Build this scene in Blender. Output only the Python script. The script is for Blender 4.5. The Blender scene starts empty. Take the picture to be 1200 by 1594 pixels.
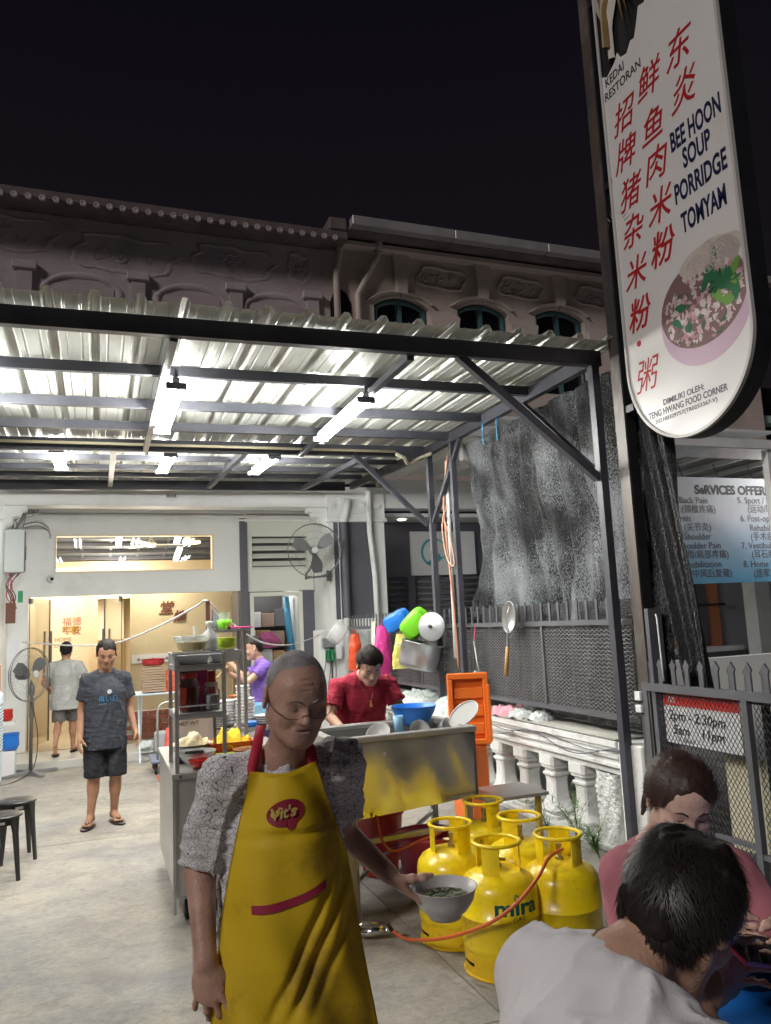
import bpy, math, random
import numpy as np
from mathutils import Vector, Matrix, Euler
random.seed(7)
S = bpy.context.scene
COL = S.collection
PI = math.pi

# ---------------------------------------------------------------- camera, sky, light, exposure
CAM_H = 1.72
cam_d = bpy.data.cameras.new('camera'); cam = bpy.data.objects.new('camera', cam_d); COL.objects.link(cam)
R_ = Vector((0.93758, -0.344738, -0.045824)); U_ = Vector((-0.00561, -0.146741, 0.989159)); F_ = Vector((0.347725, 0.927158, 0.139515))
cam.matrix_world = Matrix(((R_.x, U_.x, -F_.x, 0), (R_.y, U_.y, -F_.y, 0), (R_.z, U_.z, -F_.z, CAM_H), (0, 0, 0, 1)))
cam_d.sensor_fit = 'VERTICAL'; cam_d.sensor_height = 24; cam_d.lens = 1200 / 1594 * 24
cam_d.clip_start = 0.05; cam_d.clip_end = 500
S.camera = cam
W = bpy.data.worlds.new('World'); S.world = W; W.use_nodes = True
W.node_tree.nodes['Background'].inputs[0].default_value = (0.0021, 0.0019, 0.0031, 1)
W.node_tree.nodes['Background'].inputs[1].default_value = 1.0
_t = W.node_tree.nodes.new('ShaderNodeTexCoord'); _s = W.node_tree.nodes.new('ShaderNodeSeparateXYZ'); _r = W.node_tree.nodes.new('ShaderNodeValToRGB')
_r.color_ramp.elements[0].position = 0.05; _r.color_ramp.elements[0].color = (.0080, .0058, .0078, 1); _r.color_ramp.elements[1].position = 0.75; _r.color_ramp.elements[1].color = (.0020, .0019, .0034, 1)
W.node_tree.links.new(_t.outputs['Generated'], _s.inputs[0]); W.node_tree.links.new(_s.outputs['Z'], _r.inputs[0]); W.node_tree.links.new(_r.outputs[0], W.node_tree.nodes['Background'].inputs[0])
sun_d = bpy.data.lights.new('street_glow', 'SUN'); sun_d.energy = 0.86; sun_d.angle = math.radians(11); sun_d.color = (1.0, 0.92, 0.90)
sun = bpy.data.objects.new('street_glow', sun_d); COL.objects.link(sun)
sun.rotation_euler = Vector((0.70, 0.38, -0.52)).to_track_quat('-Z', 'Y').to_euler()
S.view_settings.view_transform = 'Standard'; S.view_settings.look = 'None'
S.view_settings.exposure = 0.65; S.view_settings.gamma = 1; S.view_settings.use_curve_mapping = False
S.render.engine = 'CYCLES'
S.cycles.use_denoising = True
S.cycles.max_bounces = 6; S.cycles.diffuse_bounces = 3; S.cycles.glossy_bounces = 3; S.cycles.transparent_max_bounces = 10
S.cycles.sample_clamp_indirect = 6
S.cycles.caustics_reflective = False; S.cycles.caustics_refractive = False
TUBE_L = 150.0

# ---------------------------------------------------------------- materials
MATS = {}
def nd(nt, t, **k):
    n = nt.nodes.new(t)
    for a, v in k.items(): setattr(n, a, v)
    return n
def mat(name, col, rough=0.5, metal=0.0, col2=None, scale=6.0, detail=5.0, bump=0.0, bscale=None, stretch=(1, 1, 1),
        emit=0.0, spec=0.5, sss=0.0, dirt=None, dscale=2.0, damt=0.55, coat=0.0, bdist=0.01, aniso=0.0, rvar=0.0):
    """principled material with noise colour variation, dirt patches and fine relief, in object space"""
    if name in MATS: return MATS[name]
    m = bpy.data.materials.new(name); m.use_nodes = True; nt = m.node_tree; b = nt.nodes['Principled BSDF']
    c4 = lambda c: (c[0], c[1], c[2], 1)
    b.inputs['Base Color'].default_value = c4(col); b.inputs['Roughness'].default_value = rough; b.inputs['Metallic'].default_value = metal
    b.inputs['Specular IOR Level'].default_value = spec
    if coat: b.inputs['Coat Weight'].default_value = coat
    if aniso: b.inputs['Anisotropic'].default_value = aniso
    if sss: b.inputs['Subsurface Weight'].default_value = sss; b.inputs['Subsurface Radius'].default_value = (0.02, 0.008, 0.004); b.inputs['Subsurface Scale'].default_value = 0.4
    L = nt.links.new
    tc = nd(nt, 'ShaderNodeTexCoord'); mp = nd(nt, 'ShaderNodeMapping'); mp.inputs['Scale'].default_value = stretch
    oi = nd(nt, 'ShaderNodeObjectInfo'); va_ = nd(nt, 'ShaderNodeVectorMath', operation='MULTIPLY_ADD'); va_.inputs[1].default_value = (3.1, 2.3, 1.7)
    L(oi.outputs['Location'], va_.inputs[0]); L(tc.outputs['Object'], va_.inputs[2]); L(va_.outputs[0], mp.inputs[0])
    cur = None
    if col2 is not None:
        n = nd(nt, 'ShaderNodeTexNoise'); n.inputs['Scale'].default_value = scale; n.inputs['Detail'].default_value = detail
        L(mp.outputs[0], n.inputs['Vector'])
        r = nd(nt, 'ShaderNodeValToRGB'); r.color_ramp.elements[0].position = 0.35; r.color_ramp.elements[1].position = 0.65
        r.color_ramp.elements[0].color = c4(col); r.color_ramp.elements[1].color = c4(col2)
        L(n.outputs['Fac'], r.inputs[0]); cur = r.outputs[0]
        if rvar:
            mr = nd(nt, 'ShaderNodeMapRange'); mr.inputs['To Min'].default_value = rough - rvar; mr.inputs['To Max'].default_value = rough + rvar
            L(n.outputs['Fac'], mr.inputs[0]); L(mr.outputs[0], b.inputs['Roughness'])
    if dirt is not None:
        n2 = nd(nt, 'ShaderNodeTexNoise'); n2.inputs['Scale'].default_value = dscale; n2.inputs['Detail'].default_value = 8; n2.inputs['Roughness'].default_value = 0.65
        L(mp.outputs[0], n2.inputs['Vector'])
        r2 = nd(nt, 'ShaderNodeValToRGB'); r2.color_ramp.elements[0].position = 0.52; r2.color_ramp.elements[1].position = 0.72
        r2.color_ramp.elements[0].color = (0, 0, 0, 1); r2.color_ramp.elements[1].color = (damt, damt, damt, 1)
        L(n2.outputs['Fac'], r2.inputs[0])
        mx = nd(nt, 'ShaderNodeMix', data_type='RGBA'); L(r2.outputs[0], mx.inputs[0])
        if cur: L(cur, mx.inputs[6])
        else: mx.inputs[6].default_value = c4(col)
        mx.inputs[7].default_value = c4(dirt); cur = mx.outputs[2]
    if cur: L(cur, b.inputs['Base Color'])
    if bump:
        nb = nd(nt, 'ShaderNodeTexNoise'); nb.inputs['Scale'].default_value = bscale or scale * 4; nb.inputs['Detail'].default_value = 6
        L(mp.outputs[0], nb.inputs['Vector'])
        bp = nd(nt, 'ShaderNodeBump'); bp.inputs['Strength'].default_value = bump; bp.inputs['Distance'].default_value = bdist
        L(nb.outputs['Fac'], bp.inputs['Height']); L(bp.outputs[0], b.inputs['Normal'])
    if emit:
        b.inputs['Emission Color'].default_value = c4(col); b.inputs['Emission Strength'].default_value = emit
    MATS[name] = m
    return m
def glassm(name, tint=(0.9, 0.95, 0.93), gl=0.10, rough=0.02, fm=0.8):
    m = bpy.data.materials.new(name); m.use_nodes = True; nt = m.node_tree
    for n in list(nt.nodes):
        if n.type == 'BSDF_PRINCIPLED': nt.nodes.remove(n)
    t = nd(nt, 'ShaderNodeBsdfTransparent'); t.inputs[0].default_value = (*tint, 1)
    g = nd(nt, 'ShaderNodeBsdfGlossy'); g.inputs['Roughness'].default_value = rough
    fr = nd(nt, 'ShaderNodeFresnel'); fr.inputs[0].default_value = 1.45
    ad = nd(nt, 'ShaderNodeMath', operation='MULTIPLY_ADD'); ad.inputs[1].default_value = fm; ad.inputs[2].default_value = gl
    mx = nd(nt, 'ShaderNodeMixShader'); out = nt.nodes['Material Output']
    nt.links.new(fr.outputs[0], ad.inputs[0]); nt.links.new(ad.outputs[0], mx.inputs[0]); nt.links.new(t.outputs[0], mx.inputs[1]); nt.links.new(g.outputs[0], mx.inputs[2])
    nt.links.new(mx.outputs[0], out.inputs[0])
    return m
def milky(name, col, mixf=0.5, rough=0.3):
    m = bpy.data.materials.new(name); m.use_nodes = True; nt = m.node_tree; b = nt.nodes['Principled BSDF']
    b.inputs['Base Color'].default_value = (*col, 1); b.inputs['Roughness'].default_value = rough
    t = nd(nt, 'ShaderNodeBsdfTransparent'); mx = nd(nt, 'ShaderNodeMixShader'); mx.inputs[0].default_value = mixf
    nt.links.new(t.outputs[0], mx.inputs[1]); nt.links.new(b.outputs[0], mx.inputs[2]); nt.links.new(mx.outputs[0], nt.nodes['Material Output'].inputs[0])
    return m

M = dict(
 frame=mat('frame_paint', (0.045, 0.047, 0.062), 0.42, col2=(0.07, 0.072, 0.09), scale=3, dirt=(0.12, 0.11, 0.1), dscale=5, damt=0.3, bump=0.1, bscale=60),
 sheet=mat('roof_sheet', (0.64, 0.66, 0.62), 0.36, 0.15, col2=(0.55, 0.57, 0.53), scale=2, dirt=(0.36, 0.33, 0.27), dscale=3, damt=0.4, stretch=(3, 0.6, 1)),
 white=mat('white_wall_paint', (0.88, 0.90, 0.89), 0.6, col2=(0.84, 0.86, 0.85), scale=1.5, dirt=(0.50, 0.49, 0.45), dscale=1.3, damt=0.35, bump=0.15, bscale=40),
 plaster=mat('old_plaster', (0.47, 0.40, 0.41), 0.85, col2=(0.38, 0.32, 0.335), scale=1.2, dirt=(0.23, 0.19, 0.195), dscale=1.1, damt=0.7, bump=0.5, bscale=18),
 plasterw=mat('cream_plaster', (0.56, 0.47, 0.42), 0.85, col2=(0.48, 0.41, 0.37), scale=1.2, dirt=(0.27, 0.2, 0.17), dscale=1.0, damt=0.5, bump=0.5, bscale=18),
 eave=mat('old_eave', (0.10, 0.08, 0.08), 0.8, col2=(0.16, 0.13, 0.12), scale=3, bump=0.4),
 gutter=mat('zinc_gutter', (0.42, 0.40, 0.40), 0.5, 0.3, col2=(0.34, 0.32, 0.33), scale=3),
 teal=mat('teal_window_paint', (0.07, 0.16, 0.17), 0.55, col2=(0.05, 0.12, 0.13), scale=5),
 dglass=mat('dark_window_glass', (0.008, 0.01, 0.013), 0.12),
 slate=mat('slate_grey_paint', (0.10, 0.10, 0.125), 0.6, col2=(0.12, 0.12, 0.145), scale=2, bump=0.1),
 cream=mat('cream_interior', (0.76, 0.62, 0.42), 0.7, col2=(0.72, 0.58, 0.38), scale=1.5),
 creaml=mat('light_cream_interior', (0.86, 0.76, 0.58), 0.7),
 tan=mat('tan_interior_wall', (0.62, 0.51, 0.34), 0.7, col2=(0.59, 0.485, 0.32), scale=1),
 brick=mat('red_brick', (0.42, 0.12, 0.07), 0.8, col2=(0.30, 0.08, 0.05), scale=9, bump=0.3),
 mortar=mat('mortar', (0.5, 0.46, 0.42), 0.9),
 steel=mat('stainless_steel', (0.56, 0.55, 0.52), 0.34, 0.6, col2=(0.52, 0.51, 0.48), scale=2, stretch=(1, 1, 3), bump=0.03, bscale=20, rvar=0.04),
 sinks=mat('bright_sink_steel', (0.60, 0.59, 0.57), 0.20, 0.8, col2=(0.56, 0.55, 0.53), scale=2, bump=0.05, bscale=9, bdist=.02, dirt=(.40, .38, .34), dscale=4, damt=.35, rvar=0.05),
 steeld=mat('worn_steel_frame', (0.48, 0.48, 0.46), 0.4, 0.6, col2=(0.38, 0.38, 0.37), scale=8),
 alu=mat('aluminium', (0.60, 0.61, 0.63), 0.36, 0.8, col2=(0.50, 0.51, 0.53), scale=5, bump=0.08, bscale=14),
 balus=mat('painted_balustrade', (0.76, 0.78, 0.76), 0.7, col2=(0.70, 0.71, 0.69), scale=5, dirt=(0.40, 0.39, 0.35), dscale=7, damt=0.6, bump=0.6, bscale=26, bdist=0.012),
 bumpy=mat('lumpy_white_plaster', (0.74, 0.76, 0.73), 0.8, col2=(0.68, 0.70, 0.67), scale=5, bump=1.0, bscale=22, bdist=0.05),
 dirtcop=mat('weathered_coping', (0.60, 0.60, 0.55), 0.8, col2=(0.45, 0.44, 0.38), scale=4, dirt=(0.22, 0.21, 0.17), dscale=5, damt=0.75, bump=0.5, bscale=30),
 blackm=mat('black_metal', (0.012, 0.012, 0.014), 0.45, col2=(0.02, 0.02, 0.024), scale=5),
 meshm=mat('expanded_mesh_paint', (0.27, 0.27, 0.28), 0.38, 0.3, col2=(0.20, 0.20, 0.21), scale=4),
 gatem=mat('grey_gate_paint', (0.14, 0.145, 0.16), 0.42, 0.2, col2=(0.11, 0.115, 0.13), scale=3, bump=0.1),
 gas=mat('yellow_gas_paint', (0.92, 0.71, 0.012), 0.30, col2=(0.88, 0.64, 0.01), scale=4, dirt=(0.26, 0.13, 0.02), dscale=15, damt=0.42, bump=0.12, bscale=30, coat=0.15),
 rust=mat('rusty_base_paint', (0.55, 0.33, 0.01), 0.5, col2=(0.16, 0.07, 0.02), scale=9, bump=0.3),
 hose=mat('orange_hose', (0.62, 0.13, 0.035), 0.4),
 pink=mat('pink_plastic', (0.92, 0.13, 0.27), 0.32, col2=(0.90, 0.11, 0.24), scale=2, coat=0.1),
 red=mat('red_plastic', (0.62, 0.035, 0.025), 0.35), redd=mat('dark_red_plastic', (0.45, 0.03, 0.04), 0.4),
 orange=mat('orange_plastic', (0.92, 0.21, 0.03), 0.36, col2=(0.89, 0.19, 0.03), scale=3),
 cone=mat('cone_orange', (0.80, 0.10, 0.04), 0.5, col2=(0.7, 0.09, 0.04), scale=6),
 blue=mat('blue_plastic', (0.02, 0.20, 0.70), 0.35), bluel=mat('light_blue_plastic', (0.28, 0.55, 0.78), 0.4),
 green=mat('green_plastic', (0.22, 0.72, 0.03), 0.35), lime=mat('lime_plastic', (0.60, 0.82, 0.04), 0.4),
 magenta=mat('magenta_bag', (0.75, 0.06, 0.32), 0.35, bump=0.9, bscale=14, bdist=0.03), yellowb=mat('yellow_bag', (0.68, 0.64, 0.16), 0.4, bump=0.9, bscale=16, bdist=0.03),
 redbag=mat('red_bag', (0.80, 0.10, 0.03), 0.4, bump=0.9, bscale=16, bdist=0.03), whitebag=mat('white_bag', (0.68, 0.74, 0.72), 0.45, bump=1.0, bscale=30, bdist=0.03),
 towel=mat('towel_cloth', (0.66, 0.67, 0.58), 0.9, bump=0.8, bscale=30, bdist=0.01), ptowel=mat('pink_towel_cloth', (0.72, 0.36, 0.42), 0.9, bump=0.8, bscale=30),
 yellow=mat('yellow_cloth', (0.86, 0.60, 0.02), 0.8, bump=0.6, bscale=20, bdist=0.02),
 china=mat('white_china', (0.74, 0.75, 0.74), 0.22, col2=(0.70, 0.71, 0.70), scale=4), melamine=mat('grey_white_melamine', (0.60, 0.60, 0.58), 0.3),
 blackp=mat('black_plastic', (0.018, 0.016, 0.017), 0.33), darkrub=mat('dark_rubber', (0.012, 0.012, 0.012), 0.7), greyp=mat('grey_plastic', (0.23, 0.24, 0.25), 0.45),
 lightp=mat('pale_blue_grey_plastic', (0.62, 0.74, 0.82), 0.45), card=mat('cardboard', (0.48, 0.30, 0.15), 0.85, bump=0.15), egg=mat('egg_tray_pulp', (0.44, 0.32, 0.22), 0.95, bump=0.4, bscale=60),
 wood=mat('pale_wood', (0.62, 0.38, 0.13), 0.5, col2=(0.55, 0.32, 0.10), scale=4, stretch=(8, 8, 1)), clay=mat('clay_pot', (0.50, 0.18, 0.05), 0.5),
 wire=mat('white_cable', (0.75, 0.75, 0.72), 0.5), copper=mat('copper_pipe', (0.55, 0.26, 0.16), 0.5),
 fan=mat('fan_grey', (0.17, 0.18, 0.18), 0.4, 0.4), net_metal=mat('strainer_mesh', (0.62, 0.63, 0.62), 0.35, 0.6),
 teallogo=mat('teal_print', (0.08, 0.42, 0.50), 0.5), ink=mat('black_ink', (0.02, 0.02, 0.025), 0.6), grey_ink=mat('grey_ink', (0.16, 0.15, 0.17), 0.6),
 navy=mat('navy_print', (0.012, 0.014, 0.06), 0.5), redink=mat('red_print', (0.42, 0.015, 0.02), 0.5), brown=mat('brown_lettering', (0.14, 0.04, 0.02), 0.5), greenlogo=mat('green_print', (0.02, 0.22, 0.20), 0.45),
 cyan=mat('cyan_print', (0.06, 0.40, 0.75), 0.7), signpaper=mat('white_board', (0.78, 0.78, 0.80), 0.5),
 tube=mat('tube_light', (1.0, 0.995, 0.94), emit=TUBE_L), tubein=mat('indoor_tube_light', (1.0, 0.97, 0.88), emit=9.0), warmlamp=mat('warm_downlight', (1.0, 0.72, 0.38), emit=5.0),
 mush=mat('noodle', (0.66, 0.55, 0.34), 0.6, bump=1.0, bscale=50), soup=mat('clear_broth', (0.25, 0.23, 0.15), 0.15), herb=mat('chopped_herb', (0.06, 0.12, 0.03), 0.6),
 leaf=mat('weed_leaf', (0.07, 0.14, 0.035), 0.6), leafl=mat('pale_weed_leaf', (0.14, 0.24, 0.07), 0.6),
 jarred=mat('chilli_paste', (0.26, 0.03, 0.015), 0.25), jarclear=None,
 darkwall=mat('dark_shutter_paint', (0.14, 0.135, 0.15), 0.5), orangewall=mat('orange_wall', (0.55, 0.20, 0.10), 0.7),
)
M['glass'] = glassm('window_glass', (0.96, 0.97, 0.96), 0.015, 0.02, 0.45); M['jar'] = glassm('jar_glass', (0.95, 0.97, 0.97), 0.06, 0.05); M['milk'] = milky('translucent_plastic', (0.75, 0.78, 0.74), 0.55); M['clearp'] = milky('clear_plastic', (0.8, 0.8, 0.8), 0.3)

# ---------------------------------------------------------------- object helpers
def origin(o):
    v = Vector((0, 0, 0))
    while o is not None: v += o.location; o = o.parent
    return v
def tag(o, label=None, cat=None, group=None, kind=None):
    if label: o['label'] = label
    if cat: o['category'] = cat
    if group: o['group'] = group
    if kind: o['kind'] = kind
    return o
def thing(name, loc, label, cat, group=None, rz=0.0):
    o = bpy.data.objects.new(name, None); COL.objects.link(o); o.location = loc; o.rotation_euler.z = rz
    o.empty_display_size = 0.1
    return tag(o, label, cat, group)
def link_mesh(name, me, m, parent, local=False, center=True):
    o = bpy.data.objects.new(name, me); COL.objects.link(o)
    if m is not None:
        for x in (m if isinstance(m, (list, tuple)) else [m]): me.materials.append(x)
    if parent is not None:
        o.parent = parent
        if not local: me.transform(Matrix.Translation(-origin(parent)))
    elif not local and center and len(me.vertices):
        c = np.empty(len(me.vertices) * 3, np.float32); me.vertices.foreach_get('co', c); c = c.reshape(-1, 3)
        lo, hi = c.min(0), c.max(0); b = Vector(((lo[0] + hi[0]) / 2, (lo[1] + hi[1]) / 2, lo[2]))
        me.transform(Matrix.Translation(-b)); o.location = b
    return o
def copy_tree(o, parent=None):
    c = o.copy(); COL.objects.link(c); c.parent = parent
    for ch in o.children: copy_tree(ch, c)
    return c
def V(*a): return Vector(a)

class MB:
    def __init__(s): s.v = []; s.f = []; s.m = []
    def add(s, vs, fs, mi=0):
        b = len(s.v); s.v += [tuple(x) for x in vs]; s.f += [tuple(i + b for i in f) for f in fs]; s.m += [mi] * len(fs); return s
    def box(s, x0, x1, y0, y1, z0, z1, mi=0, mx=None, bev=0.0):
        if bev:
            b = bev; pts = []
            vs = []; 
            X = (x0, x1); Y = (y0, y1); Z = (z0, z1)
            for i in (0, 1):
                for j in (0, 1):
                    for k in (0, 1):
                        sx, sy, sz = 1 - 2 * i, 1 - 2 * j, 1 - 2 * k
                        vs += [(X[i], Y[j] + sy * b, Z[k] + sz * b), (X[i] + sx * b, Y[j], Z[k] + sz * b), (X[i] + sx * b, Y[j] + sy * b, Z[k])]
            id_ = lambda i, j, k, a: ((i * 2 + j) * 2 + k) * 3 + a
            fs = []
            for i in (0, 1):
                q = [id_(i, 0, 0, 0), id_(i, 1, 0, 0), id_(i, 1, 1, 0), id_(i, 0, 1, 0)]; fs.append(q if i else q[::-1])
                q = [id_(0, i, 0, 1), id_(1, i, 0, 1), id_(1, i, 1, 1), id_(0, i, 1, 1)]; fs.append(q[::-1] if i else q)
                q = [id_(0, 0, i, 2), id_(1, 0, i, 2), id_(1, 1, i, 2), id_(0, 1, i, 2)]; fs.append(q if i else q[::-1])
            for j in (0, 1):
                for k in (0, 1):
                    fs.append([id_(0, j, k, 1), id_(1, j, k, 1), id_(1, j, k, 2), id_(0, j, k, 2)])
                    fs.append([id_(j, 0, k, 0), id_(j, 1, k, 0), id_(j, 1, k, 2), id_(j, 0, k, 2)])
                    fs.append([id_(j, k, 0, 0), id_(j, k, 1, 0), id_(j, k, 1, 1), id_(j, k, 0, 1)])
            for i in (0, 1):
                for j in (0, 1):
                    for k in (0, 1): fs.append([id_(i, j, k, 0), id_(i, j, k, 1), id_(i, j, k, 2)])
        else:
            vs = [(x0, y0, z0), (x1, y0, z0), (x1, y1, z0), (x0, y1, z0), (x0, y0, z1), (x1, y0, z1), (x1, y1, z1), (x0, y1, z1)]
            fs = [(3, 2, 1, 0), (4, 5, 6, 7), (0, 1, 5, 4), (1, 2, 6, 5), (2, 3, 7, 6), (3, 0, 4, 7)]
        if mx is not None: vs = [mx @ Vector(v) for v in vs]
        return s.add(vs, fs, mi)
    def beam(s, a, b, w, h, up=(0, 0, 1), mi=0):
        a = Vector(a); b = Vector(b); d = (b - a); L = d.length; d.normalize(); u = Vector(up)
        r = d.cross(u)
        if r.length < 1e-4: r = d.cross(Vector((0, 1, 0)))
        r.normalize(); u = r.cross(d)
        vs = []
        for p in (a, b):
            for (i, j) in ((-1, -1), (1, -1), (1, 1), (-1, 1)): vs.append(p + r * (i * w / 2) + u * (j * h / 2))
        return s.add(vs, [(0, 1, 2, 3), (7, 6, 5, 4), (0, 4, 5, 1), (1, 5, 6, 2), (2, 6, 7, 3), (3, 7, 4, 0)], mi)
    def tube(s, pts, r, n=8, mi=0, cap=True, closed=False):
        pts = [Vector(p) for p in pts]; N = len(pts); rr = r if isinstance(r, (list, tuple)) else [r] * N
        if closed: cap = False
        vs = []; prev = None
        for i, p in enumerate(pts):
            if closed: t = pts[(i + 1) % N] - pts[i - 1]
            else: t = pts[min(i + 1, N - 1)] - pts[max(i - 1, 0)]
            t.normalize()
            if prev is None: u = t.orthogonal().normalized()
            else: u = (prev - t * prev.dot(t)); u = u.normalized() if u.length > 1e-6 else t.orthogonal().normalized()
            prev = u; w = t.cross(u)
            for k in range(n):
                a = 2 * PI * k / n; vs.append(p + (u * math.cos(a) + w * math.sin(a)) * rr[i])
        fs = []
        for i in range(N if closed else N - 1):
            j = (i + 1) % N
            for k in range(n): fs.append((i * n + k, i * n + (k + 1) % n, j * n + (k + 1) % n, j * n + k))
        if cap: fs.append(tuple(range(n))[::-1]); fs.append(tuple((N - 1) * n + k for k in range(n)))
        return s.add(vs, fs, mi)
    def lathe(s, prof, c=(0, 0, 0), n=20, mi=0, sx=1.0, sy=1.0, mx=None, close=False):
        vs = []; N = len(prof)
        for r, z in prof:
            for k in range(n):
                a = 2 * PI * k / n; v = Vector((r * math.cos(a) * sx, r * math.sin(a) * sy, z))
                if mx is not None: v = mx @ v
                vs.append(v + Vector(c))
        fs = []
        for i in range(N if close else N - 1):
            j = (i + 1) % N
            for k in range(n): fs.append((i * n + k, i * n + (k + 1) % n, j * n + (k + 1) % n, j * n + k))
        return s.add(vs, fs, mi)
    def prism(s, poly, a, d, mi=0, fx=None):
        """poly: list of 3-D points, extruded by vector d"""
        n = len(poly); d = Vector(d); p = [Vector(q) for q in poly]
        return s.add(p + [q + d for q in p], [tuple(range(n))[::-1], tuple(range(n, 2 * n))] + [(i, (i + 1) % n, n + (i + 1) % n, n + i) for i in range(n)], mi)
    def grid(s, fn, nu, nv, mi=0, wrap=False):
        vs = [fn(i / (nu if wrap else nu - 1), j / (nv - 1)) for j in range(nv) for i in range(nu)]
        fs = []
        for j in range(nv - 1):
            for i in range(nu if wrap else nu - 1):
                k = (i + 1) % nu; fs.append((j * nu + i, j * nu + k, (j + 1) * nu + k, (j + 1) * nu + i))
        return s.add(vs, fs, mi)
    def build(s, name, m, parent=None, local=False, smooth=False, label=None, cat=None, group=None, kind=None, angle=None):
        me = bpy.data.meshes.new(name); me.from_pydata(s.v, [], s.f); me.update()
        if any(s.m): me.polygons.foreach_set('material_index', s.m)
        if smooth: me.polygons.foreach_set('use_smooth', [True] * len(me.polygons))
        if angle is not None:
            me.polygons.foreach_set('use_smooth', [True] * len(me.polygons)); me.set_sharp_from_angle(angle=math.radians(angle))
        o = link_mesh(name, me, m, parent, local)
        return tag(o, label, cat, group, kind)
def box(name, x0, x1, y0, y1, z0, z1, m, parent=None, bev=0.0, **k):
    return MB().box(x0, x1, y0, y1, z0, z1, bev=bev).build(name, m, parent, **k)
def structure(name, mb, m, **k):
    return mb.build(name, m, None, kind='structure', **k)
XZ = Matrix(((1, 0, 0), (0, 0, -1), (0, 1, 0)))           # text facing -Y
YZ = Matrix(((0, 0, -1), (-1, 0, 0), (0, 1, 0)))          # text facing -X (reads with -Y to the right)
def text(body, pos, size, m, parent, rot=XZ, shear=0.0, bold=0.0, align='LEFT', sx=1.0, name='lettering', warp=None, ext=0.0006, tilt=0.0, local=False, res=3):
    c = bpy.data.curves.new('t', 'FONT'); c.body = body; c.size = size; c.shear = shear; c.offset = bold; c.align_x = align; c.resolution_u = res; c.extrude = ext
    o = bpy.data.objects.new('t', c); COL.objects.link(o)
    dg = bpy.context.evaluated_depsgraph_get(); dg.update()
    me = bpy.data.meshes.new_from_object(o.evaluated_get(dg)); me.name = name
    bpy.data.objects.remove(o); bpy.data.curves.remove(c)
    me.materials.clear()
    T = Matrix.Rotation(tilt, 3, 'Z')
    for v in me.vertices:
        p = T @ Vector((v.co.x * sx, v.co.y, v.co.z))
        v.co = warp(p) if warp else Vector(pos) + rot @ p
    return link_mesh(name, me, m, parent, local)
def arc(cx, cz, r, a0, a1, n, y=0.0, rz=None):
    rz = rz or r
    return [Vector((cx + r * math.cos(math.radians(a0 + (a1 - a0) * i / n)), y, cz + rz * math.sin(math.radians(a0 + (a1 - a0) * i / n)))) for i in range(n + 1)]
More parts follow.
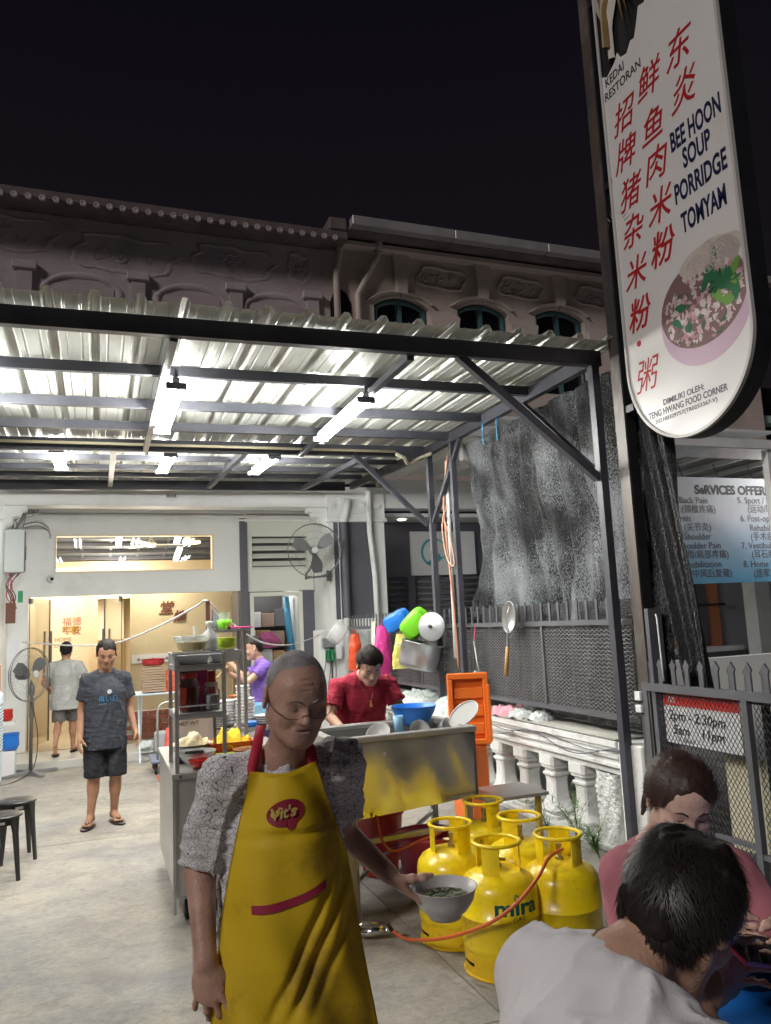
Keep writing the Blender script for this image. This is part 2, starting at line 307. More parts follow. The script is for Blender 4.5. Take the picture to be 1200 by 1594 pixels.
# ---------------------------------------------------------------- smooth implicit bodies -> one continuous mesh
def _smin(a, b, k):
    if k <= 0: return np.minimum(a, b)
    h = np.maximum(k - np.abs(a - b), 0.0) / k
    return np.minimum(a, b) - h * h * k * 0.25
class SDF:
    def __init__(s, lo, hi, vox):
        s.lo = np.array(lo, np.float32); s.vox = vox
        s.n = np.ceil((np.array(hi) - s.lo) / vox).astype(int) + 1
        s.D = np.full(s.n, 0.5, np.float32)
        s.ax = [s.lo[i] + np.arange(s.n[i], dtype=np.float32) * vox for i in range(3)]
    def region(s, lo, hi):
        a = np.clip(np.floor((np.array(lo) - s.lo) / s.vox).astype(int), 0, s.n); b = np.clip(np.ceil((np.array(hi) - s.lo) / s.vox).astype(int) + 1, 0, s.n)
        if (b <= a).any(): return None
        sl = tuple(slice(a[i], b[i]) for i in range(3))
        P = np.stack(np.meshgrid(*[s.ax[i][sl[i]] for i in range(3)], indexing='ij'), -1)
        return sl, P
    def put(s, lo, hi, fn, k, op='u'):
        m = k + s.vox * 2
        g = s.region(np.array(lo) - m, np.array(hi) + m)
        if g is None: return
        sl, P = g; d = fn(P).astype(np.float32)
        if op == 'u': s.D[sl] = _smin(s.D[sl], d, k)
        elif op == 's': s.D[sl] = -_smin(-s.D[sl], d, k)
        elif op == 'i': s.D[sl] = -_smin(-s.D[sl], -d, k)
    def cone(s, a, b, ra, rb, k=0.02, flat=None, op='u'):
        """tapered capsule a-b; flat = (axis, factor): section squeezed by factor along axis"""
        a = np.array(a, float); b = np.array(b, float); R = max(ra, rb)
        Mx = np.eye(3)
        if flat is not None:
            ax = np.array(flat[0], float); ax /= np.linalg.norm(ax); Mx = np.eye(3) + (1 / flat[1] - 1) * np.outer(ax, ax)
        Mx = Mx.astype(np.float32)
        a2 = Mx @ a; b2 = Mx @ b; ba = (b2 - a2).astype(np.float32); bb = max(float(ba @ ba), 1e-9); sc = min(1.0, flat[1]) if flat is not None else 1.0
        def fn(P):
            q = P @ Mx.T - a2.astype(np.float32); t = np.clip((q @ ba) / bb, 0, 1)
            return (np.linalg.norm(q - t[..., None] * ba, axis=-1) - (ra + (rb - ra) * t)) * sc
        RR = R * (max(1.0, flat[1]) if flat is not None else 1)
        s.put(np.minimum(a, b) - RR, np.maximum(a, b) + RR, fn, k, op)
    def sleeve(s, a, b, ra, rb, k):
        a = np.array(a, np.float32); b = np.array(b, np.float32); ax = (b - a) / np.linalg.norm(b - a); c = b + ax * rb; ba = c - a; bb = float(ba @ ba)
        def fn(P):
            q = P - a; t = np.clip((q @ ba) / bb, 0, 1); return np.maximum(np.linalg.norm(q - t[..., None] * ba, axis=-1) - (ra + (rb - ra) * t), (P - b) @ ax)
        R = max(ra, rb); s.put(np.minimum(a, b) - R, np.maximum(a, b) + R, fn, k)
    def ell(s, c, r, k=0.02, rot=None, op='u'):
        c = np.array(c, np.float32); r = np.array(r, np.float32); R = np.array(rot if rot is not None else np.eye(3), np.float32)   # columns = local axes
        def fn(P):
            q = (P - c) @ R; n1 = np.linalg.norm(q / r, axis=-1); n2 = np.linalg.norm(q / (r * r), axis=-1)
            return n1 * (n1 - 1) / np.maximum(n2, 1e-6)
        m = r.max(); s.put(c - m, c + m, fn, k, op)
    def cut(s, p, n, k=0.0):
        """keep only the side of the plane that n does not point to (whole grid)"""
        p = np.array(p, np.float32); n = np.array(n, np.float32); n /= np.linalg.norm(n)
        X = s.ax[0][:, None, None] * n[0] + s.ax[1][None, :, None] * n[1] + s.ax[2][None, None, :] * n[2] - float(p @ n)
        s.D = -_smin(-s.D, -X, k) if k > 0 else np.maximum(s.D, X)
    def displace(s, fn, band=0.03):
        m = np.abs(s.D) < band; idx = np.argwhere(m)
        P = s.lo + idx.astype(np.float32) * s.vox
        s.D[m] += fn(P).astype(np.float32)
    def mesh(s):
        D = s.D; n = D.shape; ins = D < 0
        c = np.zeros((n[0] - 1, n[1] - 1, n[2] - 1), np.uint8)
        for i in (0, 1):
            for j in (0, 1):
                for k in (0, 1): c += ins[i:n[0] - 1 + i, j:n[1] - 1 + j, k:n[2] - 1 + k]
        act = (c > 0) & (c < 8); cells = np.argwhere(act); vid = np.full(act.shape, -1, np.int32); vid[act] = np.arange(len(cells))
        acc = np.zeros((len(cells), 3), np.float32); cnt = np.zeros(len(cells), np.float32)
        cor = [(i, j, k) for i in (0, 1) for j in (0, 1) for k in (0, 1)]
        val = {q: D[cells[:, 0] + q[0], cells[:, 1] + q[1], cells[:, 2] + q[2]] for q in cor}
        for q in cor:
            for a in range(3):
                if q[a]: continue
                w = list(q); w[a] = 1; w = tuple(w); v0, v1 = val[q], val[w]; m = (v0 < 0) != (v1 < 0)
                t = np.where(m, v0 / np.where(m, v0 - v1, 1), 0); p = np.tile(np.array(q, np.float32), (len(cells), 1)); p[:, a] = t
                acc += p * m[:, None]; cnt += m
        vs = s.lo + (cells + acc / np.maximum(cnt, 1)[:, None]) * s.vox
        faces = []
        for a in range(3):
            sl0 = [slice(None)] * 3; sl1 = [slice(None)] * 3; sl0[a] = slice(0, n[a] - 1); sl1[a] = slice(1, n[a])
            i0, i1 = ins[tuple(sl0)], ins[tuple(sl1)]; e = np.argwhere(i0 != i1)
            b1, b2 = (a + 1) % 3, (a + 2) % 3
            ok = (e[:, b1] > 0) & (e[:, b2] > 0) & (e[:, b1] < n[b1] - 1) & (e[:, b2] < n[b2] - 1); e = e[ok]
            fl = i0[e[:, 0], e[:, 1], e[:, 2]]
            def at_(d1, d2):
                q = e.copy(); q[:, b1] -= d1; q[:, b2] -= d2; return vid[q[:, 0], q[:, 1], q[:, 2]]
            Q = np.stack([at_(1, 1), at_(0, 1), at_(0, 0), at_(1, 0)], 1); Q[~fl] = Q[~fl][:, ::-1]; faces.append(Q)
        F = np.concatenate(faces)
        return vs, F
    def build(s, name, m, parent, smooth_it=1, label=None, cut=None, matfn=None, keep=None, mats=None, kind=None):
        vs, F = s.mesh()
        if len(F) == 0: return None
        # light laplacian smoothing
        for _ in range(smooth_it):
            acc = np.zeros_like(vs); ct = np.zeros(len(vs), np.float32)
            for i in range(4):
                np.add.at(acc, F[:, i], vs[F[:, (i + 1) % 4]] + vs[F[:, i - 1]]); np.add.at(ct, F[:, i], 2)
            vs = vs * 0.4 + 0.6 * acc / np.maximum(ct, 1)[:, None]
        if keep is not None:
            k = keep(vs); F = F[k[F].all(1)]
            used = np.zeros(len(vs), bool); used[F.ravel()] = True; mp = np.cumsum(used) - 1; vs = vs[used]; F = mp[F]
        me = bpy.data.meshes.new(name); me.vertices.add(len(vs)); me.vertices.foreach_set('co', vs.astype(np.float32).ravel())
        me.loops.add(F.size); me.loops.foreach_set('vertex_index', F.astype(np.int32).ravel()); me.polygons.add(len(F))
        me.polygons.foreach_set('loop_start', np.arange(0, F.size, 4, dtype=np.int32)); me.polygons.foreach_set('loop_total', np.full(len(F), 4, np.int32))
        me.polygons.foreach_set('use_smooth', np.ones(len(F), bool)); me.update(calc_edges=True); me.validate()
        o = link_mesh(name, me, m, parent)
        if matfn is not None:
            ctr = vs[F].mean(1); me.polygons.foreach_set('material_index', matfn(ctr).astype(np.int32))
        return tag(o, label, kind=kind)
def nz(P, sc, seed=0, oct=3):
    """cheap smooth noise: sums of rotated sines, about -1..1"""
    rs = np.random.RandomState(seed); out = np.zeros(P.shape[:-1], np.float32); amp = 1.0; f = sc
    for o in range(oct):
        acc = 0
        for i in range(4):
            d = rs.normal(size=3); d /= np.linalg.norm(d); acc = acc + np.sin((P @ d.astype(np.float32)) * f * (0.7 + 0.6 * rs.rand()) + rs.rand() * 6.28 + 1.3 * out)
        out = out + acc * amp * 0.35; amp *= 0.5; f *= 2.1
    return out
def basis(fwd, up):
    """local frame: x = person's right, y = forward, z = up"""
    f = Vector(fwd).normalized(); r = f.cross(Vector(up)).normalized(); u = r.cross(f).normalized()
    return Matrix((r, f, u)).transposed()

SKIN = {}
def skin_mat(name, c1, c2, rough=0.5, sp=0.5):
    return mat(name, c1, rough, col2=c2, scale=14, detail=6, bump=0.6, bscale=120, bdist=0.003, sss=0.06, spec=sp * .7, dirt=tuple(q * .62 for q in c2), dscale=22, damt=.5)

def head_shape(sd, c, B, s=1.0, zs=1.0, eyes_closed=True, k=0.012, jaw=1.0, mouth_open=0.0, ears=True, old=False):
    c = Vector(c); P = lambda x, y, z: tuple(c + B @ (Vector((x, y, z * (zs if z < 0 else 1))) * s)); Bn = np.array(B)
    E = lambda x, y, z, r, kk=k, op='u': sd.ell(P(x, y, z), [q * s for q in r], kk, Bn, op)
    Cn = lambda a, b, ra, rb, kk=k, **q: sd.cone(P(*a), P(*b), ra * s, rb * s, kk, **q)
    E(0, -.012, .030, (.074, .094, .085), .0)
    E(0, .030, -.030, (.060 * jaw, .062, .082), .03)
    E(0, .045, .045, (.058, .045, .040), .03)
    E(0, .068, -.094, (.022, .020, .018), .035)
    for e in (-1, 1):
        Cn((e * .054 * jaw, .0, -.055), (e * .018, .064, -.095), .017, .015, .03)
        E(e * .042, .060, -.026, (.024, .022, .022), .02)
        E(e * .0325, .100, .004, (.019, .017, .0125), .014, 's')
    Cn((-.040, .076, .022), (-.012, .086, .019), .010, .010, .015); Cn((.040, .076, .022), (.012, .086, .019), .010, .010, .015)
    for e in (-1, 1): E(e * .0320, .0735, .003, (.0150, .0140, .0125), .004)
    Cn((0, .084, .016), (0, .106, -.028), .0075, .0115, .010)
    for e in (-1, 1): E(e * .0125, .096, -.031, (.0075, .010, .0065), .006)
    E(0, .078, -.058, (.026, .014, .020), .015)
    Cn((-.018, .086, -.0545), (.018, .086, -.0545), .0052, .0052, .006); Cn((-.015, .0865, -.066), (.015, .0865, -.066), .0065, .0065, .006)
    Cn((-.021, .0945, -.0600), (.021, .0945, -.0600), .0030, .0030, .003, op='s')
    if old:
        for e in (-1, 1): Cn((e * .020, .100, -.030), (e * .034, .082, -.058), .0035, .003, .006, op='s')
        for z in (.050, .062, .074): Cn((-.035, .092 - (z - .05) * .5, z), (.035, .092 - (z - .05) * .5, z), .0022, .0022, .004, op='s')
    if ears:
        for e in (-1, 1):
            A = Matrix.Rotation(e * -0.35, 3, 'Z') @ Matrix.Rotation(0.15, 3, 'X')
            rb = np.array(B @ A)
            sd.ell(P(e * .080, -.012, -.002), [.008 * s, .021 * s, .034 * s], .006, rb); sd.ell(P(e * .090, -.006, .004), [.008 * s, .012 * s, .022 * s], .004, rb, 's')
def bvh_of(o):
    from mathutils.bvhtree import BVHTree
    return BVHTree.FromPolygons([v.co.copy() for v in o.data.vertices], [tuple(p.vertices) for p in o.data.polygons]), origin(o)
def brows_eyes(c, B, parent, m, s=1.0, zs=1.0):
    c = Vector(c); bv, og = bvh_of(next(o for o in parent.children if o.name.startswith('body')))
    def P(x, y, z):
        q = c + B @ (Vector((x, .25, z)) * s); h_ = bv.ray_cast(q - og, -(B @ Vector((0, 1, 0)))); return (h_[0] + og + B @ Vector((0, .0004, 0))) if h_[0] is not None else c + B @ (Vector((x, y, z)) * s)
    MB().tube([P(-.020, 0, -.0600 * zs), P(-.010, 0, -.0588 * zs), P(0, 0, -.0597 * zs), P(.010, 0, -.0588 * zs), P(.020, 0, -.0600 * zs)], [.0006 * s, .0016 * s, .0014 * s, .0016 * s, .0006 * s], 6).build('lip_line', mat('lip_line', (.10, .035, .03), .9, spec=.1), parent, smooth=True)
    for e in (-1, 1):
        MB().tube([P(e * .014, .0945, .021), P(e * .028, .0915, .0265), P(e * .044, .081, .022)], [.0022 * s, .003 * s, .0012 * s], 6).build('eyebrow', m, parent, smooth=True)
        MB().tube([P(e * .019, .0860, -.001), P(e * .032, .0880, -.0045), P(e * .045, .0815, -.001)], [.0008 * s, .0016 * s, .0008 * s], 6).build('eyelash_line', m, parent, smooth=True)
def hair_cap(c, B, parent, m, s=1.0, thick=0.010, hairline=0.055, side=-0.01, back=-0.075, vox=0.005, nzamp=0.004, strands=0, length=0.03, seed=1, crown=(0, -.05, .11), strand_m=None, w=0.0012, down=0.6, front=0.0, name='hair', jit=0.5, top=0.0, lift=1.0, peak=-.006):
    """hair volume over the cranium, open at face and ears, plus fine strands that break its outline"""
    c = Vector(c); Bn = np.array(B, np.float32); cn = np.array(c, np.float32)
    sd = SDF(cn - .17 * s, cn + .17 * s, vox)
    P = lambda x, y, z: tuple(c + B @ (Vector((x, y, z)) * s))
    sd.ell(P(0, -.012, .030 + top / 2), [(.074 + thick) * s, (.094 + thick) * s, (.085 + thick + top / 2) * s], 0, Bn)
    sd.ell(P(0, -.035, -.01), [(.066 + thick) * s, (.068 + thick) * s, (.080 + thick) * s], .02, Bn)
    ky = [-.10, -.055, -.030, -.012, .004, .030, .048, .070, .12]; kz = [back, back + .012, side - .012, side + .012, side + .010, side + .046, hairline - .018, hairline, hairline + .006]
    def face(Pt):
        q = (Pt - cn) @ Bn / s
        x, y, z = q[..., 0], q[..., 1], q[..., 2]
        return (np.interp(y + front * -1.0, ky, kz) + peak * np.clip(1 - np.abs(x) / .05, -.3, 1) + .004 * nz(Pt * 1.0, 150 / s, 77, 2) - z) * s
    nz_ = lambda Pt: nzamp * nz(Pt, 70 / s, seed, 3)
    sd.displace(nz_, .03)
    lo = sd.lo; P3 = np.stack(np.meshgrid(*sd.ax, indexing='ij'), -1)
    sd.D = -_smin(-sd.D, -face(P3).astype(np.float32), .012 * s)
    vs, F = sd.mesh()
    o = sd.build(name, m, parent, 1)
    if strands and len(vs):
        rs = np.random.RandomState(seed); ids = rs.choice(len(vs), strands); sm = strand_m or m
        cr = np.array(P(*crown)); mb_v = []; mb_f = []
        upv = Bn[:, 2]
        for q in vs[ids]:
            n = q - (cn + Bn @ np.array([0, -.012, .02]) * s); n /= np.linalg.norm(n)
            if rs.rand() < .02: continue
            t = q - cr; t -= n * (t @ n); L_ = np.linalg.norm(t); t = t / max(L_, 1e-5)
            t = t * (1 - down) - upv * down + rs.normal(size=3) * jit * .35; t -= n * (t @ n) * .9; t /= max(np.linalg.norm(t), 1e-5)
            sd_ = np.cross(n, t); ln = length * s * (0.6 + 0.8 * rs.rand()); p = q - n * .004 * s; b = len(mb_v); K = 4
            curl = rs.normal() * .25; lift_ = (0.10 + 0.16 * rs.rand()) * lift
            for k in range(K):
                f = k / (K - 1); ww = w * s * (1 - f * .85)
                x = p + t * ln * f + n * ln * (lift_ * f - 0.16 * f * f) + sd_ * ln * curl * f * f
                mb_v += [tuple(x - sd_ * ww), tuple(x + sd_ * ww)]
            for k in range(K - 1): mb_f.append((b + 2 * k, b + 2 * k + 1, b + 2 * k + 3, b + 2 * k + 2))
        mb = MB(); mb.v = mb_v; mb.f = mb_f; mb.m = [0] * len(mb_f); mb.build('hair_strands', sm, parent, smooth=True)
    return o
def finger_chain(sd, base, d, bend_ax, lens, r, curls, k=.004):
    p = Vector(base); d = Vector(d).normalized(); pts = [p.copy()]
    for L_, cu in zip(lens, curls):
        d = Matrix.Rotation(cu, 3, Vector(bend_ax)) @ d; p = p + d * L_; pts.append(p.copy())
    for i in range(len(pts) - 1): sd.cone(pts[i], pts[i + 1], r * (1 - .10 * i), r * (1 - .10 * (i + 1)), k)
    for q in pts[1:-1]: sd.ell(q, [r * 1.04] * 3, k)
    return pts
def hand_shape(sd, wrist, d, n, side, s=1.0, curl=0.35, thumb=(0.5, 0.3), curls=None, spread=0.12, thumb_dir=None, wr=0.026):
    """wrist, d = direction of the fingers, n = direction the palm faces, side = +1 if the thumb is at cross(d,n) side"""
    d = Vector(d).normalized(); n = Vector(n); n = (n - d * n.dot(d)).normalized(); a = d.cross(n).normalized() * side   # towards the thumb
    w = Vector(wrist); N = np.array([a, d, n]).T
    sd.cone(w - d * .01 * s, w + d * .03 * s, wr * s, .027 * s, .015, flat=(tuple(n), .68))
    sd.ell(w + d * .052 * s, [.041 * s, .048 * s, .0145 * s], .015, N)
    bend = a * (1.0) * side
    bx = d.cross(n)  # rotating d about this axis turns it towards n
    L4 = [(.040, .026, .020), (.045, .029, .021), (.042, .027, .021), (.033, .021, .019)]
    for i in range(4):
        off = (.0285 - i * .0190) * s; base = w + d * (.088 - (.004, .0, .004, .012)[i]) * s + a * off - n * 0.001
        fd = (d + a * spread * (1.2 - i * .8)).normalized(); cu = curls[i] if curls else (curl * .8 + i * .06, curl * 1.2 + i * .05, curl * .9)
        finger_chain(sd, base - d * .012 * s, fd, bx, [q * s for q in L4[i]], (.0088, .0090, .0086, .0075)[i] * s, cu)
    tb = w + d * .022 * s + a * .026 * s + n * .004 * s
    td = Vector(thumb_dir).normalized() if thumb_dir is not None else (d * .72 + a * .62 + n * .30).normalized()
    ax = td.cross((d * .6 + n * .7)).normalized()
    finger_chain(sd, tb, td, ax, [.042 * s, .032 * s, .026 * s], .0112 * s, (0, thumb[0], thumb[1]), .008)

def fabric(name, c, c2=None, rough=0.85, bump=0.25, sc=200, **k):
    return mat(name, c, rough, col2=c2 or tuple(x * .88 for x in c), scale=9, bump=bump, bscale=sc, bdist=.003, spec=0.25, **k)
def folds(P, amp, sc, seed, stretch=(1, 1, .4)):
    q = P * np.array(stretch, np.float32)
    a = nz(q, sc, seed, 2); return amp * (1 - np.abs(a)) ** 2 * -1.0 + amp * .4
# ================================================================ THE SETTING
# floor: cast concrete in big slabs, wet and worn
fm = bpy.data.materials.new('worn_concrete'); fm.use_nodes = True; nt = fm.node_tree; b = nt.nodes['Principled BSDF']; L = nt.links.new
tc = nd(nt, 'ShaderNodeTexCoord'); gm = nd(nt, 'ShaderNodeNewGeometry')
mp = nd(nt, 'ShaderNodeMapping'); mp.inputs['Scale'].default_value = (1.0, 1.2, 1); mp.inputs['Rotation'].default_value = (0, 0, 0.25); L(gm.outputs['Position'], mp.inputs[0])
def noise(sc, det=6, ro=0.6, dist=0.0):
    n = nd(nt, 'ShaderNodeTexNoise'); n.inputs['Scale'].default_value = sc; n.inputs['Detail'].default_value = det; n.inputs['Roughness'].default_value = ro; n.inputs['Distortion'].default_value = dist
    L(mp.outputs[0], n.inputs['Vector']); return n.outputs['Fac']
def ramp(f, st):
    r = nd(nt, 'ShaderNodeValToRGB')
    while len(r.color_ramp.elements) < len(st): r.color_ramp.elements.new(0.5)
    for e, (p, c) in zip(r.color_ramp.elements, st): e.position = p; e.color = (*c, 1) if len(c) == 3 else c
    L(f, r.inputs[0]); return r.outputs[0]
def mixc(f, a, c, mode='MIX', fv=None):
    m_ = nd(nt, 'ShaderNodeMix', data_type='RGBA', blend_type=mode)
    if f is not None: L(f, m_.inputs[0])
    else: m_.inputs[0].default_value = fv
    for i, x in ((6, a), (7, c)):
        if isinstance(x, tuple): m_.inputs[i].default_value = (*x, 1)
        else: L(x, m_.inputs[i])
    return m_.outputs[2]
base = ramp(noise(0.9, 9, 0.68, 0.25), [(0.30, (0.20, 0.205, 0.215)), (0.44, (0.30, 0.285, 0.26)), (0.58, (0.385, 0.355, 0.305)), (0.75, (0.44, 0.39, 0.29))])
fine = ramp(noise(5, 12, 0.78, 0.4), [(0.32, (0.60, 0.60, 0.61)), (0.50, (0.96, 0.96, 0.96)), (0.72, (1.16, 1.13, 1.06))])
c1 = mixc(None, base, fine, 'MULTIPLY', 0.9)
c1 = mixc(None, c1, ramp(noise(26, 8, 0.75), [(0.36, (0.72, 0.71, 0.70)), (0.5, (1, 1, 1)), (0.66, (1.12, 1.11, 1.08))]), 'MULTIPLY', 0.85)
blot = ramp(noise(2.2, 7, 0.65, 0.5), [(0.54, (0, 0, 0)), (0.64, (0.65, 0.65, 0.65))])
c2 = mixc(blot, c1, (0.24, 0.215, 0.19))
vo = nd(nt, 'ShaderNodeTexVoronoi', feature='DISTANCE_TO_EDGE'); vo.inputs['Scale'].default_value = 0.33
wn = nd(nt, 'ShaderNodeTexNoise'); wn.inputs['Scale'].default_value = 2.5; wn.inputs['Detail'].default_value = 6; L(mp.outputs[0], wn.inputs['Vector'])
va = nd(nt, 'ShaderNodeVectorMath', operation='MULTIPLY_ADD'); va.inputs[1].default_value = (0.7, 0.7, 0); L(wn.outputs['Color'], va.inputs[0]); L(mp.outputs[0], va.inputs[2]); L(va.outputs[0], vo.inputs['Vector'])
crk = ramp(vo.outputs['Distance'], [(0.0, (0.55, 0.55, 0.55)), (0.005, (0, 0, 0))])
gate_ = ramp(noise(1.1, 3), [(0.54, (0, 0, 0)), (0.60, (1, 1, 1))])
crk = mixc(None, crk, gate_, 'MULTIPLY', 1.0)
c3 = mixc(crk, c2, (0.10, 0.09, 0.08))
spk = ramp(noise(38, 4, 0.7), [(0.70, (0, 0, 0)), (0.76, (0.7, 0.7, 0.7))])
c4_ = mixc(spk, c3, (0.16, 0.15, 0.13))
L(c4_, b.inputs['Base Color'])
rr = nd(nt, 'ShaderNodeMapRange'); rr.inputs['From Min'].default_value = 0.35; rr.inputs['From Max'].default_value = 0.65; rr.inputs['To Min'].default_value = 0.46; rr.inputs['To Max'].default_value = 0.75
L(noise(1.3, 6, 0.6, 0.5), rr.inputs[0]); L(rr.outputs[0], b.inputs['Roughness'])
bp = nd(nt, 'ShaderNodeBump'); bp.inputs['Strength'].default_value = 0.35; bp.inputs['Distance'].default_value = 0.02; L(noise(9, 10, 0.7), bp.inputs['Height']); L(bp.outputs[0], b.inputs['Normal'])
M['floor'] = fm
structure('ground', MB().box(-60, 60, -40, 90, -0.30, -0.012), mat('dark_ground', (0.06, 0.06, 0.06), 0.9))
fl = MB()
g = 0.004
xs = [-4.0, -1.35, 1.655, 3.36]; ys = [-4, -0.6, 3.22, 7.3, 11.33]
k = 0
for j in range(4):
    for i in range(3):
        k += 1
        sk = 0.045 if i == 1 else 0.0
        x0, x1 = xs[i] + g, xs[i + 1] - g; y0, y1 = ys[j] + g, ys[j + 1] - g
        o = structure('floor', MB().box(x0, x1, y0, y1, -0.10, 0), fm)
structure('floor', MB().box(3.364, 4.2, -4, 11.33, -0.10, 0.0), fm)
structure('neighbour_floor', MB().box(4.204, 14, -4, 11.33, -0.10, -0.002), mat('grey_paving', (0.3, 0.3, 0.3), 0.8))
fw_ = MB(); fw_.box(-6, 3.3, 11.34, 12.36, -0.1, 0.10, bev=0.006)
structure('porch_floor', fw_, mat('pale_tile', (0.62, 0.61, 0.56), 0.35, col2=(0.58, 0.57, 0.52), scale=3, dirt=(0.4, 0.38, 0.33), dscale=3, damt=0.3))
structure('porch_floor', MB().box(3.3, 14, 11.34, 12.38, -0.1, 0.098), M['slate'])
structure('shop_floor', MB().box(-2.4, 3.9, 12.365, 18, -0.1, 0.11), mat('cream_tile', (0.66, 0.56, 0.40), 0.3))

# ---------------------------------------------------------------- shophouse
sh = thing('shophouse', (1.0, 11.5, 0), 'white two storey shophouse with glass shop front under the awning, dim weathered upper wall', 'building')
Y0, Y1 = 11.4, 12.4
box('column', -1.75, -1.24, 11.4, 11.75, 0.0, 3.30, M['white'], sh, bev=0.01)
box('arcade_beam', -1.75, 3.32, 11.42, 11.70, 3.50, 3.96, M['white'], sh)
mb = MB(); mb.box(-1.24, 3.32, 11.36, 11.42, 3.74, 3.80); mb.box(-1.24, 3.32, 11.39, 11.42, 3.50, 3.545); mb.build('moulding', M['white'], sh)
box('porch_ceiling_panel', -1.75, 3.32, 11.70, 12.4, 3.62, 3.68, M['white'], sh)
for z, t, d in ((3.54, 0.08, 0.05), (3.47, 0.05, 0.03), (3.42, 0.03, 0.015)): box('cornice', -1.24, 3.3, 12.4 - d, 12.398, z, z + t, M['white'], sh)
# vent rosette on the beam
mb = MB(); mb.lathe([(0.0, 0.012), (0.055, 0.012), (0.075, 0.0)], n=20, mx=Matrix.Rotation(PI / 2, 3, 'X'), c=(0.97, 11.418, 3.655), sx=1.4)
mb.build('vent_rosette', M['white'], sh, smooth=True)
for i in range(-2, 3): box('vent_slot', 0.97 + i * 0.03 - 0.008, 0.97 + i * 0.03 + 0.008, 11.398, 11.404, 3.63, 3.68, M['slate'], sh)
# front wall of the shop with openings (pieces butt end to end)
mb = MB()
mb.box(-1.75, -0.97, 12.4, 12.55, 0.10, 3.62)
mb.box(-0.97, 2.115, 12.4, 12.55, 3.21, 3.62); mb.box(-0.97, 2.115, 12.4, 12.55, 2.30, 2.64)
mb.box(-0.97, -0.62, 12.4, 12.55, 2.64, 3.21); mb.box(1.70, 2.115, 12.4, 12.55, 2.64, 3.21)
mb.build('shop_wall', M['white'], sh)
mb = MB()
for a_ in ((-0.62, -0.60, 2.64, 3.21), (1.68, 1.70, 2.64, 3.21), (-0.60, 1.68, 2.64, 2.66), (-0.60, 1.68, 3.19, 3.21)): mb.box(a_[0], a_[1], 12.385, 12.56, a_[2], a_[3])
tf = mb.build('transom_frame', M['creaml'], sh)
box('transom_pane', -0.598, 1.678, 12.45, 12.456, 2.662, 3.188, M['glass'], tf)
box('dark_column', 2.115, 2.235, 12.36, 12.56, 0.10, 3.40, M['slate'], sh)
crm = mat('pale_cream_wall', (0.72, 0.73, 0.66), 0.6, dirt=(0.6, 0.58, 0.5), dscale=2, damt=0.3)
mb = MB(); mb.box(2.235, 3.32, 12.4, 12.55, 3.19, 3.62); mb.box(2.235, 3.32, 12.4, 12.55, 2.28, 2.65); mb.box(2.235, 2.29, 12.4, 12.55, 2.65, 3.19); mb.box(3.24, 3.32, 12.4, 12.55, 2.65, 3.19)
mb.build('side_wall', crm, sh)
lv = MB()
for a_ in ((2.29, 2.31, 2.65, 3.19), (3.22, 3.24, 2.65, 3.19), (2.31, 3.22, 2.65, 2.67), (2.31, 3.22, 3.17, 3.19)): lv.box(a_[0], a_[1], 12.37, 12.5, a_[2], a_[3])
lvf = lv.build('louvre_frame', crm, sh)
for i in range(4):
    z = 2.73 + i * 0.125
    MB().box(-0.455, 0.455, -0.055, 0.055, -0.006, 0.006, mx=Matrix.Translation((2.765, 12.44, z)) @ Matrix.Rotation(0.75, 4, 'X')).build('louvre_slat', crm, lvf)
box('dark_backing', 2.29, 3.24, 12.56, 12.58, 2.6, 3.2, M['darkwall'], sh)
mb = MB()
for a_ in ((2.26, 2.32, 0.1, 2.26), (3.06, 3.12, 0.1, 2.26), (2.32, 3.06, 2.20, 2.26)): mb.box(a_[0], a_[1], 12.36, 12.5, a_[2], a_[3])
mb.build('door_frame', crm, sh)
box('dark_panel', 3.12, 3.32, 12.38, 12.56, 0.1, 2.28, M['slate'], sh)
box('slate_panel', 2.235, 2.26, 12.38, 12.55, 0.1, 2.28, M['slate'], sh)
# store room behind the side door
mb = MB(); mb.box(2.26, 3.4, 13.8, 13.85, 0.1, 2.6); mb.box(2.20, 2.26, 12.58, 13.8, 0.1, 2.6); mb.box(2.26, 3.5, 12.6, 13.8, 2.45, 2.5)
mb.build('store_room_wall', M['darkwall'], sh)
box('store_room_side', 3.10, 3.16, 12.58, 13.8, 0.1, 2.45, M['white'], sh)

# right column with pilaster, slate panel, capital and corbel
mb = MB(); mb.box(3.32, 3.40, 11.40, 11.7, 0.5, 3.27); mb.box(4.055, 4.24, 11.40, 11.7, 0.5, 3.27); mb.box(3.40, 4.055, 11.40, 11.7, 0.5, 1.77); mb.box(3.40, 4.055, 11.43, 11.7, 1.77, 3.27); mb.box(3.28, 4.26, 11.37, 11.7, 0.0, 0.5)
cl = mb.build('column', M['white'], sh)
box('slate_panel', 3.402, 4.053, 11.415, 11.43, 1.772, 3.268, M['slate'], cl)
mb = MB(); mb.box(3.28, 4.28, 11.35, 11.7, 3.27, 3.33, bev=0.01); mb.box(3.31, 4.25, 11.38, 11.7, 3.33, 3.72); mb.box(3.26, 4.30, 11.34, 11.7, 3.72, 3.82, bev=0.01); mb.box(3.50, 3.95, 11.36, 11.4, 3.40, 3.66, bev=0.008)
mb.build('capital', M['white'], cl)
for i in range(4):
    MB().lathe([(0.0, 0.02), (0.035, 0.02), (0.045, 0.0), (0.06, 0.012), (0.07, 0)], n=14, mx=Matrix.Rotation(PI / 2, 3, 'X'), c=(3.40 + i * 0.25, 11.38 if i in (0, 3) else 11.36, 3.53)).build('plaster_rosette', M['white'], cl, smooth=True)
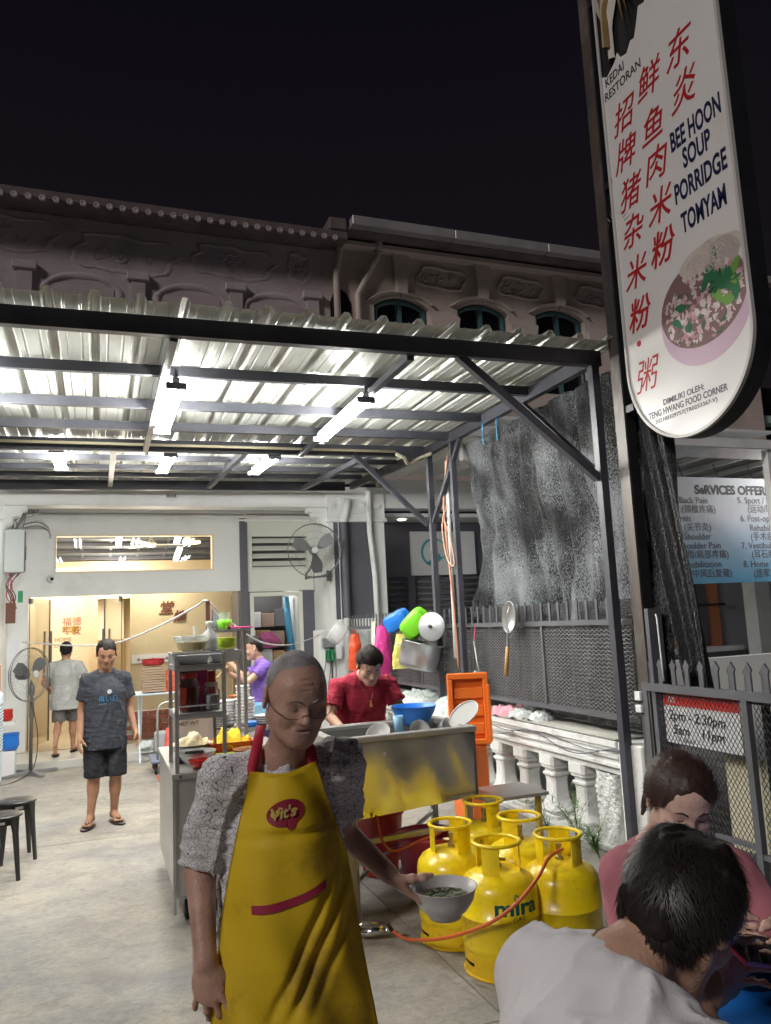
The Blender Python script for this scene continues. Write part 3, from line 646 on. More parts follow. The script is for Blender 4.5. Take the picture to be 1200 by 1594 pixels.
for sx, x in ((1, 3.32), (-1, -1.24)):
    pr = [(0, 3.50), (-0.30, 3.50), (-0.30, 3.44), (-0.24, 3.43), (-0.21, 3.36), (-0.13, 3.34), (-0.11, 3.26), (-0.03, 3.22), (0, 3.12)]
    MB().prism([(x + sx * px, 11.44, z) for px, z in (pr if sx > 0 else pr[::-1])], None, (0, 0.22, 0)).build('corbel', M['white'], sh)
box('capital', -1.78, -1.20, 11.37, 11.75, 3.30, 3.50, M['white'], sh, bev=0.012)
# cut back side walls and inner plaster
box('party_wall', -1.80, -1.24, 11.75, 12.4, 0.1, 3.62, M['white'], sh)
box('party_wall', 3.32, 3.40, 11.70, 12.4, 0.1, 3.62, M['white'], sh)

# upper storey, left: weathered lime plaster with relief panels and blind arches
box('upper_wall', -7, 3.42, 11.46, 11.8, 3.96, 7.79, M['plaster'], sh)
def ring_poly(pts, w, y0, d, name, m, parent, closed=True):
    n = len(pts); c = sum((Vector(p) for p in pts), Vector()) / n; mb = MB(); vs = []
    for p in pts:
        p = Vector(p); q = c + (p - c) * (1 - w / max(0.05, (p - c).length))
        m_ = (p + q) / 2
        vs += [(p.x, y0, p.z), (m_.x, y0 - d, m_.z), (q.x, y0, q.z)]
    fs = []
    for i in range(n if closed else n - 1):
        j = (i + 1) % n
        for k in (0, 1): fs.append((i * 3 + k, i * 3 + k + 1, j * 3 + k + 1, j * 3 + k))
    return mb.add(vs, fs).build(name, m, parent, smooth=True)
def cart(cx, cz, w, h, m):
    pts = []
    for i in range(40):
        a = 2 * PI * i / 40; ca, sa = math.cos(a), math.sin(a)
        r = 1 / max(abs(ca), abs(sa)) ** 0.75
        r *= 1 + 0.09 * math.sin(4 * a + 0.6) + 0.05 * math.sin(9 * a)
        pts.append((cx + w / 2 * ca * r, 0, cz + h / 2 * sa * r))
    ring_poly(pts, 0.09, 11.462, 0.022, 'relief_panel', m, sh)
    for i in range(7):
        a = random.random() * 6; x = cx + random.uniform(-.32, .32) * w; z = cz + random.uniform(-.2, .2) * h
        MB().tube([(x + 0.10 * (1 - t / 9) * math.cos(a + t * 0.8), 11.458, z + 0.09 * (1 - t / 9) * math.sin(a + t * 0.8)) for t in range(9)], 0.011, 6).build('relief_scroll', m, sh, smooth=True)
for cx, cz, w, h in ((-1.35, 7.45, 1.5, 0.55), (0.35, 7.30, 1.45, 0.62), (1.95, 7.38, 1.30, 0.55), (3.0, 7.42, 0.4, 0.55)): cart(cx, cz, w, h, M['plaster'])
for cx in (-0.25, 1.3, 2.62):
    o_ = arc(cx, 6.55, 0.62, 160, 20, 14, 0, 0.42)
    ring_poly([(cx - .55, 0, 5.6)] + [tuple(p) for p in o_] + [(cx + .55, 0, 5.6)], 0.13, 11.462, 0.04, 'blind_arch_moulding', M['plaster'], sh, closed=False)
    box('blind_window', cx - .43, cx + .43, 11.450, 11.459, 5.6, 6.76, mat('blind_plaster', (0.46, 0.38, 0.39), 0.85, col2=(0.38, 0.31, 0.32), scale=2), sh)
for x in (-1.02, 0.52, 1.97, 3.2):
    box('pilaster', x - .10, x + .10, 11.40, 11.46, 4.0, 6.9, M['plaster'], sh); box('pilaster_cap', x - .16, x + .16, 11.37, 11.46, 6.9, 7.02, M['plaster'], sh, bev=0.01)
rf = box('eave', -7, 3.70, 11.02, 11.8, 7.80, 7.92, M['eave'], sh)
mb = MB()
tile_me = None
for i in range(33):
    x = -2.2 + i * 0.178
    if x > 3.65: break
    mb = MB(); mb.lathe([(0, 0.0), (0.030, 0.0), (0.040, 0.006), (0.046, 0.0), (0.046, -0.03)], n=14, mx=Matrix.Rotation(PI / 2, 3, 'X'), c=(x, 11.01, 7.80))
    mb.build('eave_tile', M['plaster'], rf, smooth=True)

# upper storey, right: cream plaster with three teal arched windows
nb = thing('neighbour_shophouse', (6.5, 11.5, 0), 'cream neighbour shophouse with three dark teal arched windows and a zinc gutter', 'building')
wins = ((4.76, 0.50, 7.14), (6.30, 0.50, 7.20), (7.88, 0.52, 7.24), (9.5, 0.52, 7.28))
# wall strips around window openings
mb = MB(); xprev = 3.42
for cx, hw, top in wins:
    mb.box(xprev, cx - hw, 11.46, 11.8, 3.96, 8.06); xprev = cx + hw
    n = 12; pts = [(cx - hw + 2 * hw * i / n, top - 0.20 + 0.20 * math.sin(PI * i / n) ** 0.8) for i in range(n + 1)]
    mb.prism([(x, 11.46, z) for x, z in pts] + [(cx + hw, 11.46, 8.06), (cx - hw, 11.46, 8.06)], None, (0, 0.34, 0))
    mb.box(cx - hw, cx + hw, 11.46, 11.8, 3.96, 5.6)
mb.box(xprev, 12.5, 11.46, 11.8, 3.96, 8.06)
mb.build('upper_wall', M['plasterw'], nb)
for cx, hw, top in wins[:3]:
    pts = [(cx - hw + 2 * hw * i / 16, top - 0.20 + 0.20 * math.sin(PI * i / 16) ** 0.8) for i in range(17)]
    fr = ring_poly([(cx - hw, 0, 5.6)] + [(x, 0, z) for x, z in pts] + [(cx + hw, 0, 5.6)], 0.11, 11.60, 0.05, 'window_frame', M['teal'], nb, closed=False)
    box('mullion', cx - 0.035, cx + 0.035, 11.565, 11.62, 5.6, top - 0.06, M['teal'], fr)
    for s in (-1, 1):
        p = [(cx + s * 0.037, 0, 5.6)] + [(x, 0, z - 0.09) for x, z in pts if (x - cx) * s > 0.04 and (x - cx) * s < hw - 0.08]; p = p if s > 0 else [p[0]] + p[1:][::-1]
        p = p + [(p[-1][0], 0, 5.6)]
        MB().prism([(x, 11.61, z) for x, _, z in p], None, (0, 0.01, 0)).build('window_pane', M['dglass'], fr)
    so = [(cx - hw - .16 + (2 * hw + .32) * i / 16, top - 0.16 + 0.26 * math.sin(PI * i / 16) ** 0.8) for i in range(17)]
    ring_poly([(x, 0, z) for x, z in so] , 0.15, 11.462, 0.07, 'arch_moulding', M['plasterw'], nb, closed=False)
    MB().prism([(cx - .09, 11.46, top + 0.02), (cx + .09, 11.46, top + 0.02), (cx + .15, 11.46, 7.86), (cx - .15, 11.46, 7.86)], None, (0, -0.09, 0)).build('keystone', M['plasterw'], nb)
for cx in (5.53, 7.08, 8.7):
    pts = []
    for i in range(36):
        a = 2 * PI * i / 36; ca, sa = math.cos(a), math.sin(a); r = 1 / max(abs(ca), abs(sa)) ** 0.8 * (1 + 0.10 * math.sin(4 * a + 0.5))
        pts.append((cx + .46 * ca * r, 0, 7.53 + .2 * sa * r))
    ring_poly(pts, 0.06, 11.462, 0.05, 'relief_panel', M['plasterw'], nb)
    for i in range(8):
        a = random.random() * 6; x = cx + random.uniform(-.3, .3); z = 7.52 + random.uniform(-.08, .08)
        MB().tube([(x + 0.08 * (1 - t / 9) * math.cos(a + t * 0.8), 11.458, z + 0.08 * (1 - t / 9) * math.sin(a + t * 0.8)) for t in range(9)], 0.02, 6).build('relief_scroll', M['plasterw'], nb, smooth=True)
    MB().prism([(cx - .16, 11.46, 6.0), (cx + .16, 11.46, 6.0), (cx + .16, 11.46, 6.5), (cx + .24, 11.46, 6.58), (cx + .28, 11.46, 6.82), (cx + .13, 11.46, 6.9), (cx - .13, 11.46, 6.9), (cx - .28, 11.46, 6.82), (cx - .24, 11.46, 6.58), (cx - .16, 11.46, 6.5)], None, (0, -0.08, 0)).build('bracket', M['plasterw'], nb)
MB().prism([(3.50, 11.455, 5.6), (3.86, 11.455, 5.6), (3.86, 11.455, 6.9), (3.78, 11.455, 7.08), (3.67, 11.455, 7.14), (3.57, 11.455, 7.08), (3.50, 11.455, 6.9)], None, (0, -0.01, 0)).build('narrow_window', M['dglass'], nb)
box('cornice', 3.72, 12.5, 11.25, 11.46, 7.84, 7.91, M['plasterw'], nb); box('soffit', 3.72, 12.5, 11.0, 11.46, 7.96, 8.0, M['eave'], nb)
for i in range(5):
    x = 3.74 + i * 1.8
    box('gutter_length', x, x + 1.79, 10.84, 11.02, 7.97, 8.13, M['gutter'], nb, bev=0.012)
mb = MB(); mb.tube([(3.66, 11.36, 8.0), (3.66, 11.36, 7.7), (3.60, 11.38, 7.4), (3.60, 11.38, 3.96)], 0.055, 10); mb.lathe([(0.075, 0), (0.095, 0.05), (0.075, 0.2)], (3.66, 11.36, 7.85), 10)
mb.build('downpipe', M['plasterw'], nb, smooth=True)
mb = MB(); mb.tube([(4.33, 11.30, 8.0), (4.33, 11.36, 7.75), (4.12, 11.38, 7.35), (3.96, 11.38, 7.05), (3.96, 11.38, 3.96)], 0.05, 10); mb.lathe([(0.07, 0), (0.09, 0.05), (0.07, 0.15)], (4.33, 11.31, 7.82), 10)
mb.build('downpipe', M['plasterw'], nb, smooth=True)
box('roof_end_cap', 3.40, 3.70, 11.0, 11.8, 7.93, 8.14, M['eave'], nb, bev=0.02)

# neighbour ground floor: porch, slate wall, sign board, roller shutters
mb = MB(); mb.box(4.24, 14, 11.42, 11.7, 3.5, 3.96); mb.build('arcade_beam', M['white'], nb)
box('porch_ceiling_panel', 4.24, 14, 11.70, 12.4, 3.40, 3.46, M['white'], nb)
box('slate_fascia', 4.24, 14, 12.40, 12.5, 2.45, 3.40, M['slate'], nb)
box('slate_column', 4.24, 4.62, 12.30, 12.39, 0.1, 3.38, M['slate'], nb); box('slate_column', 4.98, 5.12, 12.34, 12.398, 0.1, 2.45, M['slate'], nb)
for x0, x1 in ((4.63, 4.97), (5.13, 6.5)):
    rs = box('roller_shutter', x0, x1, 12.45, 12.47, 0.1, 2.45, M['darkwall'], nb)
    for i in range(20):
        z = 0.42 + i * 0.102
        MB().tube([(x0, 12.445, z), (x1, 12.445, z)], [0.034] * 2, 6).build('shutter_slat', M['darkwall'], rs, smooth=True)
MB().lathe([(0.0, 0), (0.055, 0), (0.065, -0.012)], (4.78, 11.98, 3.398), 16).build('downlight', mat('small_downlight', (1, .93, .8), emit=9), nb)
sb = thing('logo_board', (5.55, 12.33, 2.46), 'white shop board with a teal C shaped hand logo on the dark fascia', 'sign')
box('board', 5.07, 6.3, 12.33, 12.395, 2.47, 3.235, M['signpaper'], sb)
mb = MB(); N = 26; pts = []
vs = []
for i in range(N + 1):
    a = math.radians(35 + 250 * i / N); w = 0.018 + 0.028 * math.sin(PI * i / N)
    for r in (0.235 + w / 2, 0.235 - w / 2): vs.append((5.50 + r * math.cos(a), 12.324, 2.865 + r * math.sin(a)))
mb.add(vs, [(2 * i, 2 * i + 1, 2 * i + 3, 2 * i + 2) for i in range(N)])
mb.add([(5.33, 12.324, 2.66), (5.50, 12.324, 2.63), (5.62, 12.324, 2.74), (5.73, 12.324, 2.80), (5.62, 12.324, 2.78), (5.60, 12.324, 2.86), (5.53, 12.324, 2.76), (5.42, 12.324, 2.74)], [(0, 1, 2, 3, 4, 5, 6, 7)])
mb.build('hand_logo', M['teallogo'], sb)
# neighbour's white canopy between the awning and the arcade
cn = thing('neighbour_canopy', (4.2, 9.5, 3.0), 'white painted sloping canopy with battens behind the corner of the awning', 'canopy')
mb = MB(); mb.add([(3.72, 7.6, 3.95), (8.4, 7.6, 3.95), (8.4, 11.36, 4.05), (3.72, 11.36, 4.05), (3.72, 7.6, 3.99), (8.4, 7.6, 3.99), (8.4, 11.36, 4.09), (3.72, 11.36, 4.09)], [(3, 2, 1, 0), (4, 5, 6, 7), (0, 1, 5, 4), (1, 2, 6, 5), (2, 3, 7, 6), (3, 0, 4, 7)])
mb.build('canopy_sheet', M['white'], cn)
for x in (3.76, 4.45, 5.2, 5.95, 6.7): MB().beam((x, 7.6, 3.90), (x, 11.36, 4.0), 0.06, 0.09).build('batten', M['white'], cn)
MB().beam((3.74, 7.62, 3.80), (8.4, 7.62, 3.80), 0.06, 0.12).build('edge_board', M['white'], cn)
box('junction_box', 4.0, 4.3, 8.0, 8.1, 3.55, 3.75, M['white'], cn, bev=0.01)
box('canopy_post', 8.3, 8.4, 7.62, 7.72, 0, 3.74, M['white'], cn)

# ---------------------------------------------------------------- interior of the shop
it = MB(); it.box(-1.75, -1.0, 12.56, 18, 0.11, 4.3); structure('interior_wall', it, M['creaml'])
structure('interior_wall', MB().box(3.2, 3.4, 13.86, 18, 0.11, 4.3), M['cream'])
structure('interior_wall', MB().box(-1.0, 3.2, 17.6, 17.8, 0.11, 3.0), M['cream'])
structure('interior_wall', MB().box(0.50, 2.19, 13.9, 14.0, 0.11, 2.75), M['tan'])
structure('interior_wall', MB().box(-1.0, -0.12, 14.6, 14.7, 0.11, 2.9), M['creaml'])
structure('interior_wall', MB().box(-0.12, -0.02, 14.3, 14.7, 0.11, 2.9), M['cream'])
structure('interior_wall', MB().box(-1.0, 3.2, 16.2, 16.3, 2.40, 3.14), M['cream'])
ZC = lambda y: 3.72 - (y - 12.6) * .155
mb = MB(); mb.add([(-1.0, 12.56, ZC(12.56)), (3.2, 12.56, ZC(12.56)), (3.2, 16.3, ZC(16.3)), (-1.0, 16.3, ZC(16.3)), (-1.0, 12.56, 4), (3.2, 12.56, 4), (3.2, 16.3, 4), (-1.0, 16.3, 4)], [(3, 2, 1, 0), (4, 5, 6, 7), (0, 1, 5, 4), (1, 2, 6, 5), (2, 3, 7, 6), (3, 0, 4, 7)])
ceil = structure('shop_ceiling', mb, mat('dark_metal_ceiling', (0.13, 0.15, 0.17), 0.4, 0.4))
for i in range(7): MB().beam((-1.0, 12.9 + i * .5, ZC(12.9 + i * .5) - .035), (3.2, 12.9 + i * .5, ZC(12.9 + i * .5) - .035), 0.05, 0.06).build('ceiling_joist', M['slate'], ceil)
for i in range(9): MB().beam((-0.8 + i * .5, 12.7, ZC(12.7) - .012), (-0.8 + i * .5, 16.15, ZC(16.15) - .012), 0.04, 0.02).build('ceiling_joist', M['slate'], ceil)
MB().box(0.52, 2.17, 13.88, 13.898, 1.20, 1.34).build('white_tile_band', M['signpaper'], None, kind='structure')
for i in range(7): text('※', (0.60 + i * 0.23, 13.876, 1.225), 0.10, M['slate'], None, name='tile_motif')
for o in list(COL.objects):
    if o.name.startswith('tile_motif'): o['kind'] = 'structure'
wl = thing('wall_characters', (1.2, 13.88, 1.8), 'two dark brown Chinese characters mounted on the tan wall', 'lettering')
text('堂', (0.96, 13.888, 2.02), 0.25, M['brown'], wl, bold=0.004, shear=0.15, ext=0.008, name='character')
text('煌', (1.20, 13.888, 1.88), 0.22, M['brown'], wl, bold=0.004, shear=0.15, ext=0.008, name='character')
# posters and writing on the left inner wall
ps = thing('wall_calligraphy', (-0.6, 14.55, 1.5), 'tall panel of brown and red calligraphy on the cream wall at the left', 'poster')
text('福德\n平安\n', (-0.60, 14.59, 1.90), 0.16, mat('faded_red', (.45, .16, .12), .6), ps); text('HOME\nLIVE', (-0.72, 14.59, 1.62), 0.10, mat('faded_brown', (.40, .24, .16), .6), ps)
text('家和', (-0.60, 14.59, 1.76), 0.14, mat('gold_print', (0.6, 0.35, 0.05), 0.5), ps, bold=0.006)
# doorway niche
box('bright_doorway', -0.02, 0.48, 17.0, 17.05, 0.12, 2.4, M['creaml'], None, kind='structure')
# glass front: fixed panes and open door leaves
gf = thing('shop_entrance', (0.5, 12.5, 0.1), 'frameless glass shop front with thin dark edges and steel handles', 'glass door')
for x0, x1 in ((0.33, 2.11),):
    pn = box('fixed_pane', x0, x1, 12.47, 12.482, 0.13, 2.30, M['glass'], gf)
for x in (-0.95, 0.325, 2.10): box('pane_edge', x - .006, x + .006, 12.462, 12.49, 0.12, 2.30, M['slate'], gf)
def leaf(x, y, ang, w):
    r = Matrix.Translation((x, y, 0)) @ Matrix.Rotation(ang, 4, 'Z')
    p = MB().box(0, w, -.006, .006, 0.15, 2.28, mx=r).build('door_leaf', M['glass'], gf)
    MB().box(w - .012, w, -.009, .009, 0.15, 2.28, mx=r).build('leaf_edge', M['slate'], p)
    MB().box(0, .06, -.03, .03, 2.2, 2.28, mx=r).build('hinge', M['steel'], p)
    for s in (-1, 1):
        MB().beam(r @ V(w - .07, s * .05, 0.95), r @ V(w - .07, s * .05, 1.80), .028, .028, (1, 0, 0)).build('door_handle', M['fan'], p)
        for z in (1.1, 1.62): MB().beam(r @ V(w - .07, 0, z), r @ V(w - .07, s * .05, z), .014, .014).build('handle_stud', M['steel'], p)
leaf(-0.94, 12.47, 1.25, 0.72); leaf(0.31, 12.47, 1.95, 0.62)
for o in gf.children: pass
# brick plinth inside the right pane, built brick by brick
pl = tag(box('brick_plinth', 0.40, 2.0, 12.72, 12.86, 0.11, 0.52, M['mortar']), 'low red brick plinth behind the glass below the table', 'plinth')
bm_ = MB().box(0, 0.205, -0.02, 0.0, 0, 0.062, bev=0.004); bme = None
for r_ in range(6):
    for c_ in range(8):
        x = 0.40 + (c_ * 0.218) - (0.109 if r_ % 2 else 0)
        if x < 0.39 or x + 0.205 > 2.0: continue
        if bme is None:
            o = bm_.build('brick', M['brick'], pl, local=True); bme = o.data
        else: o = bpy.data.objects.new('brick', bme); COL.objects.link(o); o.parent = pl
        o.location = Vector((x, 12.722, 0.115 + r_ * 0.068)) - pl.location
# lamps seen indoors
for i, (x, y) in enumerate(((0.32, 14.2), (1.32, 14.0), (1.42, 15.3))):
    lp = thing('indoor_tube_lamp', (x, y, ZC(y) - .12), ('slanting tube lamp on the dark ceiling left of the ceiling fan', 'front tube lamp on the dark ceiling right of the ceiling fan', 'rear tube lamp on the dark ceiling right of the ceiling fan')[i], 'lamp', 'tube lamps seen through the transom')
    a_, b_ = (x, y - .45, ZC(y - .45) - .10), (x, y + .45, ZC(y + .45) - .10); MB().beam(a_, b_, .10, .04).build('lamp_body', M['white'], lp)
    for q in (-.03, .03): MB().tube([(x + q, y - .43, a_[2] - .035), (x + q, y + .43, b_[2] - .035)], .018, 8).build('tube', M['tubein'], lp)
for i, (x, y) in enumerate(((0.01, 13.5), (1.56, 14.2))):
    zl = ZC(y) - 3.66 - .05; lp = thing('dome_lamp', (x, y, 3.5 + zl), ('warm round lamp left of the ceiling fan above the transom window', 'warm round lamp right of the ceiling fan above the transom window')[i], 'lamp', 'round ceiling lamps')
    MB().lathe([(0.0, 3.50), (0.15, 3.50), (0.165, 3.53)], (x, y, zl), 20).build('lamp_face', M['warmlamp'], lp)
    MB().lathe([(0.165, 3.531), (0.10, 3.64), (0.0, 3.66)], (x, y, zl), 20).build('lamp_shade', M['creaml'], lp, smooth=True)
    MB().tube([(x, y, 3.65 + zl), (x, y, 3.72 + zl)], .01, 6).build('stem', M['white'], lp)
cf = thing('ceiling_fan', (0.83, 13.7, 3.2), 'white ceiling fan seen through the transom window', 'fan')
MB().lathe([(0.0, 3.50), (0.07, 3.51), (0.10, 3.56), (0.05, 3.62), (0.02, 3.64), (0.02, 3.88)], (0.83, 13.7, -.36), 16).build('motor', M['creaml'], cf, smooth=True)
for k in range(3):
    a = 0.05 + k * 2 * PI / 3
    MB().box(0.09, 0.66, -.06, .06, -.004, .004, mx=Matrix.Translation((0.83, 13.7, 3.195)) @ Matrix.Rotation(a, 4, 'Z') @ Matrix.Rotation(0.2, 4, 'X')).build('blade', M['creaml'], cf)
for x, y, z, e, c in ((0.9, 13.3, 2.6, 38, (1, .90, .74)), (0.3, 15.6, 2.6, 80, (1, .91, .76)), (-0.5, 13.6, 2.7, 38, (1, .91, .76)), (2.7, 13.1, 2.35, 9, (1, .95, .85))):
    l = bpy.data.lights.new('indoor_lamp_light', 'POINT'); l.energy = e; l.shadow_soft_size = 0.2; l.color = c
    o = bpy.data.objects.new('indoor_lamp_light', l); COL.objects.link(o); o.location = (x, y, z)

# ================================================================ THE AWNING
aw = thing('awning', (1.0, 7.5, 0), 'steel framed awning with a corrugated metal roof over the stall', 'awning')
def zr(y, x=3.4): return 3.655 + (0.0 if y < 7.9 else (y - 7.9) * 0.055) - 0.012 * (3.45 - x)
XL, XR = -1.45, 3.45
def pur(y, h, w, name='purlin', x0=XL, x1=XR):
    mb = MB(); z0, z1 = zr(y, x0) - h / 2 - .012, zr(y, x1) - h / 2 - .012
    mb.beam((x0, y, z0), (x1, y, z1), w, h).build(name, M['frame'], aw)
pur(4.65, 0.115, 0.06, 'front_beam', x1=3.51); pur(7.83, 0.12, 0.06, 'middle_beam'); pur(10.9, 0.13, 0.06, 'rear_beam')
for y in (5.55, 6.42, 7.15): pur(y, 0.075, 0.05)
for y in (8.75, 9.45, 10.1): pur(y, 0.06, 0.05)
def seg(a, b, w, h, name, parent=None): return MB().beam(a, b, w, h).build(name, M['frame'], parent or aw)
for x in (-0.95, 0.42, 1.99): seg((x, 4.68, 3.50), (x, 7.80, 3.50), 0.05, 0.05, 'rafter')
for x in (0.13, 1.44, 2.80): seg((x, 7.86, 3.545), (x, 10.87, 3.70), 0.06, 0.06, 'rafter')
seg((3.45, 4.68, 3.58), (3.45, 7.86, 3.58), 0.06, 0.10, 'side_beam'); seg((3.45, 7.86, 3.58), (3.56, 10.9, 3.75), 0.06, 0.10, 'side_beam'); seg((-1.3, 4.68, 3.50), (-1.3, 10.87, 3.66), 0.06, 0.10, 'side_beam')
seg((3.45, 4.65, 0.0), (3.45, 4.65, 3.60), 0.062, 0.062, 'post'); seg((3.45, 7.74, 0.0), (3.45, 7.74, 3.55), 0.06, 0.06, 'post'); seg((3.46, 7.16, 0.78), (3.46, 7.16, 3.53), 0.055, 0.055, 'post')
seg((-1.42, 4.65, 0.0), (-1.42, 4.65, 3.50), 0.062, 0.062, 'post'); seg((-1.42, 10.6, 0.0), (-1.42, 10.6, 3.60), 0.062, 0.062, 'post')
seg((2.34, 4.66, 3.53), (3.42, 4.66, 2.68), 0.055, 0.055, 'brace'); seg((3.452, 5.68, 3.53), (3.452, 4.70, 2.72), 0.045, 0.045, 'brace')
seg((2.58, 7.80, 3.53), (3.42, 7.80, 2.76), 0.05, 0.05, 'brace'); seg((3.46, 6.95, 3.54), (3.46, 7.71, 2.78), 0.045, 0.045, 'brace')
seg((3.42, 7.80, 3.50), (2.86, 10.8, 3.60), 0.045, 0.045, 'brace') if False else None
# roof sheets: each with three trapezoid ribs, running front to back
def sheet(x0, nr):
    prof = []
    for i in range(nr):
        a = x0 + i * 0.25
        prof += [(a, 0), (a + .040, 0), (a + .044, .004), (a + .052, .004), (a + .056, 0), (a + .088, 0), (a + .104, .034), (a + .110, .040), (a + .140, .040), (a + .146, .034), (a + .162, 0), (a + .196, 0), (a + .200, .004), (a + .208, .004), (a + .212, 0)]
    prof.append((x0 + nr * .25 + .004, 0.0))
    ys_ = [4.44, 5.5, 6.6, 7.9, 9.0, 10.0, 11.2]; mb = MB(); vs = []
    for y in ys_:
        for x, z in prof: vs.append((x, y, zr(y, x) + z + 0.003 * math.sin(y * 2 + x0)))
    n = len(prof); fs = [(j * n + i, j * n + i + 1, (j + 1) * n + i + 1, (j + 1) * n + i) for j in range(len(ys_) - 1) for i in range(n - 1)]
    b = len(vs); vs += [(x, y, z + .0016) for x, y, z in vs]; fs += [tuple(q + b for q in f[::-1]) for f in fs]
    fs += [(i, i + b, i + 1 + b, i + 1) for i in range(n - 1)]
    mb.add(vs, fs).build('roof_sheet', M['sheet'], aw)
for i in range(7): sheet(-1.66 + i * 0.75, 3)
# fluorescent battens under the awning
LAB = ['twin tube lamp at the left edge under the front of the awning', 'twin tube lamp under the awning, the front one left of centre', 'twin tube lamp under the awning, the front one nearest the dark net', 'small far tube lamp at the rear left of the awning', 'small far tube lamp at the rear middle of the awning', 'small far tube lamp at the rear right of the awning']
LP = [(-0.86, 5.35, 6.72, 3.42, 3.42), (0.50, 5.40, 6.74, 3.42, 3.42), (1.93, 5.46, 6.78, 3.42, 3.42), (-0.40, 7.95, 9.15, 3.50, 3.56), (0.68, 8.0, 9.2, 3.50, 3.56), (1.75, 7.95, 9.15, 3.50, 3.56)]
for (x, y0, y1, z0, z1), lb in zip(LP, LAB):
    lp = thing('tube_lamp', (x, y0, z0), lb, 'lamp', 'twin tube lamps under the awning')
    MB().beam((x, y0, z0 + .045), (x, y1, z1 + .045), 0.05, 0.04).build('lamp_body', M['white'], lp)
    for s in (-1, 1): MB().tube([(x + s * .045, y0 + .03, z0), (x + s * .045, y1 - .03, z1)], .0135, 8).build('tube', M['tube'], lp)
    for yy, zz in ((y0, z0), (y1, z1)): MB().box(x - .07, x + .07, yy - .012, yy + .02, zz - .02, zz + .022).build('lamp_holder', M['slate'], lp)
    MB().box(x - .012, x + .012, y0 - .012, y0 + .012, z0 + .06, z0 + .12).build('hanger', M['slate'], lp)
cd = MB(); cd.tube([(-1.3, 7.62, 3.50), (3.0, 7.62, 3.53)], .014, 8); cd.build('conduit', mat('yellowed_conduit', (0.68, 0.62, 0.42), 0.5), None, smooth=True, label='long pale conduit pipe fixed below the awning beams', cat='pipe')
for i in range(7):
    pass
cd = MB(); cd.tube([(3.0, 7.60, 3.50), (3.1, 7.60, 3.46), (3.17, 7.7, 3.42), (3.22, 7.75, 3.42), (3.35, 7.76, 3.50), (3.42, 7.6, 3.52)], .02, 8); cd.build('flexible_hose', mat('yellowed_hose', (0.55, 0.52, 0.38), 0.5), None, smooth=True, label='short bent flexible conduit at the top of the inner awning post', cat='pipe')
tie = MB()
for x, y, z in ((3.40, 6.25, 3.52), (3.41, 6.0, 3.50)):
    tie.tube([(x, y, z), (x - .06, y - .02, z - .03), (x - .03, y + .04, z - .14), (x - .05, y, z - .22)], .008, 5)
tie.build('cable_tie_string', mat('blue_string', (0.10, 0.35, 0.65), 0.5), None, label='blue string tied round the side beam of the awning', cat='string')
# ================================================================ BOUNDARY: balustrade, mesh fence, net, gate, pole and sign
bal = thing('balustrade', (3.6, 7.0, 0), 'white plaster balustrade with urn balusters under the mesh fence', 'balustrade')
X0 = 3.52
prof = [(3.46, .79), (3.46, .745), (3.475, .735), (3.475, .72), (3.49, .71), (3.49, .695), (3.475, .685), (3.475, .665), (3.50, .645), (3.50, .63), (3.485, .62), (3.485, .60), (3.52, .575), (3.52, .545), (3.82, .545), (3.82, .80)]
MB().prism([(x, 4.78, z) for x, z in prof[::-1]], None, (0, 6.5, 0)).build('coping', M['balus'], bal)
MB().box(3.465, 3.82, 4.78, 11.28, .801, .806).build('coping_top', M['dirtcop'], bal)
box('plinth', 3.44, 3.80, 4.70, 11.3, 0.0, 0.045, M['balus'], bal, bev=.008)
MB().box(3.72, 3.76, 4.9, 11.3, .045, .545).build('shaded_backing', M['balus'], bal) if False else None
def sq(prof_, c, w=1.0):
    mb = MB(); vs = []; ch = .22
    for r, z in prof_:
        for (i, j) in ((-1, -1 + ch), (-1 + ch, -1), (1 - ch, -1), (1, -1 + ch), (1, 1 - ch), (1 - ch, 1), (-1 + ch, 1), (-1, 1 - ch)): vs.append((i * r, j * r, z))
    n = len(prof_); fs = [(k * 8 + i, k * 8 + (i + 1) % 8, k * 8 + 8 + (i + 1) % 8, k * 8 + 8 + i) for k in range(n - 1) for i in range(8)] + [tuple(range(8))[::-1], tuple((n - 1) * 8 + i for i in range(8))]
    return mb.add(vs, fs)
bp_ = [(r_ * 1.42, z_) for r_, z_ in [(.095, .045), (.095, .075), (.080, .085), (.088, .10), (.088, .115), (.070, .14), (.056, .19), (.050, .26), (.048, .33), (.052, .37), (.062, .385), (.062, .40), (.050, .41), (.052, .43), (.068, .445), (.068, .465), (.075, .47), (.075, .545)]]
bme = None
for i in range(14):
    y = 5.40 + i * .44
    if y > 11.2: break
    if bme is None: o = sq(bp_, None).build('baluster', M['balus'], bal, local=True, angle=35); bme = o.data
    else: o = bpy.data.objects.new('baluster', bme); COL.objects.link(o); o.parent = bal
    o.location = V(3.615, y, 0) - bal.location
# lumpy end pillar
mb = MB()
def lump(u, v):
    a = u * 2 * PI; s_ = max(abs(math.cos(a)), abs(math.sin(a))); r = .135 / s_ if s_ > .75 else .135 / .75
    r += .012 * math.sin(a * 9 + v * 30) * math.sin(v * 41 + a * 3) + .006 * math.sin(v * 90 + a * 13)
    return (3.615 + r * math.cos(a) * .95, 4.98 + r * math.sin(a) * .9, v * .545)
mb.grid(lump, 48, 50, wrap=True); mb.build('end_pillar', M['bumpy'], bal, smooth=True)
box('end_block', 3.47, 3.80, 4.50, 4.775, 0, .79, M['balus'], bal, bev=.012)
for i in range(2): MB().tube([(3.458, 6.7 - k * .11, .72 - .05 * math.sin(k * .55 + i) * (1 if i else .5) - i * .03) for k in range(20)], .004, 5).build('loose_wire', M['slate'], bal, smooth=True)

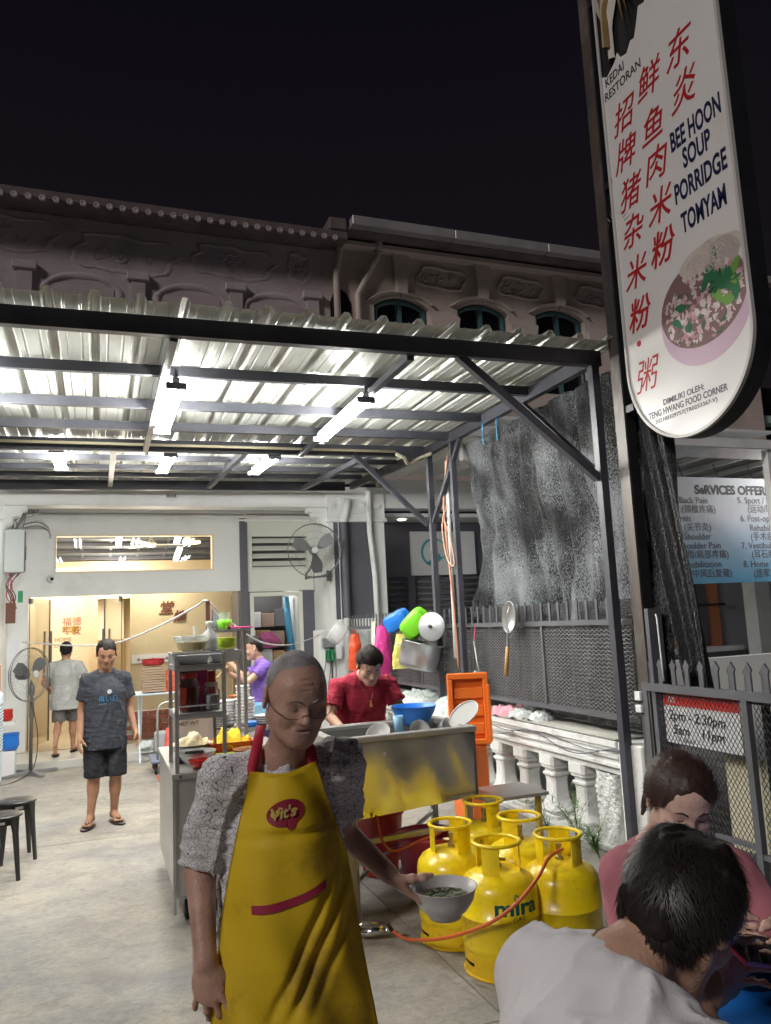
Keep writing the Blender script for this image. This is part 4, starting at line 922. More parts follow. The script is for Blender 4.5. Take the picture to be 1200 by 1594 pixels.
# mesh fence on top
fe = thing('mesh_fence', (3.6, 7.0, .8), 'grey spiked steel fence with expanded mesh panels on the balustrade', 'fence')
FX = 3.545
box('top_rail', FX - .02, FX + .02, 4.56, 11.3, 1.615, 1.655, M['gatem'], fe); box('bottom_rail', FX - .02, FX + .02, 4.56, 11.3, .93, .965, M['gatem'], fe)
def spike(x, y, z0, z1, w, parent, m, axis='y', nm='picket'):
    mb = MB(); t = .006
    pts = [(-w / 2, z0), (w / 2, z0), (w / 2, z1 - w * 1.6), (w * .8, z1 - w * 1.2), (0, z1), (-w * .8, z1 - w * 1.2), (-w / 2, z1 - w * 1.6)]
    if axis == 'y': mb.prism([(x - t, y + a, z) for a, z in pts], None, (2 * t, 0, 0))
    else: mb.prism([(x + a, y - t, z) for a, z in pts], None, (0, 2 * t, 0))
    return mb
pme = None
for i in range(50):
    y = 4.72 + i * .132
    if pme is None: o = spike(0, 0, 0, .17, .026, fe, M['gatem']).build('picket', M['gatem'], fe, local=True); pme = o.data
    else: o = bpy.data.objects.new('picket', pme); COL.objects.link(o); o.parent = fe
    o.location = V(FX, y, 1.655) - fe.location
for y in (5.78, 7.1, 8.45, 9.8): box('fence_bar', FX - .014, FX + .014, y - .014, y + .014, .965, 1.615, M['gatem'], fe)
def xmesh(y0, y1, z0, z1, x, cw, chh, t, parent, m, name='expanded_mesh', horizontal=False):
    mb = MB(); n = int((y1 - y0) / cw); k = int((z1 - z0) / chh)
    for i in range(n):
        yy = y0 + i * cw
        for j in range(k):
            zz = z0 + j * chh
            for a, b_ in (((0, .5), (.5, 1)), ((.5, 1), (1, .5)), ((1, .5), (.5, 0)), ((.5, 0), (0, .5))):
                p = V(x, yy + a[0] * cw, zz + a[1] * chh); q = V(x, yy + b_[0] * cw, zz + b_[1] * chh); d = (q - p).normalized(); s_ = V(0, -d.z, d.y) * t / 2
                mb.tube([p, q], t * .55, 3, cap=False)
    return mb.build(name, m, parent, kind='stuff')
xmesh(4.60, 10.4, .965, 1.615, FX, .058, .030, .006, fe, M['meshm'])

# the dark net hung from the side of the awning, its cloth falling behind the pickets
nm = bpy.data.materials.new('black_shade_net'); nm.use_nodes = True; nt = nm.node_tree; b = nt.nodes['Principled BSDF']; L = nt.links.new
tc = nd(nt, 'ShaderNodeTexCoord'); mp = nd(nt, 'ShaderNodeMapping'); mp.inputs['Scale'].default_value = (120, 120, 60); L(tc.outputs['Object'], mp.inputs[0])
n1 = nd(nt, 'ShaderNodeTexNoise'); n1.inputs['Scale'].default_value = 1.0; n1.inputs['Detail'].default_value = 5; n1.inputs['Roughness'].default_value = .7; L(mp.outputs[0], n1.inputs['Vector'])
n2 = nd(nt, 'ShaderNodeTexNoise'); n2.inputs['Scale'].default_value = 1.6; n2.inputs['Detail'].default_value = 3; L(tc.outputs['Object'], n2.inputs['Vector'])
ad = nd(nt, 'ShaderNodeMath', operation='MULTIPLY_ADD'); ad.inputs[1].default_value = .70; L(n2.outputs['Fac'], ad.inputs[0]); L(n1.outputs['Fac'], ad.inputs[2])
r_ = nd(nt, 'ShaderNodeValToRGB'); r_.color_ramp.elements[0].position = .80; r_.color_ramp.elements[1].position = .98; r_.color_ramp.elements[0].color = (.012, .013, .015, 1); r_.color_ramp.elements[1].color = (.40, .425, .45, 1)  # pale speckle and patches put the net's sparkle and fold shading into the colour
L(ad.outputs[0], r_.inputs[0]); L(r_.outputs[0], b.inputs['Base Color']); b.inputs['Roughness'].default_value = .28; b.inputs['Metallic'].default_value = .5
bp = nd(nt, 'ShaderNodeBump'); bp.inputs['Strength'].default_value = .9; bp.inputs['Distance'].default_value = .03; L(n1.outputs['Fac'], bp.inputs['Height']); L(bp.outputs[0], b.inputs['Normal'])
NMD = mat('black_net_tail', (.012, .012, .014), .3, col2=(.03, .031, .035), scale=40, bump=1.0, bscale=70, bdist=.02)
net = thing('shade_net', (3.6, 5.8, 1.6), 'crumpled black shade net hanging from the side beam behind the fence spikes', 'net')
def netf(u, v):
    y = 7.12 - u * (7.12 - 4.50); zt = 3.50 - .02 * u; zb = 1.70 + .05 * math.sin(u * 9) - .05 * u
    z = zt + (zb - zt) * v; x = 3.53 + .10 * min(1, v * 2.0) + .02 * v
    q = np.array([[y * 1.0, z * .28, 0]], np.float32); a = float(nz(q, 9, 2, 2)[0]); a2 = float(nz(np.array([[y, z * .6, 1]], np.float32), 20, 6, 2)[0])
    amp = .05 + .15 * v
    x += amp * max(0, 1 - abs(a)) ** 1.5 * .9 + .022 * a2
    y += .05 * a * v + (.16 * v * v if u < .05 else 0) + .03 * math.sin(z * 5)
    y = min(y, 7.3)
    return (x, y, z)
mb = MB(); mb.grid(netf, 110, 90); mb.build('net_cloth', nm, net, smooth=True)
def netf2(u, v):
    y = 7.05 - u * (7.05 - 4.52); z = 1.80 - .95 * v; x = 3.66 + .03 * math.sin(y * 7) + .015 * math.sin(y * 23 + z * 3)
    return (x, y, z)
mb = MB(); mb.grid(netf2, 60, 16); mb.build('net_lower_cloth', NMD, net, smooth=True)
# net tail beyond the pole, falling to the ground
nmd = mat('black_net_tail', (.012, .012, .014), .3, col2=(.03, .031, .035), scale=40, bump=1.0, bscale=70, bdist=.02)
def tail(u, v):
    z = 3.42 - v * 2.3; w = .12 + .30 * (1 - v) ** 1.4 * .4 + .14 * v
    yc = 4.33 - .24 * v ** .85; y = yc + (.5 - u) * (.34 - .12 * v); x = 3.60 + .05 * v + .03 * math.sin(u * 14 + z * 2) + .02 * math.sin(u * 31 + z * 5)
    return (x, y, z)
nmt = MB(); nmt.grid(tail, 40, 60); nmt.build('net_tail', nmd, net, smooth=True)
def tail2(u, v):
    z = 3.1 - v * 2.2; y = 4.58 - u * (.16 + .10 * v); x = 3.66 + .03 * math.sin(u * 9 + z * 3) + .012 * math.sin(u * 33)
    return (x, y, z)
nmt = MB(); nmt.grid(tail2, 30, 50); nmt.build('net_fold', nm, net, smooth=True)

# gate leaf near the camera, with a red and white notice behind its mesh
gt = thing('gate', (3.5, 3.9, 0), 'grey steel gate leaf with double spikes and diamond mesh beside the seated woman', 'gate')
GX = 3.50
def gbar(y0, y1, z0, z1, w=.04, n='gate_bar', x=GX, m='gatem'): return box(n, x - w / 2, x + w / 2, y0, y1, z0, z1, M[m], gt)
gbar(3.0, 4.46, 1.17, 1.222, n='gate_rail'); gbar(3.0, 4.46, .02, .07, n='gate_rail')
gbar(4.41, 4.46, .07, 1.17, n='gate_stile'); gbar(3.545, 3.59, .07, 1.17, n='gate_stile'); gbar(3.0, 3.59, .40, .43, .03, n='gate_rail') if False else None
gbar(2.98, 3.545, .30, .33, .03, n='gate_rail'); gbar(3.59, 3.90, .34, .365, .03, n='gate_rail')
xmesh(3.60, 4.40, .08, 1.165, GX + .004, .0335, .047, .0045, gt, M['blackm']); xmesh(2.98, 3.54, .08, 1.165, GX + .004, .0335, .047, .0045, gt, M['blackm'])
pme2 = None
for i in range(12):
    y = 4.40 - i * .125
    for dx in (0, .075):
        if pme2 is None:
            o = spike(0, 0, 0, .165, .036, gt, M['gatem']).build('spike', M['gatem'], gt, local=True); pme2 = o.data
        else: o = bpy.data.objects.new('spike', pme2); COL.objects.link(o); o.parent = gt
        o.location = V(GX + dx, y - dx * .5, 1.222 - dx * .3) - gt.location
gt2 = thing('folded_gate', (3.62, 3.5, 0), 'second darker steel gate leaf folded behind the first one', 'gate')
box('gate_rail', 3.575, 3.61, 2.9, 4.40, 1.14, 1.19, M['gatem'], gt2); box('gate_stile', 3.575, 3.61, 3.50, 3.535, .05, 1.14, M['blackm'], gt2); box('gate_rail', 3.575, 3.61, 2.9, 4.4, .05, .1, M['blackm'], gt2)
xmesh(2.9, 3.50, .1, 1.14, 3.59, .0335, .047, .006, gt2, M['blackm'])
box('black_sheet', 3.70, 3.705, 2.7, 3.46, .08, 1.13, M['blackm'], gt2)
nt_ = thing('hours_notice', (3.54, 3.97, .84), 'white notice board with a red band and handwritten opening times behind the gate mesh', 'notice')
box('board', 3.530, 3.536, 3.655, 4.31, .845, 1.165, M['signpaper'], nt_); box('red_band', 3.5275, 3.5295, 3.657, 4.308, 1.085, 1.163, M['red'], nt_)
text('YEE', (3.5265, 4.27, 1.105), .05, M['signpaper'], nt_, rot=YZ)
text('2pm - 2.30pm', (3.5285, 4.27, .995), .088, M['ink'], nt_, rot=YZ, shear=.2, bold=.001, tilt=-.02); text('5am    11pm', (3.5285, 4.24, .905), .088, M['ink'], nt_, rot=YZ, shear=.2, bold=.001, tilt=-.02)
text('fri closed', (3.5285, 4.2, .86), .04, M['grey_ink'], nt_, rot=YZ)
box('paper_sheet', 3.66, 3.665, 3.62, 3.95, .25, .80, mat('cream_paper', (.75, .70, .52), .8), gt2)
# gate post sleeve and tall sign pole
po = thing('sign_pole', (3.54, 4.47, 0), 'tall square steel pole carrying the restaurant light box sign', 'pole')
polem = mat('lit_pole_paint', (.075, .072, .072), .45, .3, col2=(.13, .10, .08), scale=5, stretch=(1, 1, .4), dirt=(.28, .27, .25), dscale=6, damt=.5)  # paler than the black pole: lamplight on its left face put into the colour
MB().box(3.50, 3.58, 4.385, 4.50, 1.70, 7.2).build('pole', M['blackm'], po); MB().box(3.488, 3.498, 4.39, 4.495, 0.0, 7.2).build('lit_pole_face', polem, po)
MB().box(3.505, 3.575, 4.39, 4.50, 0.0, 1.70).build('pole_sleeve', M['blackm'], po)
box('gate_post', 3.49, 3.60, 4.335, 4.372, 0, 1.72, M['gatem'], po)
box('lock_box', 3.46, 3.487, 4.46, 4.52, 1.10, 1.16, M['signpaper'], po, bev=.004); box('lock_box', 3.46, 3.487, 4.46, 4.52, 1.02, 1.07, M['signpaper'], po, bev=.004)
for z in (3.1, 4.8, 6.3): box('sign_bracket', 3.50, 3.60, 4.30, 4.384, z, z + .05, M['blackm'], po)
MB().tube([(3.46, 4.22, 1.68), (3.45, 4.20, 1.65), (3.455, 4.20, 1.4), (3.45, 4.19, 1.25)], .006, 6).build('white_rope', M['wire'], None, smooth=True, label='short white rope hanging from the gate post beside the sign pole', cat='rope')

# ---------------------------------------------------------------- the light box sign
SX = 3.50
sg = thing('lightbox_sign', (3.58, 3.76, 2.78), 'tall white round ended restaurant sign with red characters and a noodle bowl picture', 'sign')
ycs, hw_, zc = 3.757, .565, 3.36
outline = [(ycs + hw_ * math.cos(a), zc + hw_ * 1.02 * math.sin(a)) for a in [PI + i * PI / 36 for i in range(37)]]      # from far... left to right through the bottom
outl = [(y, z) for y, z in outline]
ragged = [(4.322, 5.66), (4.25, 5.62), (4.17, 5.66), (4.12, 5.72), (4.09, 5.66), (4.02, 5.64), (3.97, 5.70), (3.93, 5.69), (3.89, 5.79), (3.86, 5.88), (3.80, 5.86), (3.77, 5.95), (3.70, 6.02), (3.64, 6.2), (3.60, 6.5)]
# body of the box
full = outl + [(ycs + hw_, 6.9), (ycs - hw_, 6.9)]
MB().prism([(SX + .012, y, z) for y, z in full], None, (.125, 0, 0)).build('sign_body', M['blackm'], sg)
inner = [(ycs + (y - ycs) * .975, zc + (z - zc) * .975 if z < zc else z) for y, z in outl]
face = inner + [(ycs + hw_ * .975, 5.66)] + ragged[1:] + [(3.60, 6.88), (ycs - hw_ * .975, 6.88)]
# the outline starts at the near side (-) and runs to the far side (+)
facem = mat('sign_face_acrylic', (.76, .75, .73), .32, col2=(.72, .71, .69), scale=1.5, dirt=(.55, .52, .48), dscale=1.6, damt=.3)
MB().prism([(SX + .010, y, z) for y, z in face], None, (-.010, 0, 0)).build('sign_face', facem, sg)
mb = MB(); vs = []
ro_ = [(ycs - hw_, 6.9)] + outl + [(ycs + hw_, 6.9)]; ri_ = [(ycs - hw_ * .965, 6.9)] + [(ycs + (y - ycs) * .965, zc + (z - zc) * .965) for y, z in outl] + [(ycs + hw_ * .965, 6.9)]
for (a, c), (d, e) in zip(ro_, ri_): vs += [(SX + .012, a, c), (SX - .014, a, c), (SX - .014, d, e), (SX - .002, d, e)]
n_ = len(ro_); mb.add(vs, [(4 * i + k, 4 * i + k + 1, 4 * i + 5 + k, 4 * i + 4 + k) for i in range(n_ - 1) for k in range(3)]).build('sign_rim', mat('pale_rim', (.55, .54, .52), .5), sg)
def g3(c, y, z, s_, m=None, b_=.0018): text(c, (SX - .0015, y + s_ * .5, z - s_ * .38), s_, M['redink'], sg, rot=YZ, shear=.28, bold=b_, sx=.92, res=4, name='red_character', ext=.0005)
for c, y, z in (('招', 4.116, 5.22), ('牌', 4.135, 4.937), ('猪', 4.126, 4.634), ('杂', 4.135, 4.353), ('米', 4.143, 4.046), ('粉', 4.150, 3.745), ('粥', 4.135, 3.301)): g3(c, y, z, .245, b_={'粥': 0, '粉': .0035}.get(c, .0018))
MB().prism([(SX - .001, 4.176 + .022 * math.cos(a), 3.539 + .022 * math.sin(a)) for a in [i * PI / 8 for i in range(16)]], None, (-.001, 0, 0)).build('red_dot', M['redink'], sg)
for c, y, z in (('鲜', 3.84, 5.297), ('鱼', 3.841, 4.962), ('肉', 3.848, 4.684), ('米', 3.851, 4.385), ('粉', 3.867, 4.095)): g3(c, y, z, .25, b_={'粉': .0035}.get(c, .0018))
for c, y, z in (('东', 3.547, 5.311), ('炎', 3.536, 5.015)): g3(c, y, z, .26)
def eng(t, y, z, s_, m='navy', b_=.0028, w=None, al='LEFT', nm_='lettering'):
    o = text(t, (SX - .0015, 0, 0), s_, M[m], sg, rot=YZ, bold=b_, name=nm_)
    co = np.empty(len(o.data.vertices) * 3, np.float32); o.data.vertices.foreach_get('co', co); co = co.reshape(-1, 3); a0, a1 = co[:, 1].max(), co[:, 1].min(); z0 = co[:, 2].min(); z1 = co[:, 2].max()
    yl = y[0] - sg.location.y; yr = y[1] - sg.location.y; zl = z[0] - sg.location.z; zh = z[1] - sg.location.z
    co[:, 1] = yl + (co[:, 1] - a0) / (a1 - a0) * (yr - yl); co[:, 2] = zl + (co[:, 2] - z0) / (z1 - z0) * (zh - zl)
    o.data.vertices.foreach_set('co', co.ravel()); o.data.update(); return o
eng('KEDAI', (4.27, 4.06), (5.545, 5.615), .1, 'ink', .001); eng('RESTORAN', (4.29, 3.89), (5.44, 5.51), .1, 'ink', .001)
eng('BEE HOON', (3.69, 3.255), (4.66, 4.80), .1); eng('SOUP', (3.60, 3.36), (4.495, 4.635), .1); eng('PORRIDGE', (3.70, 3.255), (4.30, 4.44), .1); eng('TOMYAM', (3.67, 3.29), (4.085, 4.225), .1)
eng('DIMILIKI OLEH:', (3.995, 3.625), (3.045, 3.085), .1, 'grey_ink', .002); eng('TENG HWANG FOOD CORNER', (4.15, 3.44), (2.985, 3.03), .1, 'grey_ink', .002); eng('202103329757(TR0253367-V)', (4.09, 3.53), (2.935, 2.97), .1, 'grey_ink', .001)
# printed fan emblem, pale
mb = MB()
for i in range(11):
    a = PI / 2 + (i + .5) * PI / 11 * 1.0; mb.add([(SX - .001, 4.31 + .10 * math.cos(a - PI / 2) * -1, 4.45 + .10 * math.sin(a - PI / 2 ) * 1.0 - .0), (SX - .001, 4.31 + .10 * math.cos(a - PI / 2) * -1, 4.462 + .10 * math.sin(a - PI / 2)), (SX - .001, 4.31 - .2 * math.cos(a - PI / 2), 4.45 + .2 * math.sin(a - PI / 2))], [(0, 1, 2)])
mb.build('fan_emblem', mat('pale_grey_print', (.42, .41, .40), .6), sg)
# the printed picture: a pink bowl of noodles, meat and greens
yb, zb = 3.56, 3.60; pinkb = mat('print_bowl_lilac', (.58, .42, .52), .5); wht = mat('print_noodle_white', (.58, .53, .47), .6); meat = mat('print_meat_pink', (.60, .42, .44), .6); meat2 = mat('print_meat_pale', (.66, .58, .56), .6); meat3 = mat('print_meat_dark', (.22, .13, .13), .6)
meatd = mat('print_meat_rose', (.50, .27, .31), .6); herbp = mat('print_herb', (.06, .15, .07), .6)
gr = mat('print_green', (.03, .16, .07), .6); gr2 = mat('print_green_light', (.16, .33, .07), .6); dk = mat('print_dark', (.07, .05, .05), .6)
def blobp(cy, cz, ry, rz, x, m, n=22, wob=.0, nm_='print_patch', seed=0, rot=0):
    rs = random.Random(seed); ph_ = [rs.random() * 6 for _ in range(3)]; pts = []
    for i in range(n):
        a = 2 * PI * i / n; k = 1 + wob * (math.sin(3 * a + ph_[0]) + .6 * math.sin(5 * a + ph_[1]) + .4 * math.sin(8 * a + ph_[2])); q = V(ry * math.cos(a) * k, rz * math.sin(a) * k, 0); q = Matrix.Rotation(rot, 3, 'Z') @ q
        pts.append((SX - x, min(max(cy + q.x, ycs - hw_ * .955), ycs + hw_ * .95), cz + q.y))
    return MB().add(pts, [tuple(range(n))]).build(nm_, m, sg)
rotb = -.0
blobp(yb, zb - .06, .385, .345, .0008, pinkb, 40); blobp(yb + .01, zb - .0, .365, .285, .0012, meat3, 40)
blobp(3.47, 3.82, .26, .13, .0014, wht, 30, .06, seed=2); blobp(3.36, 3.80, .12, .12, .00145, mat('print_noodle_grey', (.45, .40, .37), .6), 20, .05)
rs = random.Random(5); kz = .0016
for i in range(290):
    a = rs.random() * 6.28; r_ = math.sqrt(rs.random()); cy = yb + .01 + .325 * r_ * math.cos(a); cz = zb - .02 + .245 * r_ * math.sin(a)
    kz += .000006; blobp(cy, cz, rs.uniform(.008, .034), rs.uniform(.006, .022), kz, rs.choice([meat, meat2, meat2, meat, meat3, wht, meat3, meatd, herbp]), 9, .25, seed=i, rot=rs.random() * 3, nm_='print_patch')
for (cy, cz, a_, b_, r_, m_, s_) in ((3.40, 3.66, .11, .055, .5, gr, 1), (3.32, 3.62, .09, .05, 1.2, gr, 2), (3.44, 3.58, .07, .03, 1.0, gr2, 3), (3.36, 3.52, .05, .035, .3, gr2, 4), (3.50, 3.72, .035, .09, .7, gr, 5), (3.43, 3.85, .016, .06, -.3, gr, 6), (3.75, 3.62, .05, .025, .3, gr, 7), (3.79, 3.53, .05, .022, .8, gr, 8), (3.70, 3.47, .03, .035, 0, gr, 9), (3.28, 3.70, .03, .05, .6, gr2, 10), (3.30, 3.55, .05, .03, 1.4, gr, 11)):
    kz += .00002; blobp(cy, cz, a_, b_, kz, m_, 16, .12, seed=s_ + 50, rot=r_, nm_='print_leaf')
for i in range(34):
    a = rs.uniform(-.6, 3.6); L_ = rs.uniform(.03, .085); kz += .00001; blobp(3.38 + .05 * math.cos(a) + L_ * .6 * math.cos(a), 3.63 + .04 * math.sin(a) + L_ * .5 * math.sin(a), L_ * .5, .011, kz, [gr, gr2, gr, mat('print_green_dark', (.012, .075, .04), .6)][i % 4], 10, .15, seed=i + 300, rot=a, nm_='print_leaf')
for i in range(60):
    a = rs.random() * 6.28; cy = 3.47 + .22 * math.cos(a) * rs.random(); cz = 3.84 + .09 * math.sin(a) * rs.random(); kz += .00001
    MB().add([(SX - kz, min(max(cy + (.02 + rr_) * math.cos(t), 3.22), 4.3), cz + (.02 + rr_) * math.sin(t) * .7) for t in [q * PI / 6 for q in range(12)] for rr_ in (0, .005)], [(2 * q, 2 * q + 1, (2 * q + 3) % 24, (2 * q + 2) % 24) for q in range(12)]).build('print_noodle', mat('print_noodle_light', (.66, .60, .54), .6), sg)
# peeled corner: curled foil and backing hanging over the hole
gold = mat('peeled_brown_film', (.30, .20, .08), .45, col2=(.22, .15, .06), scale=6)
def peel(u, v):
    a = u; w = .10 * math.sin(PI * min(1, .18 + v * 1.2)) + .02
    return (SX - .02 - .05 * math.sin(PI * a) - .02 * v, 4.16 + (a - .5) * 2 * w, 6.7 - v * .93 - .05 * (1 - (2 * a - 1) ** 2) * 0)
MB().grid(peel, 10, 20).build('peeled_film', gold, sg, smooth=True)
def peelw(u, v):
    a = u; w = .145 * math.sin(PI * min(1, .2 + v * 1.05)) + .03
    return (SX - .012 - .03 * math.sin(PI * a), 4.16 + (a - .5) * 2 * w, 6.75 - v * 1.06)
MB().grid(peelw, 10, 20).build('peeled_backing', mat('peeled_white_film', (.55, .52, .46), .6), sg, smooth=True)
for i in range(3): MB().tube([(SX - .05, 3.98 - i * .03, 6.6), (SX - .06 - .01 * i, 3.99 - i * .04, 6.1), (SX - .04, 3.98 - i * .05, 5.86 + .04 * i)], [.02, .014, .004], 6).build('torn_strip', gold, sg, smooth=True)

# ---------------------------------------------------------------- right background: banner, low building, walls
bn = thing('services_banner', (9.9, 9.95, 2.07), 'pale blue services banner with two numbered columns hung under a porch roof', 'banner')
bm_ = bpy.data.materials.new('banner_print'); bm_.use_nodes = True; nt = bm_.node_tree; b = nt.nodes['Principled BSDF']; gmn = nd(nt, 'ShaderNodeNewGeometry'); sx_ = nd(nt, 'ShaderNodeSeparateXYZ'); nt.links.new(gmn.outputs['Position'], sx_.inputs[0])
mr = nd(nt, 'ShaderNodeMapRange'); mr.inputs['From Min'].default_value = 2.07; mr.inputs['From Max'].default_value = 3.2; nt.links.new(sx_.outputs['Z'], mr.inputs[0]); rr = nd(nt, 'ShaderNodeValToRGB'); rr.color_ramp.elements[0].color = (.16, .46, .72, 1); rr.color_ramp.elements[1].color = (.62, .64, .72, 1); nt.links.new(mr.outputs[0], rr.inputs[0]); nt.links.new(rr.outputs[0], b.inputs['Base Color'])
YB = 10.0
box('banner_sheet', 8.10, 12.6, YB, YB + .02, 2.08, 3.84, bm_, bn)
def bt(t, x, z, s_, b_=.0, m='grey_ink'): text(t, (x, YB - .004, z), s_, M[m], bn, bold=b_, name='lettering')
bt('SeRVICES OFFERED', 9.22, 3.56, .21, .008, 'ink')
rows = (('1. Neck & Back Pain', 8.20, 3.40), ('(颈椎疼痛)', 8.90, 3.25), ('2. Arthritis', 8.40, 3.10), ('(关节炎)', 8.92, 2.95), ('3. Frozen Shoulder', 8.27, 2.80), ('/ Shoulder Pain', 8.70, 2.65), ('(肩周/肩部疼痛)', 8.72, 2.50), ('4. Stroke Rehabilitation', 8.15, 2.345), ('(中风后复健)', 8.95, 2.19),
  ('5. Sport / Work Injury', 10.10, 3.41), ('(运动/职业伤)', 10.30, 3.26), ('6. Post-operation', 10.12, 3.10), ('Rehabilitation', 10.30, 2.94), ('(手术后复健)', 10.30, 2.79), ('7. Vestibular', 10.08, 2.64), ('(耳石症)', 10.28, 2.49), ('8. Home Rehab', 10.08, 2.33), ('(居家复健)', 10.28, 2.17))
for t, x, z in rows: bt(t, x, z, .155)
for x in (9.0, 9.75, 10.5, 11.25): MB().tube([(x, YB, 3.84), (x, YB + .1, 4.1)], .008, 5).build('banner_cord', M['slate'], bn)
br = thing('banner_building', (11, 12, 0), 'low building behind the banner with an orange wall, grey shutters and a zinc porch roof', 'building')
box('porch_roof', 8.0, 14.0, 9.5, 12.0, 4.16, 4.26, mat('zinc_porch', (.45, .43, .42), .5), br); 
for x in (8.3, 9.1, 9.9, 10.7, 11.5, 12.3): MB().beam((x, 9.6, 4.11), (x, 11.9, 4.11), .5 if False else .08, .08).build('porch_rafter', M['white'], br)
box('porch_fascia', 8.0, 14.0, 9.47, 9.498, 4.05, 4.30, M['gutter'], br)
box('wall', 8.4, 14, 12.0, 12.2, .0, 4.15, mat('pale_lilac_wall', (.42, .41, .44), .7), br); box('orange_panel', 9.98, 10.45, 11.93, 11.998, .9, 4.1, M['orangewall'], br); box('orange_panel', 11.0, 11.3, 11.93, 11.998, .9, 4.1, M['orangewall'], br)
box('grey_window', 10.46, 10.98, 11.90, 11.998, 1.0, 4.0, M['slate'], br); box('window_bar', 10.70, 10.74, 11.88, 11.899, 1.0, 4.0, M['blackm'], br); box('window_bar', 9.2, 11.4, 11.86, 11.879, 1.72, 1.76, M['blackm'], br); box('white_column', 11.5, 11.85, 11.2, 11.5, 0, 4.1, M['white'], br)
box('low_wall', 7.6, 13, 9.2, 9.4, 0, .95, mat('grey_low_wall', (.66, .67, .65), .8, bump=.3), br); box('ledge', 9.7, 11.6, 11.7, 11.93, .86, .95, M['white'], br)
box('upper_block', 9.6, 16, 12.0, 13, 4.3, 6.2, M['orangewall'], br); box('dark_opening', 12.35, 13.5, 11.9, 11.998, 4.6, 6.2, M['blackm'], br); box('green_beam', 11.9, 13.8, 11.6, 11.89, 5.35, 5.5, mat('pale_green', (.35, .5, .45), .6), br); box('green_beam', 11.9, 13.8, 11.6, 11.89, 4.75, 4.85, MATS['pale_green'], br)
# lamp of that porch, outside the picture to the right, lights the banner
for (x, y, z) in ((9.6, 8.9, 3.9), (11.4, 8.9, 3.9)):
    lp = thing('porch_tube_lamp', (x, y, z), 'tube lamp on the neighbour porch roof edge, ' + ('left one' if x < 11 else 'right one') + ' facing the banner', 'lamp') if x > 11 else None
    if lp:
        MB().tube([(x, y - .6, z), (x, y + .6, z)], .018, 8).build('tube', M['tube'], lp); box('lamp_body', x - .04, x + .04, y - .6, y + .6, z + .03, z + .07, M['white'], lp); MB().beam((x, y + .55, z + .07), (x, y + .75, 4.16), .02, .02).build('bracket', M['slate'], lp)
# ================================================================ PEOPLE
def person(name_loc, label, group=None): return thing('person', name_loc, label, 'person', group)

